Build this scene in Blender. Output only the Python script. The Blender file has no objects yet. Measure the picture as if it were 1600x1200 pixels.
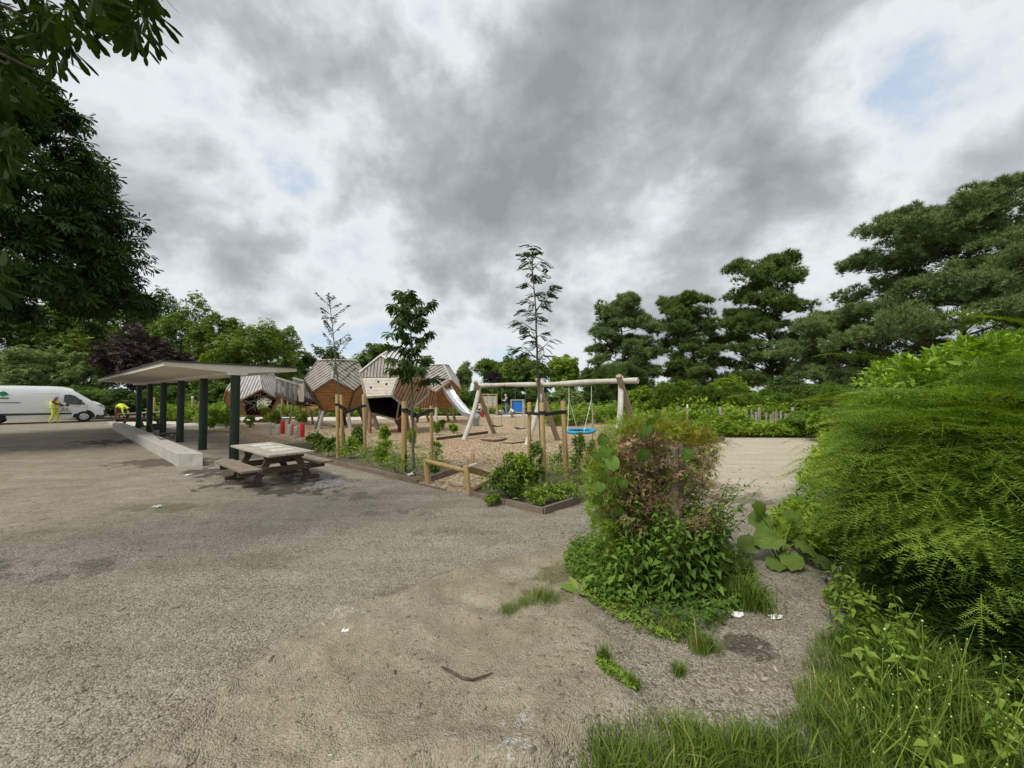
import bpy, bmesh, math, random
import numpy as np
from mathutils import Vector, Matrix

rng = np.random.default_rng(11)
random.seed(5)
scn = bpy.context.scene
COL = scn.collection
R = math.radians

# ------------------------------------------------------------------ camera
F = 602.0
PITCH = math.atan(18.0 / F)
CH = 1.65
cam_d = bpy.data.cameras.new('camera')
cam = bpy.data.objects.new('camera', cam_d)
COL.objects.link(cam)
cam.location = (0, 0, CH)
cam.rotation_euler = (math.pi / 2 + PITCH, 0, 0)
cam_d.sensor_width = 36.0
cam_d.lens = F / 1600.0 * 36.0
cam_d.clip_start = 0.05
cam_d.clip_end = 5000
scn.camera = cam


def ray(px, py):
    a = (px - 800) / F
    b = (600 - py) / F
    return np.array([a, math.cos(PITCH) - math.sin(PITCH) * b, math.sin(PITCH) + math.cos(PITCH) * b])


def G(px, py, z=0.0):
    d = ray(px, py)
    t = (z - CH) / d[2]
    return np.array([0, 0, CH]) + t * d


def at(px, py, Y):
    d = ray(px, py)
    return np.array([0, 0, CH]) + d * (Y / d[1])


# ------------------------------------------------------------------ noise helpers
def _hash(ix, iy, seed):
    h = (ix.astype(np.int64) * 374761393 + iy.astype(np.int64) * 668265263 + seed * 974634541) & 0x7fffffff
    h = ((h ^ (h >> 13)) * 1274126177) & 0x7fffffff
    return ((h ^ (h >> 16)) & 0xffff) / 65535.0


def vnoise(x, y, seed=0):
    x = np.asarray(x, float); y = np.asarray(y, float)
    ix = np.floor(x); iy = np.floor(y)
    fx = x - ix; fy = y - iy
    fx = fx * fx * (3 - 2 * fx); fy = fy * fy * (3 - 2 * fy)
    a = _hash(ix, iy, seed); b = _hash(ix + 1, iy, seed)
    c = _hash(ix, iy + 1, seed); d = _hash(ix + 1, iy + 1, seed)
    return (a * (1 - fx) + b * fx) * (1 - fy) + (c * (1 - fx) + d * fx) * fy


def fbm(x, y, seed=0, octv=4):
    s = 0; a = 0.5; t = 0
    for k in range(octv):
        s = s + a * vnoise(x * 2 ** k, y * 2 ** k, seed + k * 17); t += a; a *= 0.5
    return s / t


def sstep(e0, e1, x):
    t = np.clip((x - e0) / (e1 - e0), 0, 1)
    return t * t * (3 - 2 * t)


def poly_sd(X, Y, poly):
    """signed distance, negative inside"""
    poly = np.asarray(poly, float)[:, :2]
    d = np.full(X.shape, 1e9); ins = np.zeros(X.shape, bool)
    n = len(poly)
    for i in range(n):
        a = poly[i]; b = poly[(i + 1) % n]
        e = b - a
        wx = X - a[0]; wy = Y - a[1]
        t = np.clip((wx * e[0] + wy * e[1]) / (e @ e), 0, 1)
        d = np.minimum(d, (wx - t * e[0]) ** 2 + (wy - t * e[1]) ** 2)
        c = ((a[1] > Y) != (b[1] > Y))
        xi = a[0] + (Y - a[1]) * e[0] / (e[1] if abs(e[1]) > 1e-9 else 1e-9)
        ins ^= c & (X < xi)
    d = np.sqrt(d)
    return np.where(ins, -d, d)


# ------------------------------------------------------------------ object helpers
def prop(o, label=None, cat=None, group=None, kind=None):
    if label: o['label'] = label
    if cat: o['category'] = cat
    if group: o['group'] = group
    if kind: o['kind'] = kind
    return o


def empty(name, loc, label, cat, group=None, rz=0):
    o = bpy.data.objects.new(name, None)
    COL.objects.link(o)
    o.location = Vector([float(v) for v in loc])
    o.rotation_euler = (0, 0, rz)
    o.empty_display_size = 0.2
    return prop(o, label, cat, group)


def origin(o):
    v = Vector((0, 0, 0))
    while o is not None:
        v += o.location
        o = o.parent
    return v


def npmesh(name, V, faces, mats, parent=None, smooth=False, midx=None, local=False):
    """V (n,3); faces: list of int arrays (m,3) / (m,4) / lists of polygons"""
    V = np.asarray(V, np.float32).reshape(-1, 3)
    if parent is not None and not local:
        V = V - np.array(origin(parent), np.float32)
    me = bpy.data.meshes.new(name)
    loops = []; starts = []; tot = 0; cnt = 0
    for fa in faces:
        fa = np.asarray(fa)
        if fa.size == 0: continue
        k = fa.shape[1]
        loops.append(fa.reshape(-1))
        starts.append(tot + np.arange(fa.shape[0]) * k)
        tot += fa.size; cnt += fa.shape[0]
    loops = np.concatenate(loops).astype(np.int32); starts = np.concatenate(starts).astype(np.int32)
    me.vertices.add(len(V)); me.vertices.foreach_set('co', V.reshape(-1))
    me.loops.add(len(loops)); me.loops.foreach_set('vertex_index', loops)
    me.polygons.add(cnt); me.polygons.foreach_set('loop_start', starts)
    if not isinstance(mats, (list, tuple)): mats = [mats]
    for m in mats: me.materials.append(m)
    if midx is not None: me.polygons.foreach_set('material_index', np.asarray(midx, np.int32))
    if smooth: me.polygons.foreach_set('use_smooth', np.ones(cnt, bool))
    me.update(calc_edges=True)
    me.validate()
    o = bpy.data.objects.new(name, me)
    COL.objects.link(o)
    if parent is not None: o.parent = parent
    return o


class MB:
    def __init__(s):
        s.v = []; s.f3 = []; s.f4 = []; s.fn = []

    def add(s, V, F):
        b = len(s.v)
        s.v += [tuple(float(c) for c in p) for p in V]
        for f in F:
            f = tuple(b + i for i in f)
            (s.f3 if len(f) == 3 else s.f4 if len(f) == 4 else s.fn).append(f)
        return s

    def box(s, c, size, M=None, taper=1.0):
        x, y, z = [q / 2 for q in size]
        P = [(-x, -y, -z), (x, -y, -z), (x, y, -z), (-x, y, -z), (-x * taper, -y * taper, z), (x * taper, -y * taper, z), (x * taper, y * taper, z), (-x * taper, y * taper, z)]
        P = [Vector(p) for p in P]
        if M is not None: P = [M @ p for p in P]
        c = Vector([float(q) for q in c])
        return s.add([p + c for p in P], [(3, 2, 1, 0), (4, 5, 6, 7), (0, 1, 5, 4), (1, 2, 6, 5), (2, 3, 7, 6), (3, 0, 4, 7)])

    def beam(s, a, b, w, h, up=(0, 0, 1), ext=0.0):
        """rectangular bar from a to b; w across, h along 'up'"""
        a = Vector([float(q) for q in a]); b = Vector([float(q) for q in b])
        d = (b - a); L = d.length; d.normalize()
        up = Vector(up)
        sx = d.cross(up)
        if sx.length < 1e-4: sx = d.cross(Vector((1, 0, 0)))
        sx.normalize(); u = sx.cross(d).normalized()
        M = Matrix((sx, d, u)).transposed()
        return s.box((a + b) / 2, (w, L + 2 * ext, h), M)

    def tube(s, pts, rad, n=8, caps=True, wob=0.0):
        pts = [Vector([float(q) for q in p]) for p in pts]
        if not hasattr(rad, '__len__'): rad = [rad] * len(pts)
        base = len(s.v); V = []; Fs = []
        prev = None
        for i, p in enumerate(pts):
            d = (pts[min(i + 1, len(pts) - 1)] - pts[max(i - 1, 0)])
            if d.length < 1e-9: d = Vector((0, 0, 1))
            d.normalize()
            if prev is None:
                a = d.cross(Vector((0, 0, 1)))
                if a.length < 0.1: a = d.cross(Vector((1, 0, 0)))
                a.normalize()
            else:
                a = prev - d * prev.dot(d); a.normalize()
            prev = a
            b = d.cross(a)
            for k in range(n):
                t = 2 * math.pi * k / n
                r = rad[i] * (1 + (random.uniform(-wob, wob) if wob else 0))
                V.append(p + (a * math.cos(t) + b * math.sin(t)) * r)
        for i in range(len(pts) - 1):
            for k in range(n):
                k2 = (k + 1) % n
                Fs.append((i * n + k, i * n + k2, (i + 1) * n + k2, (i + 1) * n + k))
        if caps:
            Fs.append(tuple(range(n - 1, -1, -1)))
            Fs.append(tuple((len(pts) - 1) * n + k for k in range(n)))
        return s.add(V, Fs)

    def prism(s, P, off):
        """polygon P (list of 3D) extruded by off"""
        n = len(P); P = [Vector([float(q) for q in p]) for p in P]; off = Vector([float(q) for q in off])
        return s.add(P + [p + off for p in P], [tuple(range(n - 1, -1, -1)), tuple(range(n, 2 * n))] + [(i, (i + 1) % n, n + (i + 1) % n, n + i) for i in range(n)])

    def ball(s, c, r, n=8, m=6, sc=(1, 1, 1)):
        V = []; Fs = []
        for i in range(m + 1):
            ph = math.pi * i / m
            for k in range(n):
                t = 2 * math.pi * k / n
                V.append((c[0] + r * sc[0] * math.sin(ph) * math.cos(t), c[1] + r * sc[1] * math.sin(ph) * math.sin(t), c[2] + r * sc[2] * math.cos(ph)))
        for i in range(m):
            for k in range(n):
                k2 = (k + 1) % n
                Fs.append((i * n + k, (i + 1) * n + k, (i + 1) * n + k2, i * n + k2))
        return s.add(V, Fs)

    def build(s, name, mat, parent=None, smooth=False, local=False, bevel=0.0):
        me = bpy.data.meshes.new(name)
        V = np.array(s.v)
        if parent is not None and not local: V = V - np.array(origin(parent))
        me.from_pydata([tuple(p) for p in V], [], s.f4 + s.f3 + s.fn)
        me.materials.append(mat)
        if smooth: me.polygons.foreach_set('use_smooth', np.ones(len(me.polygons), bool))
        me.validate(); me.update()
        o = bpy.data.objects.new(name, me)
        COL.objects.link(o)
        if parent is not None: o.parent = parent
        if bevel:
            b = o.modifiers.new('bevel', 'BEVEL'); b.width = bevel; b.segments = 2; b.limit_method = 'ANGLE'
        if smooth and len(me.polygons):
            try: me.set_sharp_from_angle(angle=R(40))
            except Exception: pass
        return o


def copy_tree(o, parent=None):
    c = o.copy(); COL.objects.link(c)
    if parent is not None: c.parent = parent
    for ch in list(o.children): copy_tree(ch, c)
    return c


# ------------------------------------------------------------------ materials
def newmat(name):
    m = bpy.data.materials.new(name); m.use_nodes = True
    nt = m.node_tree
    b = nt.nodes['Principled BSDF']
    return m, nt, b


def N(nt, typ, **kw):
    n = nt.nodes.new(typ)
    for k, v in kw.items():
        if k in n.inputs: n.inputs[k].default_value = v
        else: setattr(n, k, v)
    return n


def surf(name, c1, c2=None, scale=6.0, rough=0.8, bump=0.0, stretch=(1, 1, 1), detail=6, metal=0.0, c3=None, fine=0.0, spec=0.3, coat=0.0):
    """noise-mixed opaque surface"""
    m, nt, b = newmat(name)
    L = nt.links.new
    tc = N(nt, 'ShaderNodeTexCoord')
    mp = N(nt, 'ShaderNodeMapping'); mp.inputs['Scale'].default_value = stretch
    L(tc.outputs['Object'], mp.inputs['Vector'])
    no = N(nt, 'ShaderNodeTexNoise', Scale=scale, Detail=detail, Roughness=0.62)
    L(mp.outputs[0], no.inputs['Vector'])
    cr = N(nt, 'ShaderNodeValToRGB')
    e = cr.color_ramp.elements
    c2 = c2 or tuple(min(1, q * 1.25) for q in c1)
    e[0].position = 0.34; e[0].color = (*c1, 1)
    e[1].position = 0.66; e[1].color = (*c2, 1)
    if c3: 
        x = e.new(0.8); x.color = (*c3, 1)
    L(no.outputs['Fac'], cr.inputs[0])
    out = cr.outputs[0]
    if fine:
        n2 = N(nt, 'ShaderNodeTexNoise', Scale=scale * 9, Detail=3)
        L(mp.outputs[0], n2.inputs['Vector'])
        mr = N(nt, 'ShaderNodeMapRange'); mr.inputs[1].default_value = 0.3; mr.inputs[2].default_value = 0.7
        mr.inputs[3].default_value = 1 - fine; mr.inputs[4].default_value = 1 + fine
        L(n2.outputs['Fac'], mr.inputs[0])
        mx = N(nt, 'ShaderNodeVectorMath', operation='SCALE')
        L(out, mx.inputs[0]); L(mr.outputs[0], mx.inputs['Scale'])
        out = mx.outputs[0]
    L(out, b.inputs['Base Color'])
    b.inputs['Roughness'].default_value = rough
    b.inputs['Metallic'].default_value = metal
    b.inputs['Specular IOR Level'].default_value = spec
    b.inputs['Coat Weight'].default_value = coat
    if bump:
        bp = N(nt, 'ShaderNodeBump', Strength=bump, Distance=0.02)
        L(no.outputs['Fac'], bp.inputs['Height']); L(bp.outputs[0], b.inputs['Normal'])
    return m


LEAF_GAIN = 1.8


def leafmat(name, c1, c2, c3=None, trans=0.3, nscale=0.6, rough=0.55, spec=0.2, gain=None, tint=(1.06, 1.03, .78)):
    gn = LEAF_GAIN if gain is None else gain
    c1, c2, c3 = [None if c is None else tuple(min(.8, q * gn * t) for q, t in zip(c, tint)) for c in (c1, c2, c3)]
    m, nt, b = newmat(name)
    L = nt.links.new
    geo = N(nt, 'ShaderNodeNewGeometry')
    tc = N(nt, 'ShaderNodeTexCoord')
    no = N(nt, 'ShaderNodeTexNoise', Scale=nscale, Detail=3)
    L(tc.outputs['Object'], no.inputs['Vector'])
    ad = N(nt, 'ShaderNodeMath', operation='MULTIPLY_ADD'); ad.inputs[1].default_value = 0.6
    sc = N(nt, 'ShaderNodeMath', operation='MULTIPLY_ADD'); sc.inputs[1].default_value = 1.1; sc.inputs[2].default_value = -0.35
    L(no.outputs['Fac'], sc.inputs[0])
    L(geo.outputs['Random Per Island'], ad.inputs[0]); L(sc.outputs[0], ad.inputs[2])
    cr = N(nt, 'ShaderNodeValToRGB'); e = cr.color_ramp.elements
    e[0].position = 0.08; e[0].color = (*c1, 1); e[1].position = 0.8; e[1].color = (*c2, 1)
    if c3: x = e.new(0.97); x.color = (*c3, 1)
    L(ad.outputs[0], cr.inputs[0])
    L(cr.outputs[0], b.inputs['Base Color'])
    b.inputs['Roughness'].default_value = rough
    b.inputs['Specular IOR Level'].default_value = spec
    tr = N(nt, 'ShaderNodeBsdfTranslucent')
    hs = N(nt, 'ShaderNodeHueSaturation', Saturation=1.15, Value=1.25)
    L(cr.outputs[0], hs.inputs['Color']); L(hs.outputs[0], tr.inputs['Color'])
    mix = N(nt, 'ShaderNodeMixShader', Fac=trans)
    L(b.outputs[0], mix.inputs[1]); L(tr.outputs[0], mix.inputs[2])
    L(mix.outputs[0], nt.nodes['Material Output'].inputs['Surface'])
    return m


MAT = dict(
    concrete=surf('concrete', (.36, .34, .30), (.48, .46, .41), 5, .85, .1, fine=.12),
    render=surf('painted_concrete', (.62, .58, .48), (.72, .68, .58), 3, .8, .05, fine=.06),
    roofing=surf('roofing_felt', (.05, .05, .05), (.08, .08, .075), 8, .9),
    green_paint=surf('dark_green_paint', (.006, .019, .009), (.011, .032, .015), 3, .45, 0, fine=.15, spec=.4),
    greywood=surf('weathered_grey_timber', (.30, .27, .23), (.46, .43, .38), 4, .8, .15, (1, 1, 1), fine=.2),
    silver=surf('silvered_larch', (.50, .48, .44), (.66, .65, .62), 4, .7, .1, fine=.15),
    palewood=surf('pale_bleached_boards', (.53, .485, .39), (.66, .62, .54), 5, .75, .1, fine=.15),
    orange=surf('oiled_larch', (.31, .145, .050), (.47, .245, .095), 3, .65, .1, fine=.2),
    brownboard=surf('brown_larch', (.27, .155, .085), (.42, .265, .155), 3, .7, .1, fine=.2),
    darkgap=surf('dark_underlay', (.03, .022, .017), (.05, .036, .027), 3, .9),
    redpaint=surf('dark_red_stain', (.12, .012, .01), (.20, .022, .018), 3, .7),
    red=surf('red_paint', (.42, .015, .02), (.52, .025, .03), 4, .5, fine=.08),
    tablewood=surf('picnic_timber', (.17, .135, .095), (.28, .23, .17), 5, .75, .15, (1, 1, 1), fine=.25),
    tabletop=surf('picnic_top_timber', (.32, .28, .21), (.45, .40, .32), 5, .6, .15, fine=.22),
    darkwood=surf('damp_dark_timber', (.075, .052, .033), (.13, .095, .065), 5, .8, .15, fine=.2),
    logpale=surf('bleached_robinia', (.42, .395, .345), (.56, .535, .48), 5, .75, .25, (1, 1, .35), fine=.15),
    logdark=surf('brown_and_shaded_robinia', (.27, .20, .14), (.40, .31, .22), 5, .8, .25, (1, 1, .35), fine=.2),  # on swing legs a shaded copy of the pale log; on pickets plain brown
    stake=surf('tanalised_pine', (.30, .20, .075), (.43, .31, .14), 5, .75, .1, (3, 3, .5), fine=.18),
    edging=surf('timber_edging', (.13, .10, .075), (.22, .175, .13), 4, .85, .15, fine=.2),
    rubber=surf('black_rubber', (.012, .012, .012), (.02, .02, .02), 6, .6),
    bark=surf('brown_bark', (.055, .042, .03), (.12, .095, .07), 7, .95, .4, (1, 1, .3), fine=.25),
    youngbark=surf('young_bark', (.075, .075, .055), (.14, .135, .10), 9, .8, .1),
    pinebark=surf('pine_bark', (.075, .05, .036), (.15, .10, .07), 5, .95, .4, fine=.25),
    steel=surf('brushed_steel', (.62, .63, .64), (.72, .73, .74), 4, .32, 0, metal=.85, spec=.5),
    galv=surf('galvanised_steel', (.30, .31, .31), (.40, .41, .41), 6, .5, metal=.5),
    white=surf('white_gloss_paint', (.74, .75, .76), (.80, .81, .81), 2, .28, spec=.5, coat=.3),
    vgrey=surf('dark_grey_plastic', (.045, .05, .055), (.06, .065, .07), 5, .55),
    glass=surf('dark_glass', (.012, .016, .016), (.02, .026, .024), 2, .08, spec=.7),
    tyre=surf('tyre_rubber', (.016, .016, .017), (.026, .026, .026), 8, .85),
    rim=surf('silver_rim', (.45, .46, .47), (.55, .56, .57), 6, .4, metal=.5),
    lamp=surf('lamp_glass', (.35, .37, .40), (.55, .58, .6), 8, .1, spec=.6),
    logogreen=surf('green_print', (.01, .20, .09), (.015, .26, .12), 3, .5),
    logodark=surf('dark_print', (.03, .035, .035), (.045, .05, .05), 3, .5),
    seam=surf('panel_seam', (.33, .34, .35), (.4, .41, .42), 3, .6),
    blue=surf('blue_board', (.012, .12, .48), (.03, .20, .62), 5, .5, c3=(.12, .32, .70)),
    ringblue=surf('blue_rope', (.02, .25, .43), (.04, .36, .56), 9, .7, .1),
    hivis=surf('high_visibility_yellow', (.58, .68, .03), (.72, .80, .08), 5, .7),
    reflective=surf('reflective_grey', (.6, .62, .6), (.7, .72, .7), 5, .4),
    chain=surf('chain_steel', (.26, .26, .26), (.34, .34, .34), 9, .5, metal=.6),
    paper=surf('white_paper', (.74, .74, .72), (.82, .82, .80), 9, .7),
    rope=surf('pale_rope', (.55, .50, .44), (.68, .64, .58), 9, .8),
    stone=surf('pale_stone', (.5, .48, .44), (.66, .64, .6), 9, .85, .2),
    flatblack=surf('flat_black', (.012, .012, .012), (.03, .03, .03), 6, .7),  # plain black, also painted where openings lie in shade
)
LF = dict(
    chestnut=leafmat('chestnut_leaves', (.010, .022, .006), (.026, .050, .012), (.06, .10, .024), .22, gain=1.7),
    chestnutnear=leafmat('near_chestnut_leaves', (.014, .030, .007), (.036, .066, .013), (.085, .13, .03), .32, gain=.95, spec=.08),
    mid=leafmat('mid_green_leaves', (.030, .058, .014), (.085, .135, .030), (.13, .19, .05), .25),
    dark=leafmat('dark_green_leaves', (.018, .038, .012), (.050, .085, .022), (.075, .115, .03), .22),
    olive=leafmat('olive_leaves', (.040, .068, .015), (.115, .160, .036), (.16, .21, .06), .25),
    pale=leafmat('grey_green_leaves', (.055, .085, .040), (.125, .175, .075), (.17, .23, .11), .25),
    purple=leafmat('copper_leaves', (.018, .011, .011), (.045, .029, .027), (.075, .052, .045), .12, tint=(1, 1, 1)),
    bright=leafmat('bright_green_leaves', (.055, .100, .014), (.150, .225, .032), (.21, .29, .06), .3),
    yellow=leafmat('yellow_green_leaves', (.085, .120, .018), (.190, .240, .040), (.27, .31, .08), .3),
    pine=leafmat('pine_needles', (.016, .030, .010), (.055, .082, .024), (.09, .12, .042), .1, rough=.6, gain=2.75),
    pineblue=leafmat('blue_pine_needles', (.024, .042, .018), (.068, .098, .042), (.11, .145, .07), .1, rough=.6, gain=2.75),
    yew=leafmat('yew_needles', (.020, .055, .009), (.084, .137, .019), (.15, .205, .035), .28, 1.4),
    yewtip=leafmat('yew_new_growth', (.062, .118, .014), (.150, .218, .042), (.25, .32, .085), .3, 1.4),
    yewshade=leafmat('shaded_yew_needles', (.008, .020, .005), (.025, .048, .010), None, .12, 1.4),  # darker copy of the yew, shade of the interior put into the colour
    laurel=leafmat('laurel_leaves', (.075, .135, .020), (.165, .255, .045), (.24, .34, .09), .3),
    nettle=leafmat('nettle_leaves', (.030, .062, .012), (.080, .140, .028), (.12, .19, .045), .28, 3),
    burdock=leafmat('burdock_leaves', (.060, .105, .025), (.105, .165, .040), (.17, .24, .09), .28, 9, gain=1.35),
    dead=leafmat('dead_brown_leaves', (.065, .045, .025), (.22, .155, .085), (.44, .32, .19), .15, 3, gain=1.55, tint=(1, 1, 1)),
    turning=leafmat('yellowing_leaves', (.12, .12, .015), (.24, .22, .03), (.34, .22, .05), .25, 3, gain=1.1),
    grass=leafmat('grass_blades', (.045, .082, .014), (.105, .155, .032), (.30, .29, .13), .3, 2, gain=1.5),
    weed=leafmat('weed_leaves', (.055, .098, .018), (.135, .200, .040), (.21, .26, .08), .3, 1.5),
    chips=leafmat('bark_chips', (.095, .078, .058), (.285, .240, .178), (.52, .455, .355), .0, 2, .9, .1, gain=1, tint=(1, 1, 1)),
    young=leafmat('sapling_leaves', (.012, .028, .007), (.036, .066, .015), (.06, .10, .025), .25, 2),
)

# ------------------------------------------------------------------ foliage templates
def T_simple(w=0.28, droop=0.12, fold=0.06):
    V = [(0, 0, 0), (.45, w, fold), (1, 0, -droop), (.45, -w, fold)]
    return np.array(V, float), np.array([(0, 3, 2), (0, 2, 1)]), np.zeros((0, 4), int)


def T_cluster(n=3, w=0.3, seed=0):
    """a short twig carrying n small leaves, joined at the twig"""
    r = np.random.default_rng(seed)
    V = [(0, 0, 0)]; F3 = []
    for k in range(n):
        a = -1.1 + 2.2 * k / max(1, n - 1) + r.uniform(-.2, .2)
        l = r.uniform(.75, 1.05); z = r.uniform(-.25, .2)
        c, s = math.cos(a), math.sin(a)
        b = len(V)
        V += [(c * l * .5 - s * w * .5, s * l * .5 + c * w * .5, z * .4), (c * l, s * l, z - .12), (c * l * .5 + s * w * .5, s * l * .5 - c * w * .5, z * .4)]
        F3 += [(0, b + 2, b + 1), (0, b + 1, b)]
    return np.array(V, float), np.array(F3), np.zeros((0, 4), int)


def T_palmate(n=6, seed=0, droop=.35, w=.15):
    r = np.random.default_rng(seed)
    V = [(0, 0, 0)]; F3 = []; F4 = []
    for k in range(n):
        a = (-1.5 + 3.0 * k / (n - 1)) + r.uniform(-.08, .08)
        l = (1 - .28 * abs(a) / 1.5) * r.uniform(.9, 1.05)
        c, s = math.cos(a), math.sin(a)
        b = len(V)
        def q(x, y, z): return (c * x - s * y, s * x + c * y, z)
        V += [q(l * .7, l * w, -droop * .35), q(l, 0, -droop), q(l * .7, -l * w, -droop * .35), q(l * .66, 0, -droop * .45)]
        F3 += [(0, b + 2, b + 3), (0, b + 3, b), (b + 2, b + 1, b + 3), (b + 3, b + 1, b)]
    return np.array(V, float), np.array(F3), np.zeros((0, 4), int)


def T_hang(n=6, seed=0, cone=.9):
    r = np.random.default_rng(seed)
    V = [(0, 0, 0)]; F3 = []; F4 = []
    for k in range(n):
        a = 2 * math.pi * k / n + r.uniform(-.3, .3); c = cone * r.uniform(.6, 1.2); l = r.uniform(.75, 1.05)
        d = np.array([math.cos(c), math.sin(c) * math.cos(a), math.sin(c) * math.sin(a)])
        sd = np.cross(d, np.array([1, 0, 0])); sd /= max(1e-6, np.linalg.norm(sd)); sag = np.array([.16, 0, 0])
        b = len(V)
        for t, w in ((.42, .055), (.76, .125), (.93, .085)):
            q = d * l * t + sag * t * t
            V += [tuple(q + sd * w * l), tuple(q - sd * w * l)]
        V.append(tuple(d * l + sag))
        F3 += [(0, b + 1, b), (b + 4, b + 5, b + 6)]; F4 += [(b, b + 1, b + 3, b + 2), (b + 2, b + 3, b + 5, b + 4)]
    return np.array(V, float), np.array(F3), np.array(F4)


def T_pinnate(n=5, seed=0, droop=.3, w=.075):
    r = np.random.default_rng(seed)
    V = []; F3 = []
    def leaf(x, y, z, a, l):
        c, s = math.cos(a), math.sin(a)
        b = len(V)
        for (p, q_) in ((0, 0), (.45 * l, w), (l, 0), (.45 * l, -w)):
            V.append((x + c * p - s * q_, y + s * p + c * q_, z - .2 * p))
        F3.extend([(b, b + 3, b + 2), (b, b + 2, b + 1)])
    for k in range(n):
        t = .25 + .68 * k / (n - 1)
        for sg in (-1, 1):
            leaf(t, 0, -droop * t * t, sg * (1.15 + r.uniform(-.1, .1)), .36 * r.uniform(.85, 1.1))
    leaf(.95, 0, -droop, 0, .34)
    b = len(V); V += [(0, -.008, 0), (0, .008, 0), (.97, 0, -droop)]; F3.append((b, b + 1, b + 2))
    return np.array(V, float), np.array(F3), np.zeros((0, 4), int)


def T_tuft(n=9, seed=0, w=.06):
    r = np.random.default_rng(seed)
    V = []; F3 = []
    for k in range(n):
        a = 2 * math.pi * k / n + r.uniform(-.3, .3); sp = r.uniform(.25, .95)
        d = np.array([math.cos(sp), math.sin(sp) * math.cos(a), math.sin(sp) * math.sin(a)])
        sd = np.cross(d, r.normal(size=3)); sd /= np.linalg.norm(sd)
        l = r.uniform(.7, 1.05); b = len(V)
        s0 = np.array([r.uniform(0, .25), 0, 0])
        V += [s0 + sd * w, s0 - sd * w, s0 + d * l]
        F3.append((b, b + 1, b + 2))
    return np.array(V, float), np.array(F3), np.zeros((0, 4), int)


def T_yew(pairs=15, sides=2, seed=0, nl=.1, nw=.011, droop=.28):
    """flat feather of needles, unit length, lying in xy with the tip drooping"""
    r = np.random.default_rng(seed)
    V = []; F3 = []
    def axis(x0, y0, a, L, np_, z0):
        c, s = math.cos(a), math.sin(a)
        for k in range(np_):
            t = L * (.12 + .88 * k / (np_ - 1))
            px, py = x0 + c * t, y0 + s * t
            for sg in (-1, 1):
                aa = a + sg * (1.02 - .35 * k / np_ + r.uniform(-.12, .12))
                l = nl * (1 - .45 * (k / np_) ** 3) * r.uniform(.85, 1.1)
                d = (math.cos(aa), math.sin(aa)); b = len(V)
                zz = z0 - droop * px * px + r.uniform(-.008, .008)
                zt = zz + .02 + r.uniform(-.02, .02)
                V.extend([(px - c * nw, py - s * nw, zz), (px + d[0] * l, py + d[1] * l, zt), (px + c * nw, py + s * nw, zz)])
                F3.append((b, b + 1, b + 2))
        b = len(V)
        V.extend([(x0 + s * .006, y0 - c * .006, z0 - droop * x0 * x0), (x0 - s * .006, y0 + c * .006, z0 - droop * x0 * x0), (x0 + c * L, y0 + s * L, z0 - droop * (x0 + c * L) ** 2)])
        F3.append((b, b + 1, b + 2))
    axis(0, 0, 0, 1, pairs, 0)
    for j in range(sides):
        for sg in (-1, 1):
            t = .18 + .5 * (j + r.uniform(0, .5)) / max(1, sides)
            axis(t, 0, sg * r.uniform(.6, .85), (.62 - .45 * t) * r.uniform(.8, 1.1), max(4, int(pairs * .5)), -.01)
    return np.array(V, float), np.array(F3), np.zeros((0, 4), int)


def T_blade(bend=.5, w=.025, seg=3):
    V = []; F4 = []; F3 = []
    for i in range(seg):
        t = i / seg
        x = bend * t * t; z = t * (1 - .25 * bend * t)
        ww = w * (1 - .55 * t)
        V += [(x, ww, z), (x, -ww, z)]
    V.append((bend, 0, 1 - .25 * bend))
    for i in range(seg - 1): F4.append((2 * i, 2 * i + 1, 2 * i + 3, 2 * i + 2))
    F3.append((2 * seg - 2, 2 * seg - 1, 2 * seg))
    return np.array(V, float), np.array(F3), np.array(F4)


def T_broad(lobes=5, seed=0, cup=.12):
    """heart shaped, wavy broad leaf, unit length"""
    r = np.random.default_rng(seed)
    n = 18; V = [(0.12, 0, 0)]; F3 = []
    ring = []
    for k in range(n):
        a = -math.pi + 2 * math.pi * (k + .5) / n
        rad = .52 * (1 + .18 * math.cos(a)) * (1 - .55 * math.exp(-((abs(a) - math.pi) / .35) ** 2)) * r.uniform(.93, 1.06)
        x = .45 + rad * math.cos(a) * 1.05; y = rad * math.sin(a) * .95
        ring.append((x, y))
    mid = []
    for (x, y) in ring: V.append(((x - .12) * .55 + .12, y * .55, cup * .5 * abs(y) + (.03 if len(V) % 2 else -.03) + r.uniform(-.012, .012)))
    for k, (x, y) in enumerate(ring): V.append((x, y, cup * abs(y) * 1.2 - .18 * x * x + (.06 if k % 2 else -.06) + r.uniform(-.03, .03)))
    for k in range(n):
        k2 = (k + 1) % n
        F3.append((0, 1 + k, 1 + k2))
        F3 += [(1 + k, 1 + n + k, 1 + n + k2), (1 + k, 1 + n + k2, 1 + k2)]
    return np.array(V, float), np.array(F3), np.zeros((0, 4), int)


def unit(v): return v / np.maximum(np.linalg.norm(v, axis=-1, keepdims=True), 1e-9)


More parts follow.
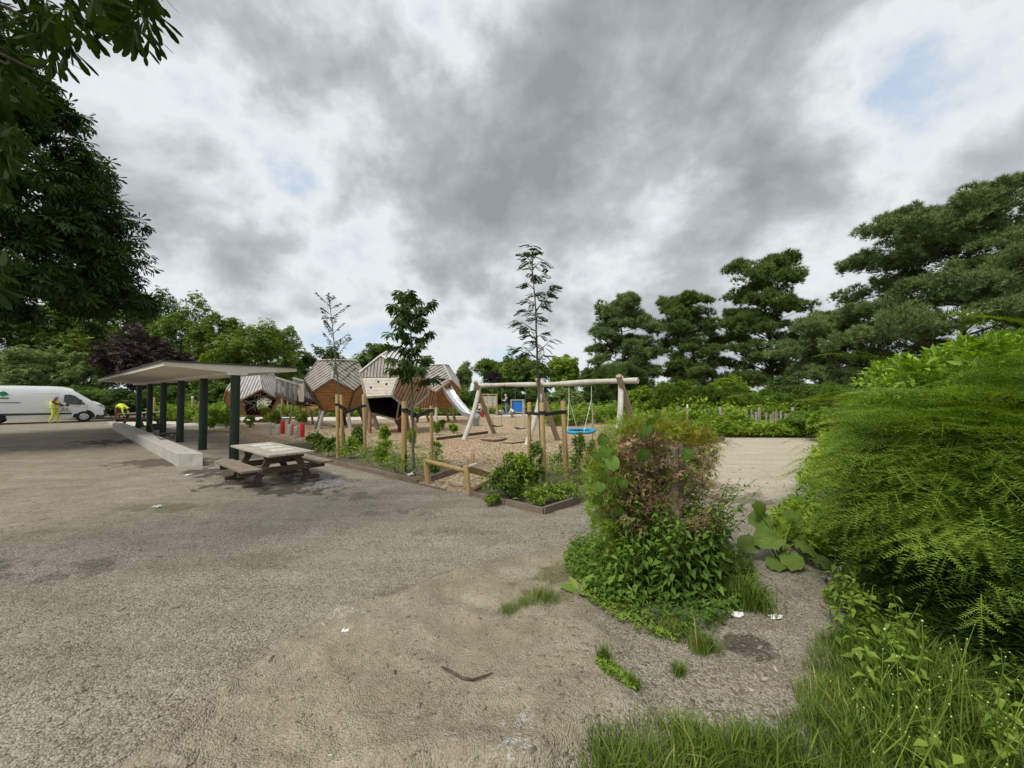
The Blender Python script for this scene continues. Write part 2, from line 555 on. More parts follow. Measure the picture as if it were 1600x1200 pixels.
def place(T, pos, fwd, up, scale):
    V, F3, F4 = T
    pos = np.asarray(pos, float); n = len(pos)
    f = unit(np.asarray(fwd, float))
    y = np.cross(np.asarray(up, float), f)
    bad = np.linalg.norm(y, axis=1) < 1e-3
    y[bad] = np.cross(np.array([1.0, .3, .2]), f[bad])
    y = unit(y); z = np.cross(f, y)
    s = np.broadcast_to(np.asarray(scale, float), (n,))[:, None, None]
    P = pos[:, None, :] + s * (V[None, :, 0:1] * f[:, None, :] + V[None, :, 1:2] * y[:, None, :] + V[None, :, 2:3] * z[:, None, :])
    k = len(V); off = (np.arange(n) * k)[:, None, None]
    f3 = (F3[None] + off).reshape(-1, 3) if len(F3) else np.zeros((0, 3), int)
    f4 = (F4[None] + off).reshape(-1, 4) if len(F4) else np.zeros((0, 4), int)
    return P.reshape(-1, 3), f3, f4


def foliage(name, mat, groups, parent=None):
    """groups: list of (T, pos, fwd, up, scale)"""
    Vs = []; A = []; B = []; o = 0
    for g in groups:
        if len(g[1]) == 0: continue
        v, a, b = place(*g)
        Vs.append(v); A.append(a + o); B.append(b + o); o += len(v)
    return npmesh(name, np.concatenate(Vs), [np.concatenate(A), np.concatenate(B)], mat, parent)


def rdir(n): return unit(rng.normal(size=(n, 3)))


def split(Ts, pos, fwd, up, scale):
    scale = np.broadcast_to(np.asarray(scale, float), (len(pos),))
    idx = rng.integers(0, len(Ts), len(pos))
    return [(Ts[k], pos[idx == k], fwd[idx == k], up[idx == k], scale[idx == k]) for k in range(len(Ts))]


CL = [T_cluster(3, .34, 1), T_cluster(4, .30, 2), T_cluster(3, .26, 3)]
PAL = [T_palmate(6, 1), T_palmate(7, 2, .5), T_palmate(5, 3, .2)]
TUF = [T_tuft(10, 1), T_tuft(11, 2), T_tuft(9, 3)]
SIM = [T_simple(.26), T_simple(.2, .25), T_simple(.32, .05, .1)]
PIN = [T_pinnate(5, 1), T_pinnate(6, 2, .45), T_pinnate(5, 3, .15)]


def lobes_ellipsoid(c, r, n, rl=(.34, .5), inner=.66, seed=0, zmin=-1.0):
    """clump centres spread over an ellipsoid; returns centres and radii (per axis)"""
    g = np.random.default_rng(seed)
    d = unit(g.normal(size=(n * 4, 3)))
    d = d[d[:, 2] > zmin]
    pick = [d[0]]
    for q in d[1:]:
        if len(pick) >= n: break
        if min(np.linalg.norm(q - p) for p in pick) > 1.5 / math.sqrt(n): pick.append(q)
    k = 0
    while len(pick) < n and k < len(d): pick.append(d[k]); k += 1
    d = np.array(pick)
    rad = g.uniform(rl[0], rl[1], len(d))
    cen = np.array(c) + d * np.array(r) * (inner + g.uniform(-.12, .14, len(d)))[:, None]
    return cen, rad[:, None] * np.array(r)[None, :] * g.uniform(.8, 1.15, (len(d), 3))


def crown_points(cen, rad, nsub, nleaf, subr=.42, upbias=.25, flat=1.0):
    """two level clumping: leaves on shells of sub-clumps on shells of lobes"""
    P = []; D = []
    for c, r in zip(cen, rad):
        d = rdir(nsub); d[:, 2] += upbias; d = unit(d)
        sc = c + d * r * rng.uniform(.55, 1.0, (nsub, 1))
        for s in sc:
            e = rdir(nleaf); e[:, 2] = e[:, 2] * .9 + .2; e = unit(e)
            rr = r * subr * rng.uniform(.7, 1.25) * np.array([1, 1, flat])
            P.append(s + e * rr * rng.uniform(.35, 1.0, (nleaf, 1))); D.append(e)
    return np.concatenate(P), np.concatenate(D)


def leaf_orient(D, droop=.25, up=.7):
    n = len(D)
    f = D * .8 + rdir(n) * .7; f[:, 2] -= droop
    u = D * .5 + rdir(n) * .45; u[:, 2] += up
    return unit(f), unit(u)


def limbs(mb, base, top, cen, r0, seed=0, start=.3, n=6):
    """tapered trunk with limbs reaching the clumps"""
    g = random.Random(seed)
    base = Vector(base); top = Vector(top)
    H = top - base
    pts = []; rad = []
    for i in range(7):
        t = i / 6
        p = base + H * t
        if 0 < i: p += Vector((g.uniform(-1, 1), g.uniform(-1, 1), 0)) * H.length * .012
        pts.append(p); rad.append(r0 * (1.25 if i == 0 else 1) * (1 - .82 * t))
    mb.tube(pts, rad, 8)
    for c in cen:
        c = Vector(c)
        hz = math.hypot(c.x - base.x, c.y - base.y)
        t = max(start, min(.9, ((c.z - hz * .45) - base.z) / max(H.length, .1)))
        i = min(5, int(t * 6)); p0 = pts[i] + (pts[i + 1] - pts[i]) * (t * 6 - i)
        r = r0 * (1 - .82 * t) * .5
        m = p0 * .5 + c * .5 + Vector((g.uniform(-.1, .1) * hz, g.uniform(-.1, .1) * hz, -.06 * hz))
        mb.tube([p0, m, c], [r, r * .65, r * .22], 6, caps=False)


def tree(name, label, cat, px, py, Y, hw, leaf, bark='bark', zb=1.0, lobes=13, nsub=9, nleaf=26, size=.42, seed=1, Ts=None, group=None, depth=None, r0=.22, droop=.25, zc=None, up=.7, subr=.42, rl=(.36, .54), inner=.68, dens=1.0):
    """a broadleaved tree or shrub whose crown top is seen at (px,py) when it stands Y metres off"""
    top = at(px, py, Y)
    x = top[0]; H = top[2]; rx = hw / F * Y
    ry = depth or rx
    zmid = zc if zc else (H + zb) / 2
    rz = H - zmid
    root = empty(name, (x, Y, 0), label, cat, group)
    cen, rad = lobes_ellipsoid((x, Y, zmid), (rx * .88, ry * .88, rz * .86), lobes, rl, inner, seed=seed)
    cen[:, 2] = np.maximum(cen[:, 2], zb + .12 * (H - zb))
    mb = MB(); limbs(mb, (x, Y, -.1), (x, Y, zb + (H - zb) * .62), cen, r0 * .8, seed)
    mb.build('trunk', MAT[bark], root, smooth=True)
    P, D = crown_points(cen, rad, nsub + 2, max(3, int(nleaf * 1.6 * dens)), subr)
    ok = P[:, 2] > max(.05, zb - .3 * (H - zb) - .1)
    P = P[ok]; D = D[ok]
    f, u = leaf_orient(D, droop, up)
    foliage('crown', LF[leaf], split(Ts or CL, P, f, u, size * .9 * rng.uniform(.65, 1.2, len(P))), root)
    return root


def pine(name, label, px, py, Y, hw, leaf, seed=1, trunk_px=None, zb=3.0, pads=34, group=None, size=.5, wide=(.5, .62, .85, 1.0, .9, .6), tpp=150, lean=0):
    """a pine: bare forked limbs carrying flat pads of needle tufts"""
    g = np.random.default_rng(seed)
    top = at(px, py, Y); H = top[2]
    bx = at(trunk_px if trunk_px else px, 600, Y)[0]
    root = empty(name, (bx, Y, 0), label, 'pine tree', group)
    rx = hw / F * Y
    cen = []; rad = []; tips = []
    nl = max(10, int(pads * .62))
    for k in range(nl):
        t = (k + .35) / nl
        prof = np.interp(t, np.linspace(0, 1, len(wide)), wide)
        a = k * 2.4 + g.uniform(-.45, .45)
        rr = rx * prof * g.uniform(.55, 1.0) if k else rx * .22
        xc = top[0] * (1 - t * .6) + bx * t * .6
        z0 = zb + (H - zb) * (1 - t) - .5 + g.uniform(-.4, .4)
        rise = g.uniform(.02, .25) * rr * (1.2 - t)
        for q, sc_ in ((.42, .85), (.72, 1.0), (1.0, .8)):
            if q < .5 and g.uniform() < .35: continue
            aa = a + g.uniform(-.22, .22)
            cen.append((xc + rr * q * math.cos(aa), Y + rr * q * .9 * math.sin(aa), z0 + rise * q + g.uniform(-.45, .45)))
            s_ = sc_ * (.11 * rx + .62) * g.uniform(.7, 1.3) * (.8 + .3 * prof)
            rad.append((s_, s_, s_ * g.uniform(.5, .85)))
    cen = np.array(cen); rad = np.array(rad)
    mb = MB()
    limbs(mb, (bx, Y, -.1), (top[0], Y, H * .93), cen, max(.15, H * .016), seed, start=.28)
    mb.build('trunk', MAT['pinebark'], root, smooth=True)
    P = []; D = []
    for c, r in zip(cen, rad):
        ns = 9
        d = rdir(ns); d[:, 2] = np.abs(d[:, 2]) * .8 - .05; d = unit(d)
        for s in c + d * r * rng.uniform(.5, 1., (ns, 1)):
            n = int(tpp * 1.45) // ns
            e = rdir(n); e[:, 2] = e[:, 2] * .8 + .3; e = unit(e)
            P.append(s + e * r * .40 * rng.uniform(.3, 1, (n, 1))); D.append(e)
    P = np.concatenate(P); D = np.concatenate(D)
    f = D * .7 + rdir(len(D)) * .3; f[:, 2] += .6
    foliage('crown', LF[leaf], split(TUF, P, unit(f), rdir(len(D)), size * .8 * rng.uniform(.7, 1.2, len(P))), root)
    return root


# ------------------------------------------------------------------ ground
EDGE = [G(*q) for q in ((500, 721), (653, 757), (735, 774), (850, 804), (925, 780), (1065, 702), (1132, 688))]
PLAY = [G(*q) for q in ((318, 673), (420, 694), (475, 710), (500, 721), (653, 757), (735, 774), (850, 804), (925, 780), (1065, 702), (1132, 688), (1062, 682), (1010, 669), (985, 662), (900, 656.5), (840, 651), (720, 651), (600, 655), (450, 660), (380, 664))]
PALE = [G(*q) for q in ((165, 664), (318, 672.5), (380, 663.5), (450, 659.5), (600, 654.5), (720, 650.5), (840, 650.5), (900, 656), (985, 661.5), (1006, 660), (940, 649), (860, 645), (700, 643), (560, 643), (440, 647), (330, 655), (180, 657))]
STRAW = [G(*q) for q in ((925, 786), (1000, 742), (1066, 703), (1133, 689), (1055, 681.5), (1120, 680), (1210, 683), (1292, 684), (1276, 720), (1246, 790), (1190, 830), (1120, 850), (1020, 845), (960, 822))]
BED1 = [G(*q) for q in ((420, 696), (500, 721), (653, 757), (668, 752), (720, 734), (700, 722), (640, 712), (560, 700), (480, 692))]
BED2 = [G(*q) for q in ((735, 774), (850, 804), (925, 780), (1065, 702), (1010, 700), (930, 735), (860, 735), (790, 738), (760, 752))]
CLAY = [G(*q) for q in ((150, 1230), (255, 1180), (330, 1100), (392, 1050), (450, 1005), (520, 962), (590, 935), (650, 915), (730, 888), (830, 868), (930, 850), (930, 960), (985, 1010), (980, 1060), (1000, 1120), (880, 1190), (860, 1240), (500, 1260))]
RIDGE2 = [G(*q) for q in ((0, 905), (110, 872), (200, 838), (300, 806), (380, 785), (400, 760), (330, 745), (200, 760), (80, 800), (-100, 860))]

WORN = [G(*q) for q in ((-300, 668), (170, 672), (290, 735), (345, 760), (420, 775), (380, 800), (260, 822), (110, 868), (-300, 900))]


def relief(X, Y):
    near = 1 / (1 + (np.maximum(Y, 0) / 9.0) ** 2)
    z = (fbm(X * 1.1, Y * 1.1, 3, 3) - .5) * .035 * near
    z += (fbm(X * 5, Y * 5, 9, 3) - .5) * .028 * near
    z += (vnoise(X * 17, Y * 17, 31) - .5) * .010 * np.clip(1.6 - np.abs(Y) / 5, 0, 1)
    w = (fbm(X * 2.2, Y * 2.2, 21, 4) - .5) * .5
    cl = sstep(.10, -.16, poly_sd(X, Y, CLAY) + w * .5)
    k = np.clip(1.5 - Y / 4, 0, 1)
    z += .06 * cl * k
    rg = 1 - np.abs(2 * fbm(X * 1.7 + .6 * Y, Y * 2.6, 71, 4) - 1)
    z += cl * k * ((rg ** 3) * .035 - .012)
    z += .04 * k * sstep(.22, .02, X / np.maximum(Y, .5)) * np.exp(-((poly_sd(X, Y, CLAY) + w * .5 + .07) / .06) ** 2) * (.4 + 1.2 * vnoise(X * 4, Y * 4, 88))
    z += .02 * sstep(.12, -.12, poly_sd(X, Y, RIDGE2) + w * .3)
    return z


def gz(x, y):
    return float(relief(np.array([x]), np.array([y]))[0])


def ground_mat():
    m, nt, b = newmat('gravel_and_chips')
    L = nt.links.new
    tc = N(nt, 'ShaderNodeTexCoord')
    wa = N(nt, 'ShaderNodeVertexColor', layer_name='wa'); wb = N(nt, 'ShaderNodeVertexColor', layer_name='wb')
    sa = N(nt, 'ShaderNodeSeparateColor'); sb = N(nt, 'ShaderNodeSeparateColor')
    L(wa.outputs[0], sa.inputs[0]); L(wb.outputs[0], sb.inputs[0])

    def noise(scale, detail=5, rough=.6, vec=None):
        n = N(nt, 'ShaderNodeTexNoise', Scale=scale, Detail=detail, Roughness=rough)
        L(vec or tc.outputs['Object'], n.inputs['Vector']); return n.outputs['Fac']

    def ramp(fac, stops):
        r = N(nt, 'ShaderNodeValToRGB'); e = r.color_ramp.elements
        e[0].position, e[0].color = stops[0][0], (*stops[0][1], 1)
        e[1].position, e[1].color = stops[-1][0], (*stops[-1][1], 1)
        for p, c in stops[1:-1]: x = e.new(p); x.color = (*c, 1)
        L(fac, r.inputs[0]); return r.outputs[0]

    def mixc(f, a, c):
        mx = N(nt, 'ShaderNodeMix', data_type='RGBA')
        L(f, mx.inputs[0]); L(a, mx.inputs[6]); L(c, mx.inputs[7]); return mx.outputs[2]

    def math_(op, a, bv, c=None):
        n = N(nt, 'ShaderNodeMath', operation=op)
        for i, q in enumerate((a, bv, c)):
            if q is None: continue
            if isinstance(q, (int, float)): n.inputs[i].default_value = q
            else: L(q, n.inputs[i])
        return n.outputs[0]

    # warped coordinates keep the cells from lining up
    big = noise(.35, 4); mid = noise(2.2, 6, .7); fine = noise(26, 4, .7); vf = noise(90, 3, .7)
    v1 = N(nt, 'ShaderNodeTexVoronoi', Scale=105.0); L(tc.outputs['Object'], v1.inputs['Vector'])
    mp = N(nt, 'ShaderNodeMapping'); mp.inputs['Scale'].default_value = (1, .55, 1); mp.inputs['Rotation'].default_value = (0, 0, .6)
    L(tc.outputs['Object'], mp.inputs['Vector'])
    v2 = N(nt, 'ShaderNodeTexVoronoi', Scale=24.0); L(mp.outputs[0], v2.inputs['Vector'])
    c1 = N(nt, 'ShaderNodeSeparateColor'); L(v1.outputs['Color'], c1.inputs[0])
    c2 = N(nt, 'ShaderNodeSeparateColor'); L(v2.outputs['Color'], c2.inputs[0])
    gfac = math_('ADD', math_('MULTIPLY', c1.outputs[0], .42), math_('ADD', math_('MULTIPLY', fine, .34), math_('MULTIPLY', mid, .36)))
    gravel = ramp(gfac, [(.22, (.088, .073, .053)), (.45, (.236, .203, .152)), (.62, (.352, .312, .242)), (.86, (.52, .48, .40))])
    # broad worn tint
    gravel = mixc(math_('MULTIPLY', ramp(big, [(.35, (0, 0, 0)), (.65, (1, 1, 1))]), .45), gravel, ramp(gfac, [(.25, (.11, .095, .07)), (.8, (.37, .335, .28))]))
    cfac = math_('ADD', math_('MULTIPLY', c2.outputs[0], .62), math_('ADD', math_('MULTIPLY', fine, .22), math_('MULTIPLY', mid, .2)))
    mps = N(nt, 'ShaderNodeMapping'); mps.inputs['Scale'].default_value = (.45, 2.4, 1); mps.inputs['Rotation'].default_value = (0, 0, .35)
    L(tc.outputs['Object'], mps.inputs['Vector'])
    strk = noise(1.0, 7, .72, mps.outputs[0])
    gravel = mixc(math_('MULTIPLY', ramp(strk, [(.44, (0, 0, 0)), (.62, (1, 1, 1))]), .42), gravel, ramp(gfac, [(.2, (.085, .070, .050)), (.8, (.235, .20, .15))]))
    gravel = mixc(math_('MULTIPLY', ramp(noise(.9, 6, .7), [(.52, (0, 0, 0)), (.66, (1, 1, 1))]), .45), gravel, ramp(gfac, [(.2, (.24, .21, .165)), (.8, (.50, .46, .38))]))
    strawmix = math_('ADD', math_('MULTIPLY', gfac, .62), math_('MULTIPLY', strk, .42))
    chips = ramp(cfac, [(.12, (.13, .085, .05)), (.42, (.33, .235, .145)), (.7, (.50, .385, .25)), (.95, (.64, .53, .385))])
    straw = ramp(strawmix, [(.28, (.27, .22, .15)), (.48, (.44, .385, .28)), (.66, (.60, .54, .42)), (.85, (.70, .65, .53))])
    pale = ramp(gfac, [(.2, (.50, .44, .34)), (.8, (.72, .66, .55))])
    soil = ramp(gfac, [(.2, (.060, .046, .034)), (.55, (.145, .115, .085)), (.9, (.30, .25, .19))])
    cl0 = math_('ADD', math_('MULTIPLY', mid, .6), math_('ADD', math_('MULTIPLY', vf, .25), math_('MULTIPLY', fine, .3)))
    clay = ramp(cl0, [(.28, (.105, .088, .060)), (.46, (.235, .200, .136)), (.62, (.355, .308, .215)), (.80, (.56, .505, .385))])
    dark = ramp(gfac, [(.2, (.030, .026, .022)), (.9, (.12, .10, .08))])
    white = ramp(gfac, [(.2, (.2, .2, .2)), (.6, (.55, .56, .56)), (.9, (.75, .76, .76))])
    moss = ramp(cl0, [(.3, (.055, .062, .020)), (.8, (.17, .17, .06))])
    col = gravel

    def weight(w, k=.55):
        t = math_('ADD', w, math_('MULTIPLY', math_('SUBTRACT', fine, .5), k))
        mr = N(nt, 'ShaderNodeMapRange', interpolation_type='SMOOTHSTEP'); mr.inputs[1].default_value = .3; mr.inputs[2].default_value = .7
        L(t, mr.inputs[0]); return mr.outputs[0]
    col = mixc(weight(sa.outputs[2], .2), col, pale)
    col = mixc(weight(sa.outputs[1], .4), col, straw)
    col = mixc(weight(sa.outputs[0], .4), col, chips)
    col = mixc(weight(wa.outputs[1], .7), col, soil)
    col = mixc(math_('MULTIPLY', weight(sb.outputs[0], 1.3), ramp(noise(1.5, 7, .75), [(.34, (.30, .30, .30)), (.48, (.72, .72, .72)), (.62, (1, 1, 1))])), col, clay)
    col = mixc(weight(wb.outputs[1], .6), col, moss)
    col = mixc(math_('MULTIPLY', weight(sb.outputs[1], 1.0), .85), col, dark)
    col = mixc(math_('MULTIPLY', weight(sb.outputs[2], 1.6), .6), col, white)
    L(col, b.inputs['Base Color'])
    b.inputs['Roughness'].default_value = .95
    b.inputs['Specular IOR Level'].default_value = .12
    ht = math_('ADD', math_('MULTIPLY', v1.outputs['Distance'], -.7), math_('ADD', math_('MULTIPLY', fine, 1.2), math_('MULTIPLY', c2.outputs[1], .5)))
    bp = N(nt, 'ShaderNodeBump', Strength=.9, Distance=.016)
    L(ht, bp.inputs['Height']); L(bp.outputs[0], b.inputs['Normal'])
    return m


GM = ground_mat()


def make_ground():
    nt_, ny_ = 600, 430
    t = np.linspace(-2.3, 2.3, nt_ + 1)
    y = .55 * (170 / .55) ** (np.linspace(0, 1, ny_ + 1))
    T, YY = np.meshgrid(t, y)
    XX = T * (YY + .7)
    Z = relief(XX, YY)
    Z[0, :] = Z[-1, :] = 0; Z[:, 0] = Z[:, -1] = 0
    V = np.stack([XX, YY, Z], -1).reshape(-1, 3)
    idx = np.arange((nt_ + 1) * (ny_ + 1)).reshape(ny_ + 1, nt_ + 1)
    Fq = np.stack([idx[:-1, :-1], idx[:-1, 1:], idx[1:, 1:], idx[1:, :-1]], -1).reshape(-1, 4)
    X = V[:, 0]; Y = V[:, 1]
    n1 = (fbm(X * 1.3, Y * 1.3, 41, 4) - .5); n2 = (fbm(X * 6, Y * 6, 55, 3) - .5)
    sc = .25 + .05 * Y
    def w(poly, soft, amp=1.0): return sstep(soft, -soft, poly_sd(X, Y, poly) + (n1 * 1.1 + n2 * .35) * sc * amp)
    chip = w(PLAY, .25, .15); pale = w(PALE, .5, .6); straw = w(STRAW, .9, 1.2)
    front = sstep(5.0, 8.0, Y)
    straw = straw * (.35 + .65 * front)
    soil = np.maximum(w(BED1, .35, .6), w(BED2, .35, .6)) * .95
    clay = np.maximum(w(CLAY, .26, .6), .52 * w(WORN, 1.2, 1.2))
    def blob(px, py, rx, ry, amt=1.0, nn=1.2):
        c = G(px, py); a = np.abs(G(px + rx, py)[0] - c[0]); bb = abs(G(px, py - ry)[1] - G(px, py + ry)[1]) / 2
        d = ((X - c[0]) / a) ** 2 + ((Y - c[1]) / bb) ** 2
        return amt * sstep(1.3, .25, d + (n1 + n2 * 1.6) * nn * 1.6)
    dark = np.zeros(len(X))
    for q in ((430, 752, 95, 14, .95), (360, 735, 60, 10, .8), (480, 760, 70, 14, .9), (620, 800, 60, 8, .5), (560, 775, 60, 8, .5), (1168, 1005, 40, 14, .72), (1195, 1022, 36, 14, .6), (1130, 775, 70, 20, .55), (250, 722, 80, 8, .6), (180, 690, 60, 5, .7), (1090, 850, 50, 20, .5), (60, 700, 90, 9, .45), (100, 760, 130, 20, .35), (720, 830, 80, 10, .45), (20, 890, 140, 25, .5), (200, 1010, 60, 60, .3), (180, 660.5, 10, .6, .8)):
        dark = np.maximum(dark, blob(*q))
    # crumbly dark line where the mud crust ends
    sdc = poly_sd(X, Y, CLAY) + (n1 * 1.1 + n2 * .35) * sc * .55
    crk = 1 - np.abs(2 * fbm(X * 2.3 + 3, Y * 3.1, 99, 4) - 1)
    dark = np.maximum(dark, .42 * clay * sstep(.88, .98, crk) * np.clip(1.6 - Y / 3, 0, 1))
    dark = np.maximum(dark, .85 * np.exp(-((sdc - .05) / .055) ** 2) * sstep(.2, .0, X / np.maximum(Y, .5)) * sstep(-.28, .12, n1 + n2 * .8) * np.clip(1.4 - Y / 4, 0, 1))
    wht = np.zeros(len(X))
    for q in ((497, 745, 26, 7, .66), (507, 757, 38, 8, .52), (440, 745, 20, 4, .4)):
        wht = np.maximum(wht, blob(*q, 2.0))
    # dried pale flecks on the crust
    wht = np.maximum(wht, .5 * clay * sstep(.62, .8, fbm(X * 3.1 + 7, Y * 3.1, 77, 4)) * 0.9)
    moss = np.zeros(len(X))
    for q in ((880, 930, 90, 45, .55), (760, 1010, 90, 50, .35), (560, 1130, 120, 60, .32), (820, 985, 60, 25, .4), (240, 795, 70, 8, .5), (1230, 1000, 40, 60, .3), (30, 800, 120, 14, .3)):
        moss = np.maximum(moss, blob(*q))
    wa = np.stack([chip, straw, pale, soil], -1).astype(np.float32)
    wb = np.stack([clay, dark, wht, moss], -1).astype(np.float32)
    # face ownership
    C = V[Fq].mean(1)
    m1 = (fbm(C[:, 0] * 2, C[:, 1] * 2, 61, 3) - .5) * .25
    isplay = poly_sd(C[:, 0], C[:, 1], PLAY) < 0
    ispath = (poly_sd(C[:, 0], C[:, 1], STRAW) + m1 * (1 + .1 * C[:, 1]) < 0) & ~isplay
    ispale = (poly_sd(C[:, 0], C[:, 1], PALE) + m1 < 0) & ~isplay & ~ispath
    for nm, mask in (('playground_surface', isplay), ('path', ispath), ('sandy_path', ispale), ('ground', ~(isplay | ispath | ispale))):
        fq = Fq[mask]
        used = np.unique(fq); mp_ = np.full(len(V), -1); mp_[used] = np.arange(len(used))
        v = V[used]; f = mp_[fq]; a = wa[used]; bb = wb[used]
        if nm == 'ground':
            # apron behind the viewer, to the sides and out to the horizon
            n0 = len(v)
            ex = np.array([(-2.3 * 1.25, .55, 0), (2.3 * 1.25, .55, 0), (2.3 * 170.7, 170, 0), (-2.3 * 170.7, 170, 0), (-1800, -1500, 0), (1800, -1500, 0), (1800, 2500, 0), (-1800, 2500, 0)], float)
            v = np.concatenate([v, ex]); f = np.concatenate([f, np.array([(4, 5, 1, 0), (5, 6, 2, 1), (6, 7, 3, 2), (7, 4, 0, 3)]) + n0])
            a = np.concatenate([a, np.zeros((8, 4), np.float32)]); bb = np.concatenate([bb, np.zeros((8, 4), np.float32)])
        o = npmesh(nm, v, [f], GM, smooth=True)
        prop(o, kind='structure')
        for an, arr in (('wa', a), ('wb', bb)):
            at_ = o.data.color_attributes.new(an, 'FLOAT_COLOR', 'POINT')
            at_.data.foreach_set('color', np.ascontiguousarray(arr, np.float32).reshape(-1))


make_ground()

# ------------------------------------------------------------------ timber edging boards (run round the play area)
def edging(name, pts, label, h=.09, w=.045, closed=False, mat='edging'):
    mb = MB()
    for a, b in zip(pts[:-1], pts[1:]):
        a = Vector(a); b = Vector(b); n = max(1, int((b - a).length / 2.4))
        for k in range(n):
            p = a + (b - a) * (k / n); q = a + (b - a) * ((k + 1) / n)
            zz = h / 2 - .012 + random.uniform(-.008, .008)
            mb.beam((p.x, p.y, zz + random.uniform(-.006, .006)), (q.x, q.y, zz), w, h + .03, ext=-.004)
    c = Vector(pts[0])
    o = mb.build(name, MAT[mat]); return prop(o, label, 'edging board')


edging('edging_board', [G(500, 721), G(580, 738.5), G(653, 757)], 'long dark timber edging board between picnic table and log rail', h=.085)
edging('edging_board', [G(653, 757), G(697, 767)], 'short sunken timber edging board in front of the leaning log rail', h=.02)
edging('edging_board', [G(735, 774), G(790, 789), G(850, 804)], 'timber edging board along the front of the bushy corner bed', h=.08)
edging('edging_board', [G(850, 804), G(925, 779), G(985, 743)], 'timber edging board turning back beside the dead hedge stub', h=.10)
edging('edging_board', [G(1062, 704), G(1095, 696), G(1132, 688)], 'grey edging board at the far corner where the straw path opens', h=.13)
edging('edging_board', [G(672, 753), G(722, 735)], 'flat board on edge running back behind the leaning log rail', h=.11)
edging('edging_board', [G(275, 662), G(330, 659)], 'distant edging board in front of the weeds beyond the shelter', h=.14)
edging('edging_board', [G(682, 688), G(762, 677.5)], 'edging log lying in bark behind the white swing leg', h=.1, mat='darkwood')
edging('edging_board', [G(405, 657), G(462, 655)], 'low edging board beside yellow flowers near the far hut', h=.1)


# ------------------------------------------------------------------ shelter
AX = Vector((-.776, .631, 0)); AV = Vector((.631, .776, 0))      # along / across
COL0 = Vector((-7.13, 9.93, 0))


def shelter():
    root = empty('shelter', COL0, 'flat roofed concrete shelter on a row of dark green columns', 'shelter')
    zt = 2.44; s0, s1 = -.15, 15.25; wl, wr = 1.42, 1.42
    def P(s, t, z): v = COL0 + AX * s + AV * t; return (v.x, v.y, z)
    # butterfly slab: thin at its edges, deep over the columns
    prof = [(-wl, zt - .02), (-wl, zt - .11), (-.24, zt - .20), (-.2, zt - .27), (.2, zt - .27), (.24, zt - .20), (wr, zt - .11), (wr, zt - .02)]
    mb = MB()
    a = [P(s0, t, z) for t, z in prof]; b = [P(s1, t, z) for t, z in prof]
    # tapered wings towards the far end as well
    n = len(prof)
    mb.add(a + b, [tuple(range(n)), tuple(range(2 * n - 1, n - 1, -1))] + [(i, n + i, n + (i + 1) % n, (i + 1) % n) for i in range(n)])
    mb.build('roof_slab', MAT['render'], root)
    mb = MB()
    c = [P(s0 - .04, -wl - .04, zt), P(s0 - .04, wr + .04, zt), P(s1 + .04, wr + .04, zt), P(s1 + .04, -wl - .04, zt)]
    mb.prism([(p[0], p[1], zt - .02) for p in c], (0, 0, .035))
    mb.build('roof_covering', MAT['roofing'], root)
    for k in range(6):
        p = P(k * 2.985, 0, 0)
        mb = MB(); mb.tube([(p[0], p[1], -.05), (p[0], p[1], zt - .268)], .106, 20)
        mb.tube([(p[0], p[1], -.05), (p[0], p[1], .05)], .114, 20)
        mb.build('column', MAT['green_paint'], root, smooth=True)
    return root


shelter()


def bench_wall():
    a = G(278.3, 730); z = .31
    P0 = Vector((a[0], a[1], 0))
    root = empty('concrete_bench', P0, 'long low concrete bench wall running beside the shelter columns', 'bench')
    d = Vector((-.765, .644, 0)); q = Vector((.93, .12, 0)).normalized() * .52
    # blocks end to end
    L = 15.6; cuts = [0, 1.35, 5.2, 8.8, 12.3, L]
    for s, e in zip(cuts[:-1], cuts[1:]):
        mb = MB()
        A = P0 + d * (s + .006); B = P0 + d * (e - .006)
        poly = [A, A + q, B + q, B]
        mb.prism([(p.x, p.y, -.06) for p in poly], (0, 0, z + .06))
        mb.build('concrete_block', MAT['concrete'], root, bevel=.012)
    return root


bench_wall()


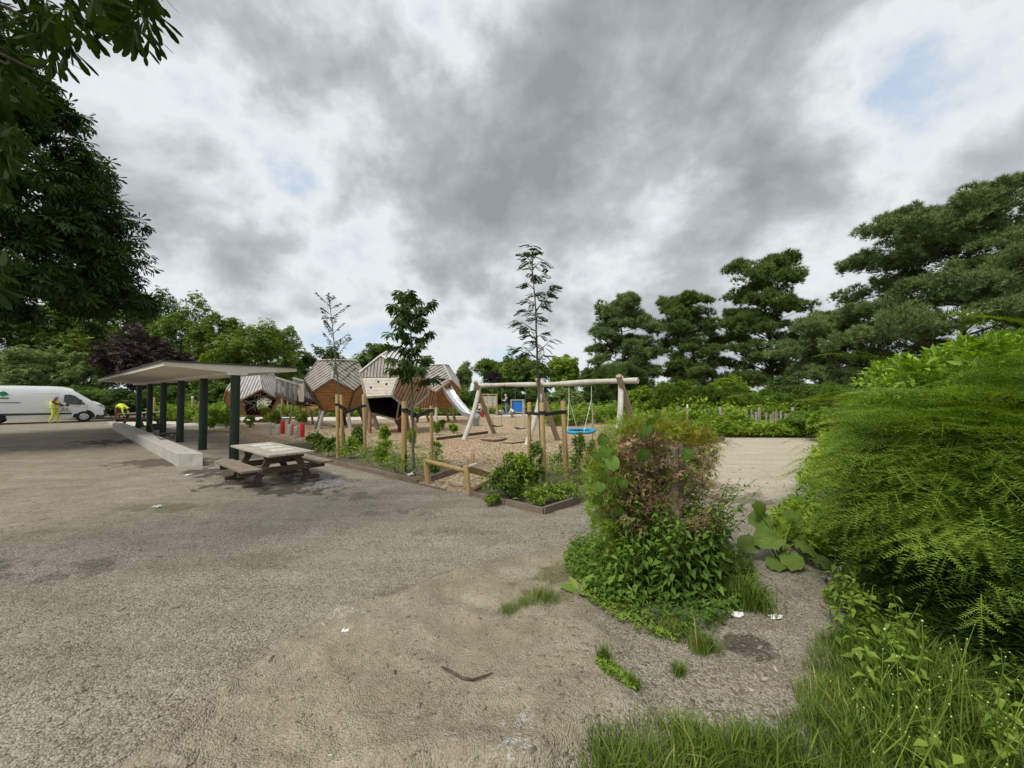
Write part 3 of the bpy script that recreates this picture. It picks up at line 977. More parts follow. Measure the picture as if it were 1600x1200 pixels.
def picnic(loc, u, label, zt=.60, zb=.37, L=2.2, W=.78, Lb=1.72, shift=-.2, top='tabletop', boards=True, wood='tablewood'):
    u = Vector(u).normalized(); v = Vector((u.y, -u.x, 0))
    if v.y < 0: v = -v
    O = Vector(loc)
    root = empty('picnic_table', O, label, 'picnic table')
    M = Matrix((u, v, Vector((0, 0, 1)))).transposed()
    def at_(s, t, z): return O + u * s + v * t + Vector((0, 0, z))
    mb = MB(); n = 5; pw = W / n
    for k in range(n):
        mb.box(at_(0, -W / 2 + pw * (k + .5), zt - .02 + random.uniform(-.001, .001)), (L, pw - .008, .04), M)
    tp = mb.build('table_top', MAT[top], root, bevel=.004)
    for sg, nm in ((-1, 'seat'), (1, 'seat')):
        mb = MB()
        for k in range(2):
            mb.box(at_(shift, sg * (.62 + (k - .5) * .155), zb - .02), (Lb, .147, .04), M)
        mb.build(nm, MAT[wood], root, bevel=.004)
    for s in (-.68, .42):
        mb = MB()
        x = s + shift * .3
        mb.box(at_(x, 0, zb - .095), (.05, 1.48, .11), M)
        mb.box(at_(x, 0, zt - .085), (.05, W - .1, .09), M)
        for sg in (-1, 1):
            mb.beam(at_(x + .052, sg * .50, -.02), at_(x + .052, sg * .20, zt - .045), .05, .11, up=v)
        mb.build('leg_frame', MAT['darkwood'], root)
        for sg in (-1, 1):
            mb = MB(); mb.box(at_(x + .05, sg * .5, .035), (.11, .30, .07), M)
            mb.build('foot', MAT['darkwood'], root)
    for sg in (-1, 1):
        for k in range(3):
            p = at_(-.68 + shift * .3 - .027, sg * (.38 + .05 * (k % 2)), zb - .07 - .028 * k)
            mb = MB(); mb.tube([p, p - u * .012], .011, 8)
            mb.build('bolt', MAT['galv'], root)
    if boards:
        for k in range(3):
            mb = MB(); mb.box(at_(-.45 + k * .52, .05, zt + .003), (.30, .34, .006), M)
            pn = mb.build('game_board', MAT['white'], root)
            mb = MB()
            for i in range(4):
                for j in range(4):
                    if (i + j) % 2: mb.box(at_(-.45 + k * .52 - .09 + i * .06, .05 - .09 + j * .06, zt + .0075), (.056, .056, .002), M)
            mb.build('board_square', MAT['palewood'], pn)
    return root


picnic((-4.86, 7.78, 0), (-.77, .64, 0), 'weathered picnic table with three white game boards, in front of the shelter')
c = G(221, 666)
picnic((c[0] + .1, c[1], 0), (-.15, 1, 0), 'distant dark picnic table behind the far end of the shelter', zt=.74, zb=.44, boards=False, wood='darkwood')


def folding_chair():
    p = G(258, 686, .31); O = Vector((p[0], p[1], .31))
    root = empty('chair', O, 'small black seat with leaning backrest standing on the concrete bench', 'chair')
    u = Vector((.95, -.12, 0)).normalized(); v = Vector((-u.y, u.x, 0))
    def q(s, t, z): return O + u * s + v * t + Vector((0, 0, z))
    mb = MB(); M = Matrix((u, v, Vector((0, 0, 1)))).transposed()
    mb.box(q(0, 0, .17), (.36, .36, .03), M); mb.build('seat', MAT['rubber'], root, bevel=.01)
    mb = MB(); mb.prism([q(-.23, -.17, .28), q(-.23, .17, .28), q(-.30, .17, .48), q(-.30, -.17, .48)], u * .02)
    mb.build('backrest', MAT['rubber'], root)
    for sg in (-1, 1):
        mb = MB()
        mb.tube([q(-.315, sg * .175, .49), q(-.17, sg * .175, .15), q(.10, sg * .175, 0)], .013, 6)
        mb.build('rear_leg', MAT['rubber'], root)
        mb = MB(); mb.tube([q(.17, sg * .16, .16), q(.08, sg * .16, 0)], .012, 6)
        mb.build('front_leg', MAT['rubber'], root)


folding_chair()

# ------------------------------------------------------------------ play huts (regular dodecahedra)
A_ = 1.17


def dodec(a):
    ph = (1 + 5 ** .5) / 2
    r1 = a * math.sqrt((5 + 5 ** .5) / 10); r2 = r1 * ph
    h = 2.2270325 * a / 2; zr = h - math.sqrt(a * a - (r2 - r1) ** 2)
    V = []
    for (r, o, z) in ((r1, 0, h), (r2, 0, zr), (r2, .5, -zr), (r1, .5, -h)):
        for i in range(5):
            t = 2 * math.pi * (i + o) / 5
            V.append((r * math.cos(t), r * math.sin(t), z))
    return np.array(V)


def dfaces():
    F = {'top': [0, 1, 2, 3, 4], 'bottom': [19, 18, 17, 16, 15]}
    for j in range(5):
        k = (j + 1) % 5
        F['up%d' % j] = [j, 5 + j, 10 + j, 5 + k, k]
        F['lo%d' % j] = [5 + j, 10 + (j - 1) % 5, 15 + (j - 1) % 5, 15 + j, 10 + j]
    return F


def rotm(ex, ey, ez):
    return np.array(Matrix.Rotation(ez, 3, 'Z') @ Matrix.Rotation(ey, 3, 'Y') @ Matrix.Rotation(ex, 3, 'X'))


def clip2(poly, n, d, keep_less=True):
    out = []
    for i in range(len(poly)):
        a = poly[i]; b = poly[(i + 1) % len(poly)]
        da = a[0] * n[0] + a[1] * n[1] - d; db = b[0] * n[0] + b[1] * n[1] - d
        if not keep_less: da, db = -da, -db
        if da <= 0: out.append(a)
        if (da < 0) != (db < 0) and abs(da - db) > 1e-12:
            t = da / (da - db); out.append((a[0] + (b[0] - a[0]) * t, a[1] + (b[1] - a[1]) * t))
    return out


def panel(mb, poly3, n, width, gap, thick, ang, lift=.0, holes=None):
    """cover a planar polygon with separate boards running at angle ang in the face plane (0 = level)"""
    P = [Vector(p) for p in poly3]; n = Vector(n)
    c = sum(P, Vector()) / len(P)
    ex = Vector((0, 0, 1)).cross(n)
    if ex.length < .15: ex = Vector((1, 0, 0)) - n * n.x
    ex.normalize(); ey = n.cross(ex)
    u = ex * math.cos(ang) + ey * math.sin(ang); w = n.cross(u)
    q = [((p - c).dot(u), (p - c).dot(w)) for p in P]
    lo = min(y for x, y in q); hi = max(y for x, y in q)
    k = max(1, round((hi - lo) / width)); st = (hi - lo) / k
    for i in range(k):
        a = lo + i * st + gap / 2; b = lo + (i + 1) * st - gap / 2
        pc = clip2(clip2(q, (0, -1), -a), (0, 1), b)
        if len(pc) < 3: continue
        off = lift + random.uniform(-.002, .002)
        mb.prism([c + u * x + w * y + n * off for x, y in pc], n * thick)


def hut(name, label, C, e, roles, legs, extra=None, boardw=.165):
    """roles: face -> (material, angle) | None for an open face | ('ring', mat) for a panel with an opening"""
    V = dodec(A_) @ rotm(e[0], e[1], e[2]).T + np.array(C)
    Fc = dfaces()
    root = empty(name, (C[0], C[1], 0), label, 'play hut')
    Cv = Vector(C)
    for nm, ids in Fc.items():
        P = [Vector(V[i]) for i in ids]
        fc = sum(P, Vector()) / 5
        n = (P[1] - P[0]).cross(P[2] - P[0]).normalized()
        if n.dot(fc - Cv) < 0: n = -n; P = P[::-1]
        role = roles.get(nm, roles['default'])
        if role is None: continue
        ins = [fc + (p - fc) * .955 for p in P]
        inner = roles.get('inner', 'darkgap')
        mb = MB()
        if role[0] == 'ring':
            s = role[2] if len(role) > 2 else .5
            for i in range(5):
                j = (i + 1) % 5
                a, b = ins[i], ins[j]; a2 = fc + (P[i] - fc) * s; b2 = fc + (P[j] - fc) * s
                mb.prism([a, b, b2, a2], n * -.04)
            mb.build('wall_panel', MAT[role[1]], root)
            continue
        mb.prism([p - n * .045 for p in ins], n * -.03)
        mb.build('lining', MAT[inner], root)
        mb = MB()
        kind = 'roof_panel' if n.z > .2 else 'floor_panel' if n.z < -.8 else 'wall_panel'
        if role[0] == 'split':
            # upper part upright boards, lower part level white boards
            ex = Vector((0, 0, 1)).cross(n).normalized(); ey = n.cross(ex)
            q = [((p - fc).dot(ex), (p - fc).dot(ey)) for p in ins]
            d0 = .02
            up_ = clip2(q, (0, -1), -d0 - .012); dn = clip2(q, (0, 1), d0 - .012)
            panel(mb, [fc + ex * x + ey * y for x, y in up_], n, .15, .035, .025, math.pi / 2, -.045)
            mb.build('gable_boarding', MAT['greywood'], root)
            mb = MB(); panel(mb, [fc + ex * x + ey * y for x, y in dn], n, .145, .008, .025, 0, -.045)
            mb.build('wall_panel', MAT['palewood'], root)
            for (x, y) in ((-.05, -.17), (.33, -.27), (-.36, -.42)):
                mb = MB(); p = fc + ex * x + ey * y; mb.tube([p - n * .019, p - n * .012], .052, 16)
                mb.build('peep_hole', MAT['flatblack'], root)  # solid black disc, shade inside the hole put into the colour
        else:
            panel(mb, ins, n, boardw, .045 if n.z > .2 or role[1] > .3 else .014, .028, role[1], -.045)
            mb.build(kind, MAT[role[0]], root)
    # edge battens
    mbr = MB(); mbl = MB(); seen = set()
    for nm, ids in Fc.items():
        for i in range(5):
            a, b = ids[i], ids[(i + 1) % 5]
            if (min(a, b), max(a, b)) in seen: continue
            seen.add((min(a, b), max(a, b)))
            pa, pb = Vector(V[a]), Vector(V[b]); m = (pa + pb) / 2
            up = (m - Cv).normalized()
            (mbr if m.z > C[2] + .30 * A_ else mbl).beam(pa, pb, .085, .05, up=up, ext=.0)
    mbr.build('ridge_batten', MAT[roles.get('ridge', 'silver')], root)
    mbl.build('edge_frame', MAT[roles.get('frame', 'brownboard')], root)
    # legs
    for (vi, dx, dy, mt, r) in legs:
        p = Vector(V[vi]) if vi >= 0 else Vector((C[0], C[1], C[2] - 1.2))
        q = Vector((p.x + dx, p.y + dy, -.05))
        mb = MB(); m = (p + q) / 2 + Vector((random.uniform(-.04, .04), random.uniform(-.04, .04), 0))
        mb.tube([q, m, p + (p - q).normalized() * .06], [r * 1.1, r, r * .95], 10)
        mb.build('leg', MAT[mt], root, smooth=True)
    return root, V, Fc


OR = ('orange', .9)
hutL, VL, FC = hut('play_hut', 'silver roofed polyhedron hut with open red interior, far left of the playground', (-16.197, 24.28, 1.693), (.0133, -.0048, -.7866),
    {'default': ('orange', 0.0), 'top': ('silver', 0), 'up0': ('silver', 1.42), 'up1': ('silver', 1.5), 'up2': ('silver', 1.5), 'up3': ('silver', 1.5), 'up4': ('silver', 1.45), 'lo0': None,
     'lo2': ('ring', 'redpaint', .52), 'lo3': ('ring', 'redpaint', .52), 'inner': 'redpaint', 'ridge': 'silver', 'frame': 'brownboard'},
    [(15, .12, -.2, 'greywood', .075), (19, -.05, -.3, 'greywood', .075), (16, .3, .2, 'greywood', .075), (18, -.3, .1, 'greywood', .075), (17, 0, .3, 'greywood', .075), (15, .5, .1, 'brownboard', .06)])
# rope web across the opening
P5 = [Vector(VL[i]) for i in FC['lo0']]; fc = sum(P5, Vector()) / 5
mb = MB()
rr = random.Random(3)
for k in range(46):
    i = rr.randrange(5); j = (i + rr.choice((1, 2, 3))) % 5
    a = P5[i].lerp(P5[(i + 1) % 5], rr.random()); b = P5[j].lerp(P5[(j + 1) % 5], rr.random())
    if k < 10: p, q = a, b
    else:
        p = a.lerp(b, rr.uniform(.1, .7)); q = p + Vector((rr.uniform(-.35, .35), rr.uniform(-.2, .2), rr.uniform(-.4, .4)))
    off = (Vector((-16.197, 24.28, 1.693)) - fc) * rr.uniform(.08, .5)
    mb.tube([fc + (p - fc) * .86 + off, fc + (q - fc) * .86 + off], .013, 5)
mb.build('rope_web', MAT['rope'], hutL)
mb = MB(); mb.beam(Vector(VL[19]) + Vector((0, -.02, -.28)), Vector(VL[15]) + Vector((0, -.02, -.28)), .06, .06)
mb.build('step_bar', MAT['darkwood'], hutL)

hutM, VM, _ = hut('play_hut', 'grey roofed polyhedron hut with orange front, next to the sloping bridge', (-9.160, 20.347, 2.183), (.0239, .0277, -1.3329),
    {'default': ('orange', 0.0), 'top': ('greywood', 0), 'up0': ('greywood', -.75), 'up4': ('greywood', .62), 'up1': ('greywood', .6), 'up2': ('greywood', 1.5), 'up3': ('greywood', .6),
     'lo0': ('orange', 0.0), 'lo1': ('orange', 1.1), 'lo4': ('brownboard', 1.1), 'ridge': 'greywood', 'frame': 'darkwood'},
    [(19, -.25, -.25, 'darkwood', .085), (19, -.05, -.35, 'greywood', .085), (15, .25, -.3, 'greywood', .085), (16, .3, .2, 'darkwood', .085), (18, -.3, .25, 'greywood', .085), (17, .05, .3, 'darkwood', .085), (-1, .15, .1, 'redpaint', .07)], boardw=.175)
# small triangular window in the front wall, its shaded inside painted as a black plate
P5 = [Vector(VM[i]) for i in FC['lo0']]; fc = sum(P5, Vector()) / 5
n = (fc - Vector((-9.160, 20.347, 2.183))).normalized(); ex = Vector((0, 0, 1)).cross(n).normalized(); ey = n.cross(ex)
mb = MB(); mb.prism([fc + ex * x + ey * y - n * .018 for x, y in ((-.06, -.02), (.20, -.02), (.24, -.62), (.16, -.62))], n * .006)
w = mb.build('window', MAT['flatblack'], hutM)
mb = MB(); mb.beam(fc + ex * .02 + ey * -.05 + n * .005, fc + ex * .2 + ey * -.55 + n * .005, .035, .03, up=n)
mb.build('window_bar', MAT['greywood'], w)

hutF, VF, _ = hut('play_hut', 'largest polyhedron hut with white lower boards and three peep holes, tilted forward', (-5.3209, 17.4476, 2.1624), (.0722, -.6462, -1.7973),
    {'default': ('brownboard', 1.15), 'lo0': ('split',), 'bottom': None, 'top': ('silver', .9), 'up0': ('silver', .9), 'up4': ('silver', .8), 'up1': ('silver', .9), 'lo1': ('brownboard', 1.15), 'lo4': ('orange', 1.0), 'lo3': ('orange', .5), 'lo2': ('orange', .5),
     'ridge': 'silver', 'frame': 'greywood'},
    [(18, -.02, .0, 'brownboard', .08), (17, .35, .1, 'darkwood', .08), (16, .3, .1, 'brownboard', .085), (13, -.15, .5, 'greywood', .1), (13, .3, .75, 'greywood', .1), (12, .05, .2, 'brownboard', .08)])
P5 = [Vector(VF[i]) for i in FC['bottom']]
mb = MB(); mb.beam((P5[4] + P5[3]) / 2 * .8 + P5[4] * .2, Vector(VF[17]), .06, .06)
mb.build('cross_bar', MAT['greywood'], hutF)
p = Vector(VF[17]); mb = MB(); mb.tube([(p.x + .08, p.y + .25, -.04), (p.x + .08, p.y + .25, p.z + .25)], .09, 12)
mb.build('red_post', MAT['red'], hutF, smooth=True)
P5 = [Vector(VF[i]) for i in FC['lo1']]; fc = sum(P5, Vector()) / 5
n = (fc - Vector((-5.3209, 17.4476, 2.1624))).normalized(); ex = Vector((0, 0, 1)).cross(n).normalized(); ey = n.cross(ex)
mb = MB(); q = fc + ex * .35 - ey * .1; mb.tube([q - n * .02, q - n * .008], .06, 16)
mb.build('peep_hole', MAT['flatblack'], hutF)  # black disc paints the dark behind this hole

hutR, VR, _ = hut('play_hut', 'rearmost polyhedron hut carrying the steel slide', (-4.7769, 23.7582, 2.2027), (.0687, -.0292, -.7151),
    {'default': ('orange', 1.1), 'top': ('greywood', 0), 'up0': ('silver', .5), 'up4': ('greywood', .6), 'up1': ('silver', .6), 'up2': ('greywood', .6), 'up3': ('greywood', .6), 'ridge': 'silver', 'frame': 'brownboard', 'lo0': ('orange', 1.25), 'lo4': ('brownboard', 1.1)},
    [(19, .02, -.1, 'logpale', .085), (15, .3, -.1, 'brownboard', .075), (16, .25, .2, 'brownboard', .075), (18, -.25, .2, 'darkwood', .075), (17, .1, .3, 'brownboard', .075)])
# the slide is bolted to the rear hut
sp = [at(696, 604, 22.75), at(699.5, 610, 22.5), at(706, 621.5, 22.15), at(716, 633, 21.7), at(725, 643.5, 21.35), at(731, 648.5, 21.15), at(742, 650.5, 20.85)]
sp = [Vector(p) for p in sp]
side = Vector((.80, .42, 0)).normalized() * .24
for i, p in enumerate(sp): sp[i] = p
mb = MB(); V = []; Fs = []
for p in sp: V += [p - side, p + side, p + side - Vector((0, 0, .03)), p - side - Vector((0, 0, .03))]
for i in range(len(sp) - 1):
    for k in range(4): Fs.append((4 * i + k, 4 * i + 4 + k, 4 * i + 4 + (k + 1) % 4, 4 * i + (k + 1) % 4))
Fs += [(0, 1, 2, 3), tuple(4 * len(sp) - 4 + k for k in (3, 2, 1, 0))]
mb.add(V, Fs); sl = mb.build('slide', MAT['steel'], hutR)
for sg in (-1, 1):
    mb = MB(); V = []; Fs = []
    for i, p in enumerate(sp):
        h = .22 if i < 3 else .15
        b = p + side * sg * 1.03
        t = side.normalized() * .03 * sg
        V += [b - Vector((0, 0, .05)), b + Vector((0, 0, h)), b + t + Vector((0, 0, h)), b + t - Vector((0, 0, .05))]
    for i in range(len(sp) - 1):
        for k in range(4): Fs.append((4 * i + k, 4 * i + 4 + k, 4 * i + 4 + (k + 1) % 4, 4 * i + (k + 1) % 4))
    Fs += [(0, 1, 2, 3), tuple(4 * len(sp) - 4 + k for k in (3, 2, 1, 0))]
    mb.add(V, Fs); mb.build('side_wall', MAT['steel'], sl)
mb = MB(); p = sp[-1] + Vector((.0, 0, -.06)); d = (sp[-1] - sp[-2]); d.z = 0; d.normalize()
Mx = Matrix((d, Vector((-d.y, d.x, 0)), Vector((0, 0, 1)))).transposed()
mb.box((p.x - d.x * .1, p.y - d.y * .1, (p.z - .04) / 2), (.42, .5, p.z), Mx); mb.build('slide_foot', MAT['galv'], sl, bevel=.02)
mb = MB(); p = sp[0]; nf = Vector((sp[1] - sp[0])); nf.z = 0; nf.normalize()
Mx = Matrix((nf, Vector((-nf.y, nf.x, 0)), Vector((0, 0, 1)))).transposed()
mb.box(p + Vector((0, 0, .22)) - nf * .1, (.32, .62, .5), Mx); mb.build('slide_entry', MAT['darkgap'], sl)  # dark box paints the shade of the opening above the slide


def bridge():
    a0 = Vector(at(444, 614, 24.6)); a1 = Vector(at(480, 628.5, 21.2))
    root = empty('bridge', (a0.x, a0.y, 0), 'sloping timber bridge with mesh railing between two polyhedron huts', 'bridge')
    dd = (a1 - a0); sd = Vector((-dd.y, dd.x, 0)).normalized() * .5
    mb = MB(); n = 22
    for k in range(n):
        p = a0.lerp(a1, (k + .5) / n); mb.beam(p - sd, p + sd, dd.length / n * .88, .05)
    mb.build('deck', MAT['darkwood'], root)
    for sg in (-1, 1):
        mb = MB(); mb.beam(a0 + sd * sg * 1.06 - Vector((0, 0, .03)), a1 + sd * sg * 1.06 - Vector((0, 0, .03)), .06, .22); mb.build('side_beam', MAT['darkwood'], root)
        mb = MB(); mb.beam(a0 + sd * sg + Vector((0, 0, .98)), a1 + sd * sg + Vector((0, 0, .98)), .06, .09); mb.build('handrail', MAT['greywood'], root)
        for k in range(5):
            p = a0.lerp(a1, .06 + k * .22) + sd * sg
            mb = MB(); mb.beam(p, p + Vector((0, 0, .97)), .09, .07, up=(dd.x, dd.y, 0)); mb.build('railing_post', MAT['greywood'], root)
        mb = MB()
        for k in range(40):
            p = a0.lerp(a1, (k + .5) / 40) + sd * sg; mb.tube([p, p + Vector((0, 0, .95))], .006, 4, caps=False)
        for k in range(10):
            z = Vector((0, 0, .1 + .088 * k)); mb.tube([a0 + sd * sg + z, a1 + sd * sg + z], .006, 4, caps=False)
        mb.build('railing_mesh', MAT['galv'], root)
    p = Vector(at(471, 603, 21.0)); mb = MB()
    mb.prism([p + Vector((-.18, 0, .1)), p + Vector((.12, 0, .15)), p + Vector((.14, 0, -.85)), p + Vector((-.12, 0, -.9)), p + Vector((-.2, 0, -.3))], Vector((0, .05, 0)))
    mb.build('end_board', MAT['palewood'], root)
    for p in (a0.lerp(a1, .35), a0.lerp(a1, .78)):
        mb = MB()
        for sg in (-1, 1): mb.tube([(p.x + sd.x * sg * 1.3, p.y + sd.y * sg * 1.3, -.05), p + sd * sg * .8 - Vector((0, 0, .1))], .06, 8)
        mb.build('trestle', MAT['brownboard'], root)
    mb = MB(); mb.beam(a0.lerp(a1, .55) - Vector((0, 0, .35)), Vector(at(500, 640, 20.6)), .5, .12); mb.build('lower_ramp', MAT['orange'], root)


bridge()

# stepping stumps
for px, yb, hpx, wpx, mt, lab in ((423, 679, 19, 4.5, 'greywood', 'thin leaning grey stump at the left end of the stepping posts'), (434.5, 679, 16, 6.2, 'greywood', 'short grey stump left of the first tall red post'), (441.7, 677.5, 20.5, 6.2, 'red', 'leftmost tall red stepping post'),
        (452.5, 681.5, 18.5, 6.6, 'greywood', 'grey stump between the red stepping posts'), (458, 679.5, 15.5, 5, 'red', 'short red stepping post half hidden by grey stumps'), (463.5, 684.5, 18.5, 8.8, 'greywood', 'wide knotty grey stump nearest the viewer'), (472.5, 682.5, 20.5, 6.8, 'red', 'rightmost tall red stepping post')):
    b = G(px, yb); h = hpx / F * b[1]; r = wpx / F * b[1] / 2
    mb = MB(); tl = .07 if 'lean' in lab else .01
    mb.tube([(b[0], b[1], -.04), (b[0] - tl * .5, b[1], h * .5), (b[0] - tl, b[1], h * .985), (b[0] - tl, b[1], h)], [r, r * .98, r * .97, r * .92], 14)
    prop(mb.build('stepping_post', MAT[mt], smooth=True), lab, 'stepping post', 'stepping posts in the bark')


# ------------------------------------------------------------------ swing frame, swings
SL, SM_, SR = Vector((-1.36, 15.6, 2.04)), Vector((1.04, 13.6, 2.05)), Vector((3.26, 11.65, 2.07))


def swing():
    root = empty('swing_set', (SL.x, SL.y, 0), 'long swing frame of bleached crooked logs', 'swing frame')
    d = (SR - SL).normalized()
    mb = MB(); pts = []
    for i in range(13):
        t = i / 12; p = (SL - d * .22).lerp(SR + d * .55, t); p.z += .025 * math.sin(t * 9) + random.uniform(-.012, .012); p.x += .02 * math.sin(t * 14)
        pts.append(p)
    mb.tube(pts, [.074 + .009 * math.sin(i * 1.7) + .010 * i / 12 for i in range(13)], 12, wob=.04)
    mb.build('crossbeam', MAT['logpale'], root, smooth=True)
    for (P, base, top, mt, r) in ((SL, G(724.5, 686.5), at(750.5, 597, 15.75), 'logpale', .085), (SL, G(773, 677), at(742.5, 596, 15.35), 'logdark', .085),  # legs showing their underside get the darker copy, shade painted in
                               (SM_, G(822.5, 694.5), at(848.5, 592.5, 13.75), 'logpale', .09), (SM_, G(872.5, 687.5), at(839.5, 592, 13.35), 'logdark', .09),
                               (SR, (2.72, 10.35, 0), at(970, 589, 11.85), 'logpale', .085), (SR, (4.30, 12.75, 0), at(966.5, 587, 11.35), 'logdark', .088)):
        b = Vector([float(q) for q in base]); b.z = -.05; t = Vector([float(q) for q in top])
        mb = MB(); n = 7; pts = []
        bx = .07 * (1 if mt == 'logpale' else -.3)
        for i in range(n):
            s = i / (n - 1); p = b.lerp(t, s); p.x += bx * math.sin(s * math.pi) ; pts.append(p)
        mb.tube(pts, [r * (1.08 - .12 * i / n + random.uniform(-.03, .03)) for i in range(n)], 10, wob=.03)
        mb.build('leg', MAT[mt], root, smooth=True)


swing()
dS = (SR - SL).normalized(); nS = Vector((dS.y, -dS.x, 0))


def belt_swing(px, pyseat, s0, lab):
    # solve the point on the beam that lies above this pixel column
    best = min((abs(((SL.lerp(SM_, t)).x / (SL.lerp(SM_, t)).y) - (px - 800) / F), t) for t in np.linspace(0, 1, 400))[1]
    B = SL.lerp(SM_, float(best)); seat = Vector(at(px, pyseat, B.y))
    root = empty('belt_swing', (B.x, B.y, seat.z), lab, 'swing', 'belt swings under the log beam')
    hd = Vector((dS.x, dS.y, 0)).normalized()
    mb = MB(); n = 9; pts = []
    for i in range(n):
        t = (i / (n - 1) - .5) * 2; pts.append(Vector((B.x, B.y, seat.z)) + hd * .22 * t + Vector((0, 0, .035 * t * t)))
    V = []; Fs = []
    for p in pts: V += [p - nS * .09, p + nS * .09, p + nS * .09 + Vector((0, 0, .025)), p - nS * .09 + Vector((0, 0, .025))]
    for i in range(n - 1):
        for k in range(4): Fs.append((4 * i + k, 4 * i + 4 + k, 4 * i + 4 + (k + 1) % 4, 4 * i + (k + 1) % 4))
    Fs += [(0, 1, 2, 3), tuple(4 * n - 4 + k for k in (3, 2, 1, 0))]
    mb.add(V, Fs); mb.build('seat', MAT['rubber'], root)
    for sg in (-1, 1):
        e = Vector((B.x, B.y, seat.z + .05)) + hd * .22 * sg; t = Vector((B.x, B.y, 1.97)) + hd * .25 * sg
        mb = MB(); k = 40
        for i in range(k):
            p = e.lerp(t, i / k); q = e.lerp(t, (i + .8) / k)
            o = (nS if i % 2 else hd) * .006
            mb.tube([p - o, q - o], .004, 4); mb.tube([p + o, q + o], .004, 4)
        mb.build('chain', MAT['chain'], root)


belt_swing(777, 667, 0, 'left belt swing, nearest the shaded log leg')
belt_swing(813, 670.5, 0, 'right belt swing, in front of the blue board')


def nest_swing():
    B = SM_.lerp(SR, .53); c = Vector(at(907, 673.5, B.y))
    root = empty('nest_swing', c, 'round blue nest swing hanging from the log beam', 'nest swing')
    mb = MB(); n = 40; r = .44; rt = .055
    V = []; Fs = []; k = 10
    for i in range(n):
        t = 2 * math.pi * i / n
        for j in range(k):
            a = 2 * math.pi * j / k; rr = r + rt * math.cos(a)
            V.append((c.x + rr * math.cos(t), c.y + rr * math.sin(t), c.z + rt * math.sin(a) + .02 * math.cos(t - .6)))
    for i in range(n):
        for j in range(k): Fs.append((i * k + j, ((i + 1) % n) * k + j, ((i + 1) % n) * k + (j + 1) % k, i * k + (j + 1) % k))
    mb.add(V, Fs); mb.build('ring', MAT['ringblue'], root, smooth=True)
    mb = MB()
    for i in range(-4, 5):
        h = math.sqrt(max(.01, 1 - (i / 4.6) ** 2)) * (r - .02)
        for ax in (0, 1):
            pts = []
            for s in range(7):
                q = (s / 6 - .5) * 2 * h; x = i / 4.6 * (r - .02); dd = (x * x + q * q) / r ** 2
                pts.append((c.x + (q if ax else x), c.y + (x if ax else q), c.z + .03 - .07 * (1 - dd)))
            mb.tube(pts, .012, 5)
    mb.build('net', MAT['rubber'], root)
    hd = Vector((dS.x, dS.y, 0)).normalized()
    for sg in (-1, 1):
        mb = MB(); t = Vector((B.x, B.y, 1.98)) + hd * .42 * sg
        for s2 in (-1, 1): mb.tube([c + hd * .30 * sg + nS * .30 * s2 + Vector((0, 0, .03)), t - Vector((0, 0, .45)), t], .011, 6)
        mb.build('hanging_rope', MAT['rope'], root)


nest_swing()

# ------------------------------------------------------------------ far play equipment
def barrier():
    Y = 32.0
    a = Vector(at(751.5, 648, Y)); b = Vector(at(776, 647, Y - .3)); a.z = b.z = 0
    root = empty('slatted_barrier', a, 'pale slatted timber play wall at the back of the playground', 'play wall')
    for t in (0, .47, 1):
        p = a.lerp(b, t); mb = MB(); mb.beam(p - Vector((0, 0, .05)), p + Vector((0, 0, 1.78 if t != .47 else 1.72)), .13 if t == 1 else .09, .1, up=(0, 1, 0)); mb.build('post', MAT['stake'], root)
    for z in (1.74, .66):
        mb = MB(); mb.beam(a + Vector((0, 0, z)), b + Vector((0, 0, z)), .09, .09); mb.build('rail', MAT['stake'], root)
    mb = MB()
    for k in range(12):
        p = a.lerp(b, (k + .6) / 12.4); mb.beam(p + Vector((0, -.06, .75)), p + Vector((0, -.06, 1.6)), .065, .03, up=(0, 1, 0))
    mb.build('slats', MAT['palewood'], root)
    mb = MB(); mb.beam(a + Vector((0, .5, .62)), b + Vector((0, .5, .62)), 1.0, .05); mb.build('platform', MAT['stake'], root)


barrier()


def blue_board():
    Y = 31.0
    a = Vector(at(799.5, 640, Y)); b = Vector(at(816, 640, Y)); a.z = b.z = 0
    root = empty('drawing_board', a, 'blue drawing board in a pale timber frame, smeared with chalk', 'drawing board')
    z0, z1 = at(800, 644.5, Y)[2], at(800, 625, Y)[2]
    mb = MB(); mb.prism([a + Vector((0, 0, z0)), b + Vector((0, 0, z0)), b + Vector((0, 0, z1)), a + Vector((0, 0, z1))], (0, .04, 0)); mb.build('board', MAT['blue'], root)
    fr = MB()
    for p, q in (((a.x, z0), (b.x, z0)), ((a.x, z1), (b.x, z1))): fr.beam((p[0], a.y - .02, p[1]), (q[0], a.y - .02, q[1]), .09, .09, ext=.08)
    fr.build('frame_rail', MAT['greywood'], root)
    for p in (a, b):
        mb = MB(); w = .10 if p is a else .17
        mb.beam((p.x + (.09 if p is b else -.04), p.y - .04, -.05), (p.x + (.09 if p is b else -.04), p.y - .04, z1 + .05), w, .12, up=(0, 1, 0)); mb.build('post', MAT['greywood'], root)


blue_board()


def small_bench():
    c = G(741, 653.5); root = empty('play_table', (c[0], c[1], 0), 'small grey play table beside the child in the white hat', 'table')
    mb = MB(); mb.box((c[0], c[1], .52), (.95, .5, .06)); mb.build('table_top', MAT['greywood'], root)
    for dx in (-.35, .35):
        mb = MB(); mb.tube([(c[0] + dx, c[1], -.03), (c[0] + dx, c[1], .5)], .07, 8); mb.build('leg', MAT['darkwood'], root)


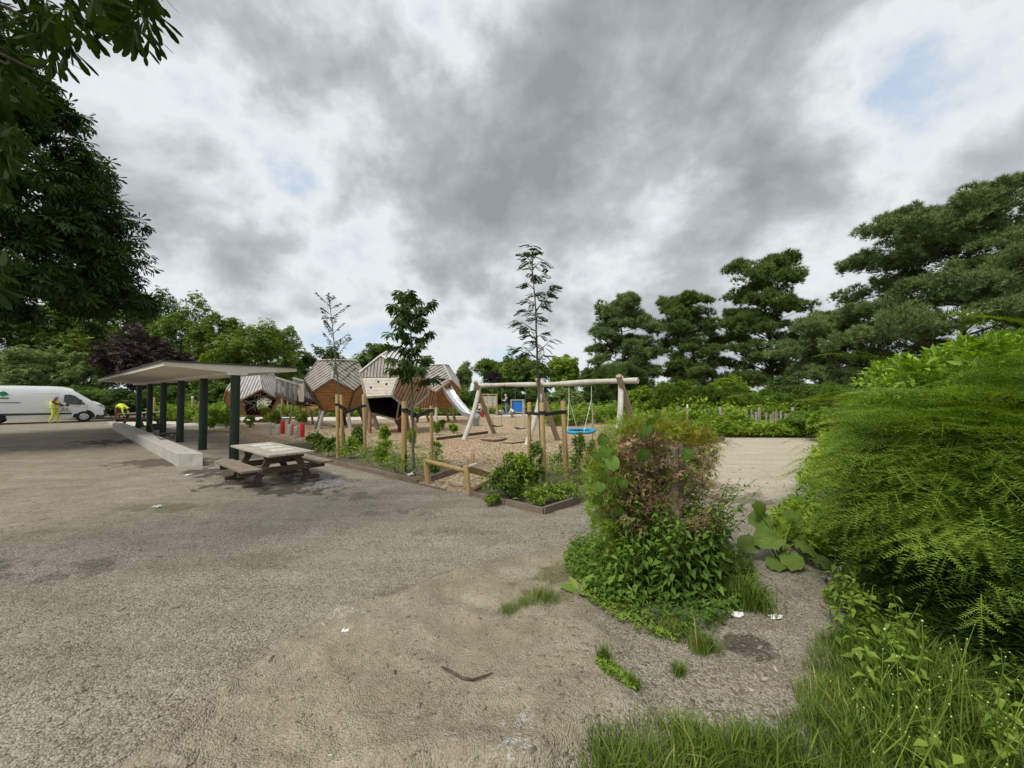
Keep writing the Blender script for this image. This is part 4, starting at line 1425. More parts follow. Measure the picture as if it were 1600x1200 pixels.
small_bench()
for px, py, sx, col, lab, nm in ((777, 648.5, .52, 'paper', 'crumpled white bag on the sand beside the standing adult', 'bag'), (783, 648.6, .62, 'galv', 'grey rucksack on the sand beside the standing adult', 'rucksack')):
    p = G(px, py); mb = MB(); mb.ball((p[0], p[1], sx * .38), sx * .5, 10, 7, (1, .7, .78))
    for k, v in enumerate(mb.v): mb.v[k] = (v[0] + random.uniform(-.04, .04), v[1], max(.0, v[2] + random.uniform(-.04, .04)))
    root = empty(nm, (p[0], p[1], 0), lab, nm)
    mb.build('sack', MAT[col], root, smooth=True)
    mb = MB(); mb.tube([(p[0] - .08, p[1], sx * .7), (p[0], p[1], sx * .86), (p[0] + .08, p[1], sx * .7)], .018, 6); mb.build('strap', MAT['vgrey'], root)


# ------------------------------------------------------------------ stakes and ties
def stake(px, yb, yt, wpx, lab, group='stakes round the young trees', lean=0, tip=None, tie=None, Yd=None):
    b = G(px, yb) if Yd is None else np.array([at(px, 600, Yd)[0], Yd, 0])
    t = at(px + lean, yt, b[1]); r = wpx / F * b[1] / 2
    root = empty('tree_stake', (b[0], b[1], 0), lab, 'stake', group)
    mb = MB()
    mb.tube([(b[0], b[1], -.08), ((b[0] + t[0]) / 2, b[1], t[2] / 2), (t[0], b[1], t[2] - .012), (t[0], b[1], t[2])], [r, r, r, r * .86], 14)
    mb.build('post', MAT['stake'], root, smooth=True)
    if tip:
        mb = MB(); mb.tube([(t[0], b[1], t[2] - .14), (t[0], b[1], t[2] + .004)], r * 1.04, 12); mb.build('painted_tip', MAT['paper'], root, smooth=True)
    if tie is not None:
        (tx, ty, z0, zt_) = tie
        S = Vector((b[0] + (t[0] - b[0]) * z0 / t[2], b[1], z0)); Tt = Vector((tx, ty, zt_))
        dv = (Tt - S); dv.z = 0; dv.normalize(); n = Vector((-dv.y, dv.x, 0))
        mb = MB()
        for sg in (-1, 1):
            p = S + n * sg * (r + .006) - dv * (r * .6); q = Tt + n * sg * .035 + dv * .03
            mb.beam(p, q, .008, .055)
        mb.tube([S - Vector((0, 0, .03)), S + Vector((0, 0, .03))], r + .008, 14)
        mb.build('rubber_tie', MAT['rubber'], root)
    return root


def trunkpos(px, yb): p = G(px, yb); return p[0], p[1]


T1 = trunkpos(540, 709); T2 = trunkpos(647, 743); T3 = trunkpos(850, 757)
zt1 = at(0, 644, T1[1])[2]
stake(528, 716, 616.5, 5.0, 'front stake of the sparse leaved left sapling', lean=-1.5, tie=(T1[0], T1[1], at(0, 632, G(528, 716)[1])[2], at(0, 641, T1[1])[2]))
stake(535, 711, 617, 4.4, 'stake just behind the front stake of the left sapling', lean=-2)
stake(571, 712.5, 616, 5.0, 'right stake of the sparse leaved left sapling', lean=-3, tie=(T1[0], T1[1], at(0, 634, G(571, 712)[1])[2], at(0, 645, T1[1])[2]))
T2R = stake(631, 737.5, 627, 8.4, 'thick stake with a black painted foot, left of the middle sapling', lean=1, tie=(T2[0], T2[1], at(0, 640, G(631, 737)[1])[2], at(0, 648, T2[1])[2]))
b = G(631, 737.5); mb = MB(); mb.prism([(b[0] + .03, b[1] - .062, .02), (b[0] + .068, b[1] - .035, .02), (b[0] + .068, b[1] - .035, .42), (b[0] + .035, b[1] - .06, .36)], (.004, -.012, 0))
mb.build('tar_patch', MAT['flatblack'], T2R)
stake(675.5, 727, 634, 5.2, 'thinner stake behind and right of the middle sapling', lean=-2, tie=(T2[0], T2[1], at(0, 634 + 7, G(675, 727)[1])[2], at(0, 652, T2[1])[2]))
stake(827, 733, 628.5, 6.2, 'left stake of the tall sapling in the corner bed', tie=(G(851, 769)[0], G(851, 769)[1] + .05, at(0, 645.5, G(827, 733)[1])[2], at(0, 648, G(851, 769)[1])[2]))
stake(851, 769, 629, 7.8, 'middle stake, nearest of the three round the tall sapling', lean=-4.5, tie=(T3[0], T3[1], at(0, 645, G(851, 769)[1])[2], at(0, 645, T3[1])[2]))
stake(886, 757, 626, 7.6, 'right stake of the tall sapling in the corner bed', lean=-6.5, tie=(G(851, 769)[0], G(851, 769)[1] + .05, at(0, 643.5, G(886, 757)[1])[2], at(0, 648, G(851, 769)[1])[2]))
for px, yb, yt, w, lab in ((301, 658, 619, 3, 'white tipped thin stake in the weeds seen between shelter columns'), (241, 658, 621, 2.4, 'yellowish thin stake in the weeds by the farthest columns'), (440, 652, 621, 1.9, 'left of two thin yellow stakes right of the far hut'), (449.3, 650, 620.5, 2.1, 'right of two thin yellow stakes right of the far hut'),
                         (479, 659.5, 614.5, 2.3, 'thin yellow stake left of the grey roofed hut'), (311, 656, 627, 1.6, 'very thin cane in the weeds beyond the shelter'), (1087.5, 676, 645.5, 4.2, 'white painted post in front of the paling fence'), (1074, 680, 632, 2.6, 'thin grey post left of the white painted post'), (1192.5, 667, 638.5, 2.2, 'slim pink grey stake against the paling fence'),
                         (926, 690, 640, 2.2, 'thin cane behind the dead hedge stub'), (906.5, 748, 682, 2.6, 'thin dark cane beside the right stake of the tall sapling')):
    stake(px, yb, yt, w, lab, group='thin stakes in the planting', tip=('white' in lab))


# ------------------------------------------------------------------ low log rail
def log_rail():
    b1 = G(668.5, 756.5); b2 = G(734, 773); b3 = G(738.5, 738)
    root = empty('log_rail', (b1[0], b1[1], 0), 'low barrier of round posts with one log rail dropped at an angle', 'rail fence')
    t1 = Vector(at(665.5, 717.5, b1[1])); t2 = Vector(at(728, 727.5, b2[1])); t3 = Vector(at(738.5, 708.5, b3[1]))
    for b, t, r in ((b1, t1, .046), (b2, t2, .042), (b3, t3, .042)):
        mb = MB(); mb.tube([(b[0], b[1], -.08), (t.x, t.y, t.z - .01), (t.x, t.y, t.z)], [r, r, r * .88], 14); mb.build('post', MAT['stake'], root, smooth=True)
    mb = MB(); mb.tube([t1 + Vector((.02, -.03, -.03)), Vector(at(727, 735.5, b2[1] + .06))], .04, 14); mb.build('rail', MAT['stake'], root, smooth=True)
    mb = MB(); p = Vector(at(731, 733, b2[1] + .05)); q = Vector(at(765, 742.5, b2[1] + .75)); mb.beam(p, q, .05, .10); mb.build('rail', MAT['stake'], root)
    mb = MB(); p = Vector(at(729, 729.5, b2[1] + .02)); mb.beam(p, p + Vector((.16, .12, .03)), .05, .03); mb.build('offcut', MAT['palewood'], root)
    return root


log_rail()
p = Vector(G(733, 773.5)); q = Vector(G(763, 755)); mb = MB(); mb.tube([(p.x, p.y, .045), (q.x, q.y, .05)], .042, 14)
prop(mb.build('fallen_log', MAT['stake'], smooth=True), 'round pole lying on the ground in front of the corner bush', 'log')


# ------------------------------------------------------------------ paling fence
def paling():
    a = Vector(at(1036, 660, 17.2)); b = Vector(at(1246, 660, 16.2)); a.z = b.z = 0
    root = empty('paling_fence', a, 'old grey chestnut paling fence overgrown with brambles', 'fence')
    n = 72
    for k in range(n):
        p = a.lerp(b, (k + random.uniform(.2, .8)) / n)
        if random.random() < .12: continue
        h = random.uniform(.78, 1.10); mb = MB(); x = random.uniform(-.09, .09)
        w = random.choice((.04, .045, .05, .075))
        P = [(p.x - w / 2, p.y, -.04), (p.x + w / 2, p.y, -.04), (p.x + w / 2 + x, p.y, h - .05), (p.x + x, p.y, h), (p.x - w / 2 + x, p.y, h - .06)]
        mb.prism(P, (0, .022, 0)); mb.build('picket', MAT['logdark' if k % 3 else 'greywood'], root)
    for z in (.3, .8):
        mb = MB(); mb.tube([a.lerp(b, i / 12) + Vector((0, .03, z + .02 * math.sin(i * 2))) for i in range(13)], .006, 4); mb.build('wire', MAT['galv'], root)
    for t in (.13, .19, .45, .74, .98):
        p = a.lerp(b, t) + Vector((0, .1, 0)); mb = MB(); mb.tube([(p.x, p.y, -.05), (p.x, p.y, 1.14)], .06, 8); mb.build('fence_post', MAT['greywood'], root)


paling()

# ------------------------------------------------------------------ van
def van():
    ang = math.atan2(.735, .678)
    w0 = G(131, 659.5)
    dirv = Vector((math.cos(ang), math.sin(ang), 0)); rt = Vector((math.sin(ang), -math.cos(ang), 0))
    O = Vector((w0[0], w0[1], 0)) - dirv * 4.5 - rt * 1.0
    root = empty('parked_van', O, 'white panel van with green tree emblem parked by the hedge', 'van', rz=ang)
    fr = [0, .2, .45, .64, .88, .975, 1.0, 1.0]
    wf = [.93, 1.0, 1.0, .985, .93, .80, .45, 0]
    st = [(0, 2.12, .95), (.05, 2.19, .99), (.8, 2.21, 1.02), (2.0, 2.21, 1.02), (3.2, 2.20, 1.02), (3.6, 2.17, 1.02), (3.9, 2.08, 1.01), (4.2, 1.88, 1.0), (4.6, 1.55, .985), (4.92, 1.28, .96), (5.15, 1.15, .92), (5.30, 1.03, .86), (5.38, .90, .80), (5.41, .70, .77)]
    z0 = .30
    V = []; Fs = []; K = 2 * len(fr) - 1
    for x, zr, w in st:
        h = [(-w * b, z0 + (zr - z0) * a + (.012 if b < .5 else 0)) for a, b in zip(fr, wf)]
        ring = h + [(-y, z) for y, z in h[-2::-1]]
        V += [(x, y, z) for y, z in ring]
    for i in range(len(st) - 1):
        for k in range(K - 1): Fs.append((i * K + k, i * K + k + 1, (i + 1) * K + k + 1, (i + 1) * K + k))
        Fs.append((i * K + K - 1, i * K, (i + 1) * K, (i + 1) * K + K - 1))
    Fs += [tuple(range(K)), tuple(range(len(st) * K - 1, len(st) * K - K - 1, -1))]
    mb = MB(); mb.add(V, Fs); mb.build('body', MAT['white'], root, smooth=True, local=True)

    def hw(x, z):
        xs = [s[0] for s in st]; zr = np.interp(x, xs, [s[1] for s in st]); w = np.interp(x, xs, [s[2] for s in st])
        return w * np.interp((z - z0) / (zr - z0), fr[:-1], wf[:-1])

    def plate(name, poly, mat, parent=root, out=.012, thick=.03, side=-1):
        mb = MB(); n = len(poly)
        a = [(x, side * (hw(x, z) + out), z) for x, z in poly]; b = [(x, side * (hw(x, z) + out - thick), z) for x, z in poly]
        mb.add(a + b, [tuple(range(n)), tuple(range(2 * n - 1, n - 1, -1))] + [(i, n + i, n + (i + 1) % n, (i + 1) % n) for i in range(n)])
        return mb.build(name, MAT[mat], parent, local=True)
    for sd in (-1, 1):
        plate('side_window', [(3.66, 1.30), (3.68, 1.70), (3.9, 1.71), (4.12, 1.62), (4.36, 1.36), (4.56, 1.10), (4.2, 1.09), (3.8, 1.13)], 'glass', side=sd, out=.028)
        plate('sill_strip', [(.42, .50), (3.98, .50), (4.02, .60), (.42, .64)], 'vgrey', side=sd, out=.022)
        for x in (2.08, 3.50):
            plate('door_seam', [(x, .42), (x + .014, .42), (x + .014, 2.0), (x, 2.0)], 'seam', side=sd, out=.010)
        plate('door_seam', [(4.62, .72), (4.634, .72), (4.634, 1.08), (4.62, 1.08)], 'seam', side=sd, out=.010)
        for z, a, b in ((1.76, .1, 3.46), (.93, .1, 4.5)):
            plate('panel_crease', [(a, z), (b, z - .02), (b, z - .008), (a, z + .012)], 'seam', side=sd, out=.010)
        plate('slide_rail', [(.1, 1.24), (2.02, 1.22), (2.02, 1.26), (.1, 1.28)], 'vgrey', side=sd, out=.022)
        plate('door_handle', [(3.56, 1.0), (3.70, 1.0), (3.70, 1.05), (3.56, 1.05)], 'vgrey', side=sd, out=.03, thick=.03)
        # mirror
        mb = MB(); y = sd * (hw(4.32, 1.2) + .14); mb.box((4.34, y, 1.24), (.12, .2, .32)); mr = mb.build('mirror', MAT['vgrey'], root, local=True, bevel=.03)
        mb = MB(); mb.box((4.405, y, 1.26), (.012, .17, .2)); mb.build('mirror_cap', MAT['white'], mr, local=True)
        # headlight
        mb = MB(); a = [(5.0, sd * .93, 1.06), (5.18, sd * .91, 1.04), (5.33, sd * .82, .92), (5.385, sd * .62, .86), (5.33, sd * .70, 1.0), (5.16, sd * .86, 1.12)]
        mb.prism([(p[0] + .02, p[1] + sd * .015, p[2]) for p in a], (-.03, 0, -.02)); mb.build('headlight', MAT['lamp'], root, local=True)
        for x, nm in ((1.1, 0), (4.5, 1)):
            mb = MB(); y = sd * (hw(x, .5) + .002)
            arc = [(x + .45 * math.cos(t), y, .34 + .43 * math.sin(t)) for t in np.linspace(-.15, math.pi + .15, 18)]
            mb.prism(arc, (0, sd * .012, 0)); mb.build('wheel_arch', MAT['flatblack'], root, local=True)  # black plate paints the shade of the recess round the wheel
            mb = MB(); yc = sd * .93; r = .34
            pr = [(-.11, .22), (-.12, .31), (-.09, r), (.09, r), (.12, .31), (.11, .22)]
            mb.tube([(x, yc + a * 1.0, .34) for a, b in pr], [b for a, b in pr], 28)
            wh = mb.build('wheel', MAT['tyre'], root, smooth=True, local=True)
            mb = MB(); mb.tube([(x, yc + sd * .112, .34), (x, yc + sd * .128, .34)], [.205, .19], 24); rim = mb.build('rim', MAT['rim'], wh, local=True)
            mb = MB()
            for k in range(6):
                t = k * math.pi / 3; mb.tube([(x + .13 * math.cos(t), yc + sd * .128, .34 + .13 * math.sin(t)), (x + .13 * math.cos(t), yc + sd * .133, .34 + .13 * math.sin(t))], .028, 8)
            mb.build('rim_hole', MAT['flatblack'], wh, local=True)  # black discs paint the shade in the rim openings
    # bumper, windscreen, grille
    mb = MB(); prof = [(4.98, .26), (5.36, .26), (5.47, .42), (5.46, .60), (5.40, .74), (5.20, .76), (5.06, .60)]
    a = [(x, -.95 + max(0, x - 5.0) * .35, z) for x, z in prof]; b = [(x, .95 - max(0, x - 5.0) * .35, z) for x, z in prof]; n = len(prof)
    mb.add(a + b, [tuple(range(n)), tuple(range(2 * n - 1, n - 1, -1))] + [(i, n + i, n + (i + 1) % n, (i + 1) % n) for i in range(n)])
    mb.build('bumper', MAT['vgrey'], root, local=True, bevel=.03)
    mb = MB(); mb.add([(4.02, -.80, 2.005 + .02), (4.02, .80, 2.005 + .02), (4.88, .86, 1.315 + .03), (4.88, -.86, 1.315 + .03), (4.45, -.84, 1.70), (4.45, .84, 1.70)], [(0, 4, 5, 1), (4, 3, 2, 5)]); ws = mb.build('windscreen', MAT['glass'], root, local=True)
    mb = MB(); mb.box((5.40, 0, .86), (.03, .9, .14)); mb.build('grille', MAT['vgrey'], root, local=True)
    # emblem: a spreading green tree over a dark line of lettering
    crown = [(.98, 1.66), (1.06, 1.68), (1.12, 1.63), (1.15, 1.66), (1.15, 1.57), (1.19, 1.57), (1.19, 1.66), (1.24, 1.63), (1.30, 1.68), (1.37, 1.66), (1.33, 1.73), (1.35, 1.78), (1.28, 1.80), (1.27, 1.86), (1.21, 1.86), (1.17, 1.90), (1.12, 1.86), (1.07, 1.86), (1.06, 1.79), (1.0, 1.77), (1.02, 1.72)]
    crown = [(x + .24, z) for x, z in crown]
    plate('tree_emblem', crown, 'logogreen', out=.016)
    plate('lettering_line', [(.9, 1.475), (1.62, 1.47), (1.62, 1.53), (.9, 1.535)], 'logodark', out=.016)
    cu = bpy.data.curves.new('lettering', 'FONT'); cu.body = 'A.S'; cu.size = .20; cu.extrude = .003
    to = bpy.data.objects.new('tmp', cu); COL.objects.link(to)
    dg = bpy.context.evaluated_depsgraph_get(); me = bpy.data.meshes.new_from_object(to.evaluated_get(dg)); bpy.data.objects.remove(to)
    me.materials.clear(); me.materials.append(MAT['logodark'])
    o = bpy.data.objects.new('lettering', me); COL.objects.link(o); o.parent = root
    y = -(hw(3.75, .78) + .016)
    o.matrix_local = Matrix.Translation((3.58, y, .77)) @ Matrix.Rotation(math.pi / 2, 4, 'X')
    plate('lettering_line', [(3.56, .70), (3.95, .70), (3.95, .735), (3.56, .735)], 'logodark', out=.016)
    return root


van()


# ------------------------------------------------------------------ people
def skinmat(nm, c): return surf(nm, c, tuple(q * 1.15 for q in c), 6, .6)


def person(loc, yaw, label, H=1.75, pose=None, cols=None, extras=(), bulk=1.0):
    """one continuous skinned body; pose overrides joints given in body units of a 1.75 m figure, x right, y forward"""
    J = dict(pelvis=(0, 0, .96), waist=(0, .0, 1.12), chest=(0, .0, 1.33), neck=(0, 0, 1.48), chin=(0, .02, 1.56), head=(0, .03, 1.66), crown=(0, .015, 1.73),
             shl=(-.19, 0, 1.42), ell=(-.25, -.02, 1.15), wrl=(-.26, .08, .92), hal=(-.26, .11, .85), shr=(.19, 0, 1.42), elr=(.25, -.02, 1.15), wrr=(.26, .08, .92), har=(.26, .11, .85),
             hil=(-.10, 0, .92), knl=(-.12, .02, .50), anl=(-.13, -.03, .09), tol=(-.14, .15, .035), hir=(.10, 0, .92), knr=(.12, .02, .50), anr=(.13, -.03, .09), tor=(.14, .15, .035))
    if pose: J.update(pose)
    rad = dict(pelvis=.135, waist=.125, chest=.145, neck=.062, chin=.075, head=.098, crown=.06, shl=.072, ell=.046, wrl=.032, hal=.035, shr=.072, elr=.046, wrr=.032, har=.035,
               hil=.098, knl=.062, anl=.047, tol=.036, hir=.098, knr=.062, anr=.047, tor=.036)
    for k_ in rad:
        if k_ not in ('neck', 'chin', 'head', 'crown', 'hal', 'har'): rad[k_] *= bulk
    Eg = [('pelvis', 'waist'), ('waist', 'chest'), ('chest', 'neck'), ('neck', 'chin'), ('chin', 'head'), ('head', 'crown'), ('chest', 'shl'), ('shl', 'ell'), ('ell', 'wrl'), ('wrl', 'hal'), ('chest', 'shr'), ('shr', 'elr'), ('elr', 'wrr'), ('wrr', 'har'),
          ('pelvis', 'hil'), ('hil', 'knl'), ('knl', 'anl'), ('anl', 'tol'), ('pelvis', 'hir'), ('hir', 'knr'), ('knr', 'anr'), ('anr', 'tor')]
    names = list(J); s = H / 1.75
    pts = [Vector(J[k]) for k in names]; rads = [rad[k] for k in names]; E = [(names.index(a), names.index(b)) for a, b in Eg]
    # five short fingers on each hand
    for sd, ha, wr in ((-1, 'hal', 'wrl'), (1, 'har', 'wrr')):
        h = Vector(J[ha]); d = (h - Vector(J[wr])).normalized(); lat = d.cross(Vector((0, 0, 1)))
        lat = lat.normalized() if lat.length > .2 else Vector((0, 1, 0))
        for k, (o, L_) in enumerate(((-.028, .075), (-.010, .088), (.010, .082), (.027, .066), (.045, .05))):
            i0 = len(pts); pts.append(h + lat * o + d * L_ * (.45 if k < 4 else .1)); rads.append(.011)
            pts.append(h + lat * o * 1.15 + d * L_ * (1 if k < 4 else .5) + Vector((0, 0, -.006))); rads.append(.008)
            E += [(names.index(ha), i0), (i0, i0 + 1)]
    me = bpy.data.meshes.new('person'); me.from_pydata([p * s for p in pts], E, [])
    o = bpy.data.objects.new('tmp', me); COL.objects.link(o)
    o.modifiers.new('skin', 'SKIN').use_smooth_shade = True
    lay = me.skin_vertices[0].data
    for i, r in enumerate(rads): lay[i].radius = (r * s, r * s); lay[i].use_root = (i == 0)
    ss = o.modifiers.new('sub', 'SUBSURF'); ss.levels = ss.render_levels = 2
    dg = bpy.context.evaluated_depsgraph_get(); bm_ = bpy.data.meshes.new_from_object(o.evaluated_get(dg)); bpy.data.objects.remove(o)
    root = empty('person', loc, label, 'person', rz=yaw)
    bm_.name = 'body'; bm_.materials.clear()
    keys = ['skin', 'top', 'trousers', 'shoes']
    for k in keys: bm_.materials.append(cols[k])
    segs = {'skin': [('neck', 'chin'), ('chin', 'head'), ('head', 'crown'), ('wrl', 'hal'), ('wrr', 'har')], 'top': [('waist', 'chest'), ('chest', 'neck'), ('chest', 'shl'), ('chest', 'shr'), ('shl', 'ell'), ('shr', 'elr'), ('ell', 'wrl'), ('elr', 'wrr')],
            'trousers': [('pelvis', 'waist'), ('pelvis', 'hil'), ('pelvis', 'hir'), ('hil', 'knl'), ('hir', 'knr'), ('knl', 'anl'), ('knr', 'anr')], 'shoes': [('anl', 'tol'), ('anr', 'tor')]}
    for p in bm_.polygons:
        c = p.center / s; best = (9, 0)
        for ki, k in enumerate(keys):
            for a, b in segs[k]:
                A = Vector(J[a]); B = Vector(J[b]); t = max(0, min(1, (c - A).dot(B - A) / (B - A).length_squared)); d = (c - A.lerp(B, t)).length - rad[a] * .6
                if d < best[0]: best = (d, ki)
        p.material_index = best[1]; p.use_smooth = True
    body = bpy.data.objects.new('body', bm_); COL.objects.link(body); body.parent = root
    # face and hair follow the head joint
    Hd = Vector(J['head']) * s; f = (Vector(J['head']) - Vector(J['neck'])).normalized()
    fwd = Vector((0, 1, 0)); fwd = (fwd - f * fwd.dot(f)).normalized(); lat = fwd.cross(f)
    mb = MB(); mb.tube([Hd + fwd * .085 * s + f * .012 * s, Hd + fwd * .112 * s - f * .02 * s, Hd + fwd * .09 * s - f * .03 * s], [.008 * s, .014 * s, .008 * s], 6)
    for sg in (-1, 1): mb.ball(Hd + lat * .097 * s * sg - f * .005 * s, .022 * s, 6, 5, (.5, .8, 1.2))
    mb.build('nose_and_ears', cols['skin'], root, smooth=True, local=True)
    mb = MB()
    for sg in (-1, 1): mb.ball(Hd + fwd * .09 * s + lat * .034 * s * sg + f * .012 * s, .010 * s, 6, 5)
    mb.build('eyes', MAT['flatblack'], root, local=True)
    mb = MB(); mb.tube([Hd + fwd * .093 * s - lat * .022 * s - f * .048 * s, Hd + fwd * .098 * s - f * .05 * s, Hd + fwd * .093 * s + lat * .022 * s - f * .048 * s], .005 * s, 5)
    mb.build('mouth', MAT['redpaint'], root, local=True)
    mb = MB(); V = []
    q = Hd + f * .028 * s - fwd * .012 * s; mb.ball((0, 0, 0), .108 * s, 12, 8)
    mb.v = [tuple(q + lat * v[0] * .93 + fwd * v[1] * 1.02 + f * max(v[2], -.03 * s) * .92) for v in mb.v]
    hair = mb.build(cols.get('hairname', 'hair'), cols['hair'], root, smooth=True, local=True)
    if 'brim' in extras:
        mb = MB(); mb.prism([Hd + f * .03 * s + fwd * (.06 + .12 * math.cos(t)) * s + lat * .085 * math.sin(t) * s for t in np.linspace(-1.5, 1.5, 8)], f * .014 * s); mb.build('cap_peak', cols['hair'], root, local=True)
    if 'hat' in extras:
        mb = MB(); mb.tube([Hd + f * .035 * s, Hd + f * .05 * s], [.20 * s, .15 * s], 16); mb.build('hat_brim', cols['hair'], root, local=True)
    if 'vest' in extras:
        ch = Vector(J['chest']); wa = Vector(J['waist']); ne = Vector(J['neck']); pe = Vector(J['pelvis'])
        up = (ne - pe).normalized(); lt = Vector((1, 0, 0)); fw = up.cross(lt) * -1
        mb = MB(); K = 16; V = []
        rows = [(pe * .8 + wa * .2, .185, .158), (wa, .185, .152), (wa * .4 + ch * .6, .195, .16), (ch, .20, .165), (ch * .5 + ne * .5, .165, .12), (ch * .1 + ne * .9, .10, .085)]
        for c, a, b in rows:
            for k in range(K):
                t = 2 * math.pi * k / K; V.append((c + lt * a * bulk * math.cos(t) + fw * b * bulk * math.sin(t)) * s)
        Fs = [(i * K + k, i * K + (k + 1) % K, (i + 1) * K + (k + 1) % K, (i + 1) * K + k) for i in range(len(rows) - 1) for k in range(K)]
        mb.add(V, Fs); ve = mb.build('vest', cols['vest'], root, smooth=True, local=True)
        if 'bands' in extras:
            mb = MB()
            for t in (.15, .55):
                c = wa.lerp(ch, t); V = []
                for z in (-.02, .02):
                    for k in range(K): V.append((c + up * z + lt * .205 * bulk * math.cos(2 * math.pi * k / K) + fw * .172 * bulk * math.sin(2 * math.pi * k / K)) * s)
                mb.add(V, [(k, (k + 1) % K, K + (k + 1) % K, K + k) for k in range(K)])
            mb.build('reflective_band', MAT['reflective'], ve, local=True)
    return root


SK = skinmat('skin', (.46, .27, .19))
C_ = lambda n, c: surf(n, c, tuple(q * 1.2 for q in c), 7, .85)
maroon = C_('maroon_cloth', (.09, .025, .025)); hv2 = C_('pale_hivis_trousers', (.52, .56, .10)); greycap = C_('grey_cap', (.30, .29, .28)); boots = C_('tan_boots', (.25, .22, .15)); navy = C_('navy_cloth', (.018, .022, .035))
jeans = C_('blue_jeans', (.14, .22, .34)); lightshirt = C_('light_shirt', (.42, .40, .36)); olive = C_('olive_cloth', (.10, .09, .06)); whitec = C_('white_cloth', (.66, .65, .62)); pink = C_('pale_pink_cloth', (.60, .50, .48)); darkhair = C_('dark_hair', (.018, .014, .012)); brownt = C_('brown_trousers', (.10, .05, .035)); limetee = C_('lime_shirt', (.55, .68, .06)); hairgrey = C_('fair_hair', (.5, .40, .33))
b = G(84, 661.3)
w1 = person((b[0], b[1], 0), R(-66), 'worker in yellow vest and trousers reaching towards the white van', 1.60, dict(elr=(.24, .26, 1.22), wrr=(.15, .50, 1.18), har=(.14, .58, 1.18), shr=(.19, .03, 1.40), ell=(-.24, .16, 1.2), wrl=(-.10, .38, 1.14), hal=(-.08, .45, 1.13), knl=(-.12, .12, .5), anl=(-.12, .08, .09), tol=(-.13, .26, .035), anr=(.12, -.16, .09), tor=(.13, .02, .035), head=(0, .06, 1.65), crown=(0, .05, 1.72), chin=(0, .05, 1.55)),
       dict(skin=SK, top=maroon, trousers=hv2, shoes=boots, hair=greycap, hairname='cap', vest=MAT['hivis']), ('vest', 'bands', 'brim'), 1.25)
mb = MB(); mb.ball((.13, .62, 1.08), .085, 10, 8, (.6, 1, 1)); mb.build('glove', MAT['flatblack'], w1, smooth=True, local=True)
b = G(183, 659)
person((b[0], b[1], 0), R(-80), 'worker in lime top bent double at the hedge behind the far picnic table', 1.68, dict(waist=(0, .10, 1.04), chest=(0, .32, 1.02), neck=(0, .47, .95), chin=(0, .54, .90), head=(0, .62, .84), crown=(0, .69, .80), shl=(-.19, .40, .98), shr=(.19, .40, .98), ell=(-.22, .44, .70), elr=(.22, .44, .70), wrl=(-.18, .50, .46), wrr=(.18, .50, .46), hal=(-.17, .53, .38), har=(.17, .53, .38)),
       dict(skin=SK, top=limetee, trousers=brownt, shoes=boots, hair=darkhair, vest=MAT['hivis']), ('vest',))
b = G(791.5, 648.5)
person((b[0], b[1], 0), R(75), 'standing adult in dark vest and blue jeans at the back of the playground', 1.76, dict(elr=(.24, .05, 1.16), wrr=(.12, .28, 1.24), har=(.08, .34, 1.27), ell=(-.24, .05, 1.16), wrl=(-.10, .28, 1.22), hal=(-.06, .34, 1.25), chin=(0, .05, 1.55), head=(0, .08, 1.64), crown=(0, .06, 1.71)),
       dict(skin=SK, top=lightshirt, trousers=jeans, shoes=whitec, hair=hairgrey, vest=navy), ('vest',))
b = G(802, 652.5)
crouch = dict(pelvis=(0, -.12, .42), waist=(0, -.02, .56), chest=(0, .14, .74), neck=(0, .26, .86), chin=(0, .31, .92), head=(0, .36, .99), crown=(0, .37, 1.06), shl=(-.19, .18, .80), shr=(.19, .18, .80), ell=(-.22, .36, .58), elr=(.22, .36, .58), wrl=(-.16, .52, .40), wrr=(.16, .52, .40), hal=(-.15, .56, .33), har=(.15, .56, .33),
              hil=(-.10, -.10, .40), hir=(.10, -.10, .40), knl=(-.16, .30, .48), knr=(.16, .30, .48), anl=(-.14, .04, .09), anr=(.14, .04, .09), tol=(-.15, .22, .035), tor=(.15, .22, .035))
person((b[0], b[1], 0), R(60), 'dark haired child in white top crouching in front of the blue board', 1.25, crouch, dict(skin=SK, top=whitec, trousers=olive, shoes=olive, hair=darkhair))
b = G(749.5, 651.5)
person((b[0], b[1], 0), R(150), 'small child in white hat and pale pink top by the play table', 1.0, None, dict(skin=SK, top=pink, trousers=navy, shoes=whitec, hair=whitec, hairname='hat'), ('hat',))
p = G(754, 651.5); mb = MB(); mb.tube([(p[0], p[1], 0), (p[0], p[1], .30)], [.14, .18], 14); rb = empty('bucket', (p[0], p[1], 0), 'red bucket on the sand next to the child in the white hat', 'bucket')
mb.build('pail', MAT['red'], rb, smooth=True); mb = MB(); mb.tube([(p[0] + .17 * math.cos(t), p[1], .30 + .15 * math.sin(t)) for t in np.linspace(0, math.pi, 9)], .008, 5); mb.build('handle', MAT['galv'], rb)

# ------------------------------------------------------------------ litter, stones, twig
def scrap(px, py, s, label, name='paper_scrap', mat='paper', seed=0, st=1.0):
    b = G(px, py); r = random.Random(seed); mb = MB(); n = 5
    z0 = gz(b[0], b[1])
    V = [(b[0] + (i / n - .5) * s * st + r.uniform(-.1, .1) * s, b[1] + (j / n - .5) * s * .6 + r.uniform(-.1, .1) * s, z0 + .004 + abs(r.gauss(0, .22)) * s * .6) for j in range(n + 1) for i in range(n + 1)]
    Fs = [(j * (n + 1) + i, j * (n + 1) + i + 1, (j + 1) * (n + 1) + i + 1, (j + 1) * (n + 1) + i) for j in range(n) for i in range(n) if r.random() > .12]
    mb.add(V, Fs); o = mb.build(name, MAT[mat]); so = o.modifiers.new('thickness', 'SOLIDIFY'); so.thickness = .0015
    return prop(o, label, 'litter')


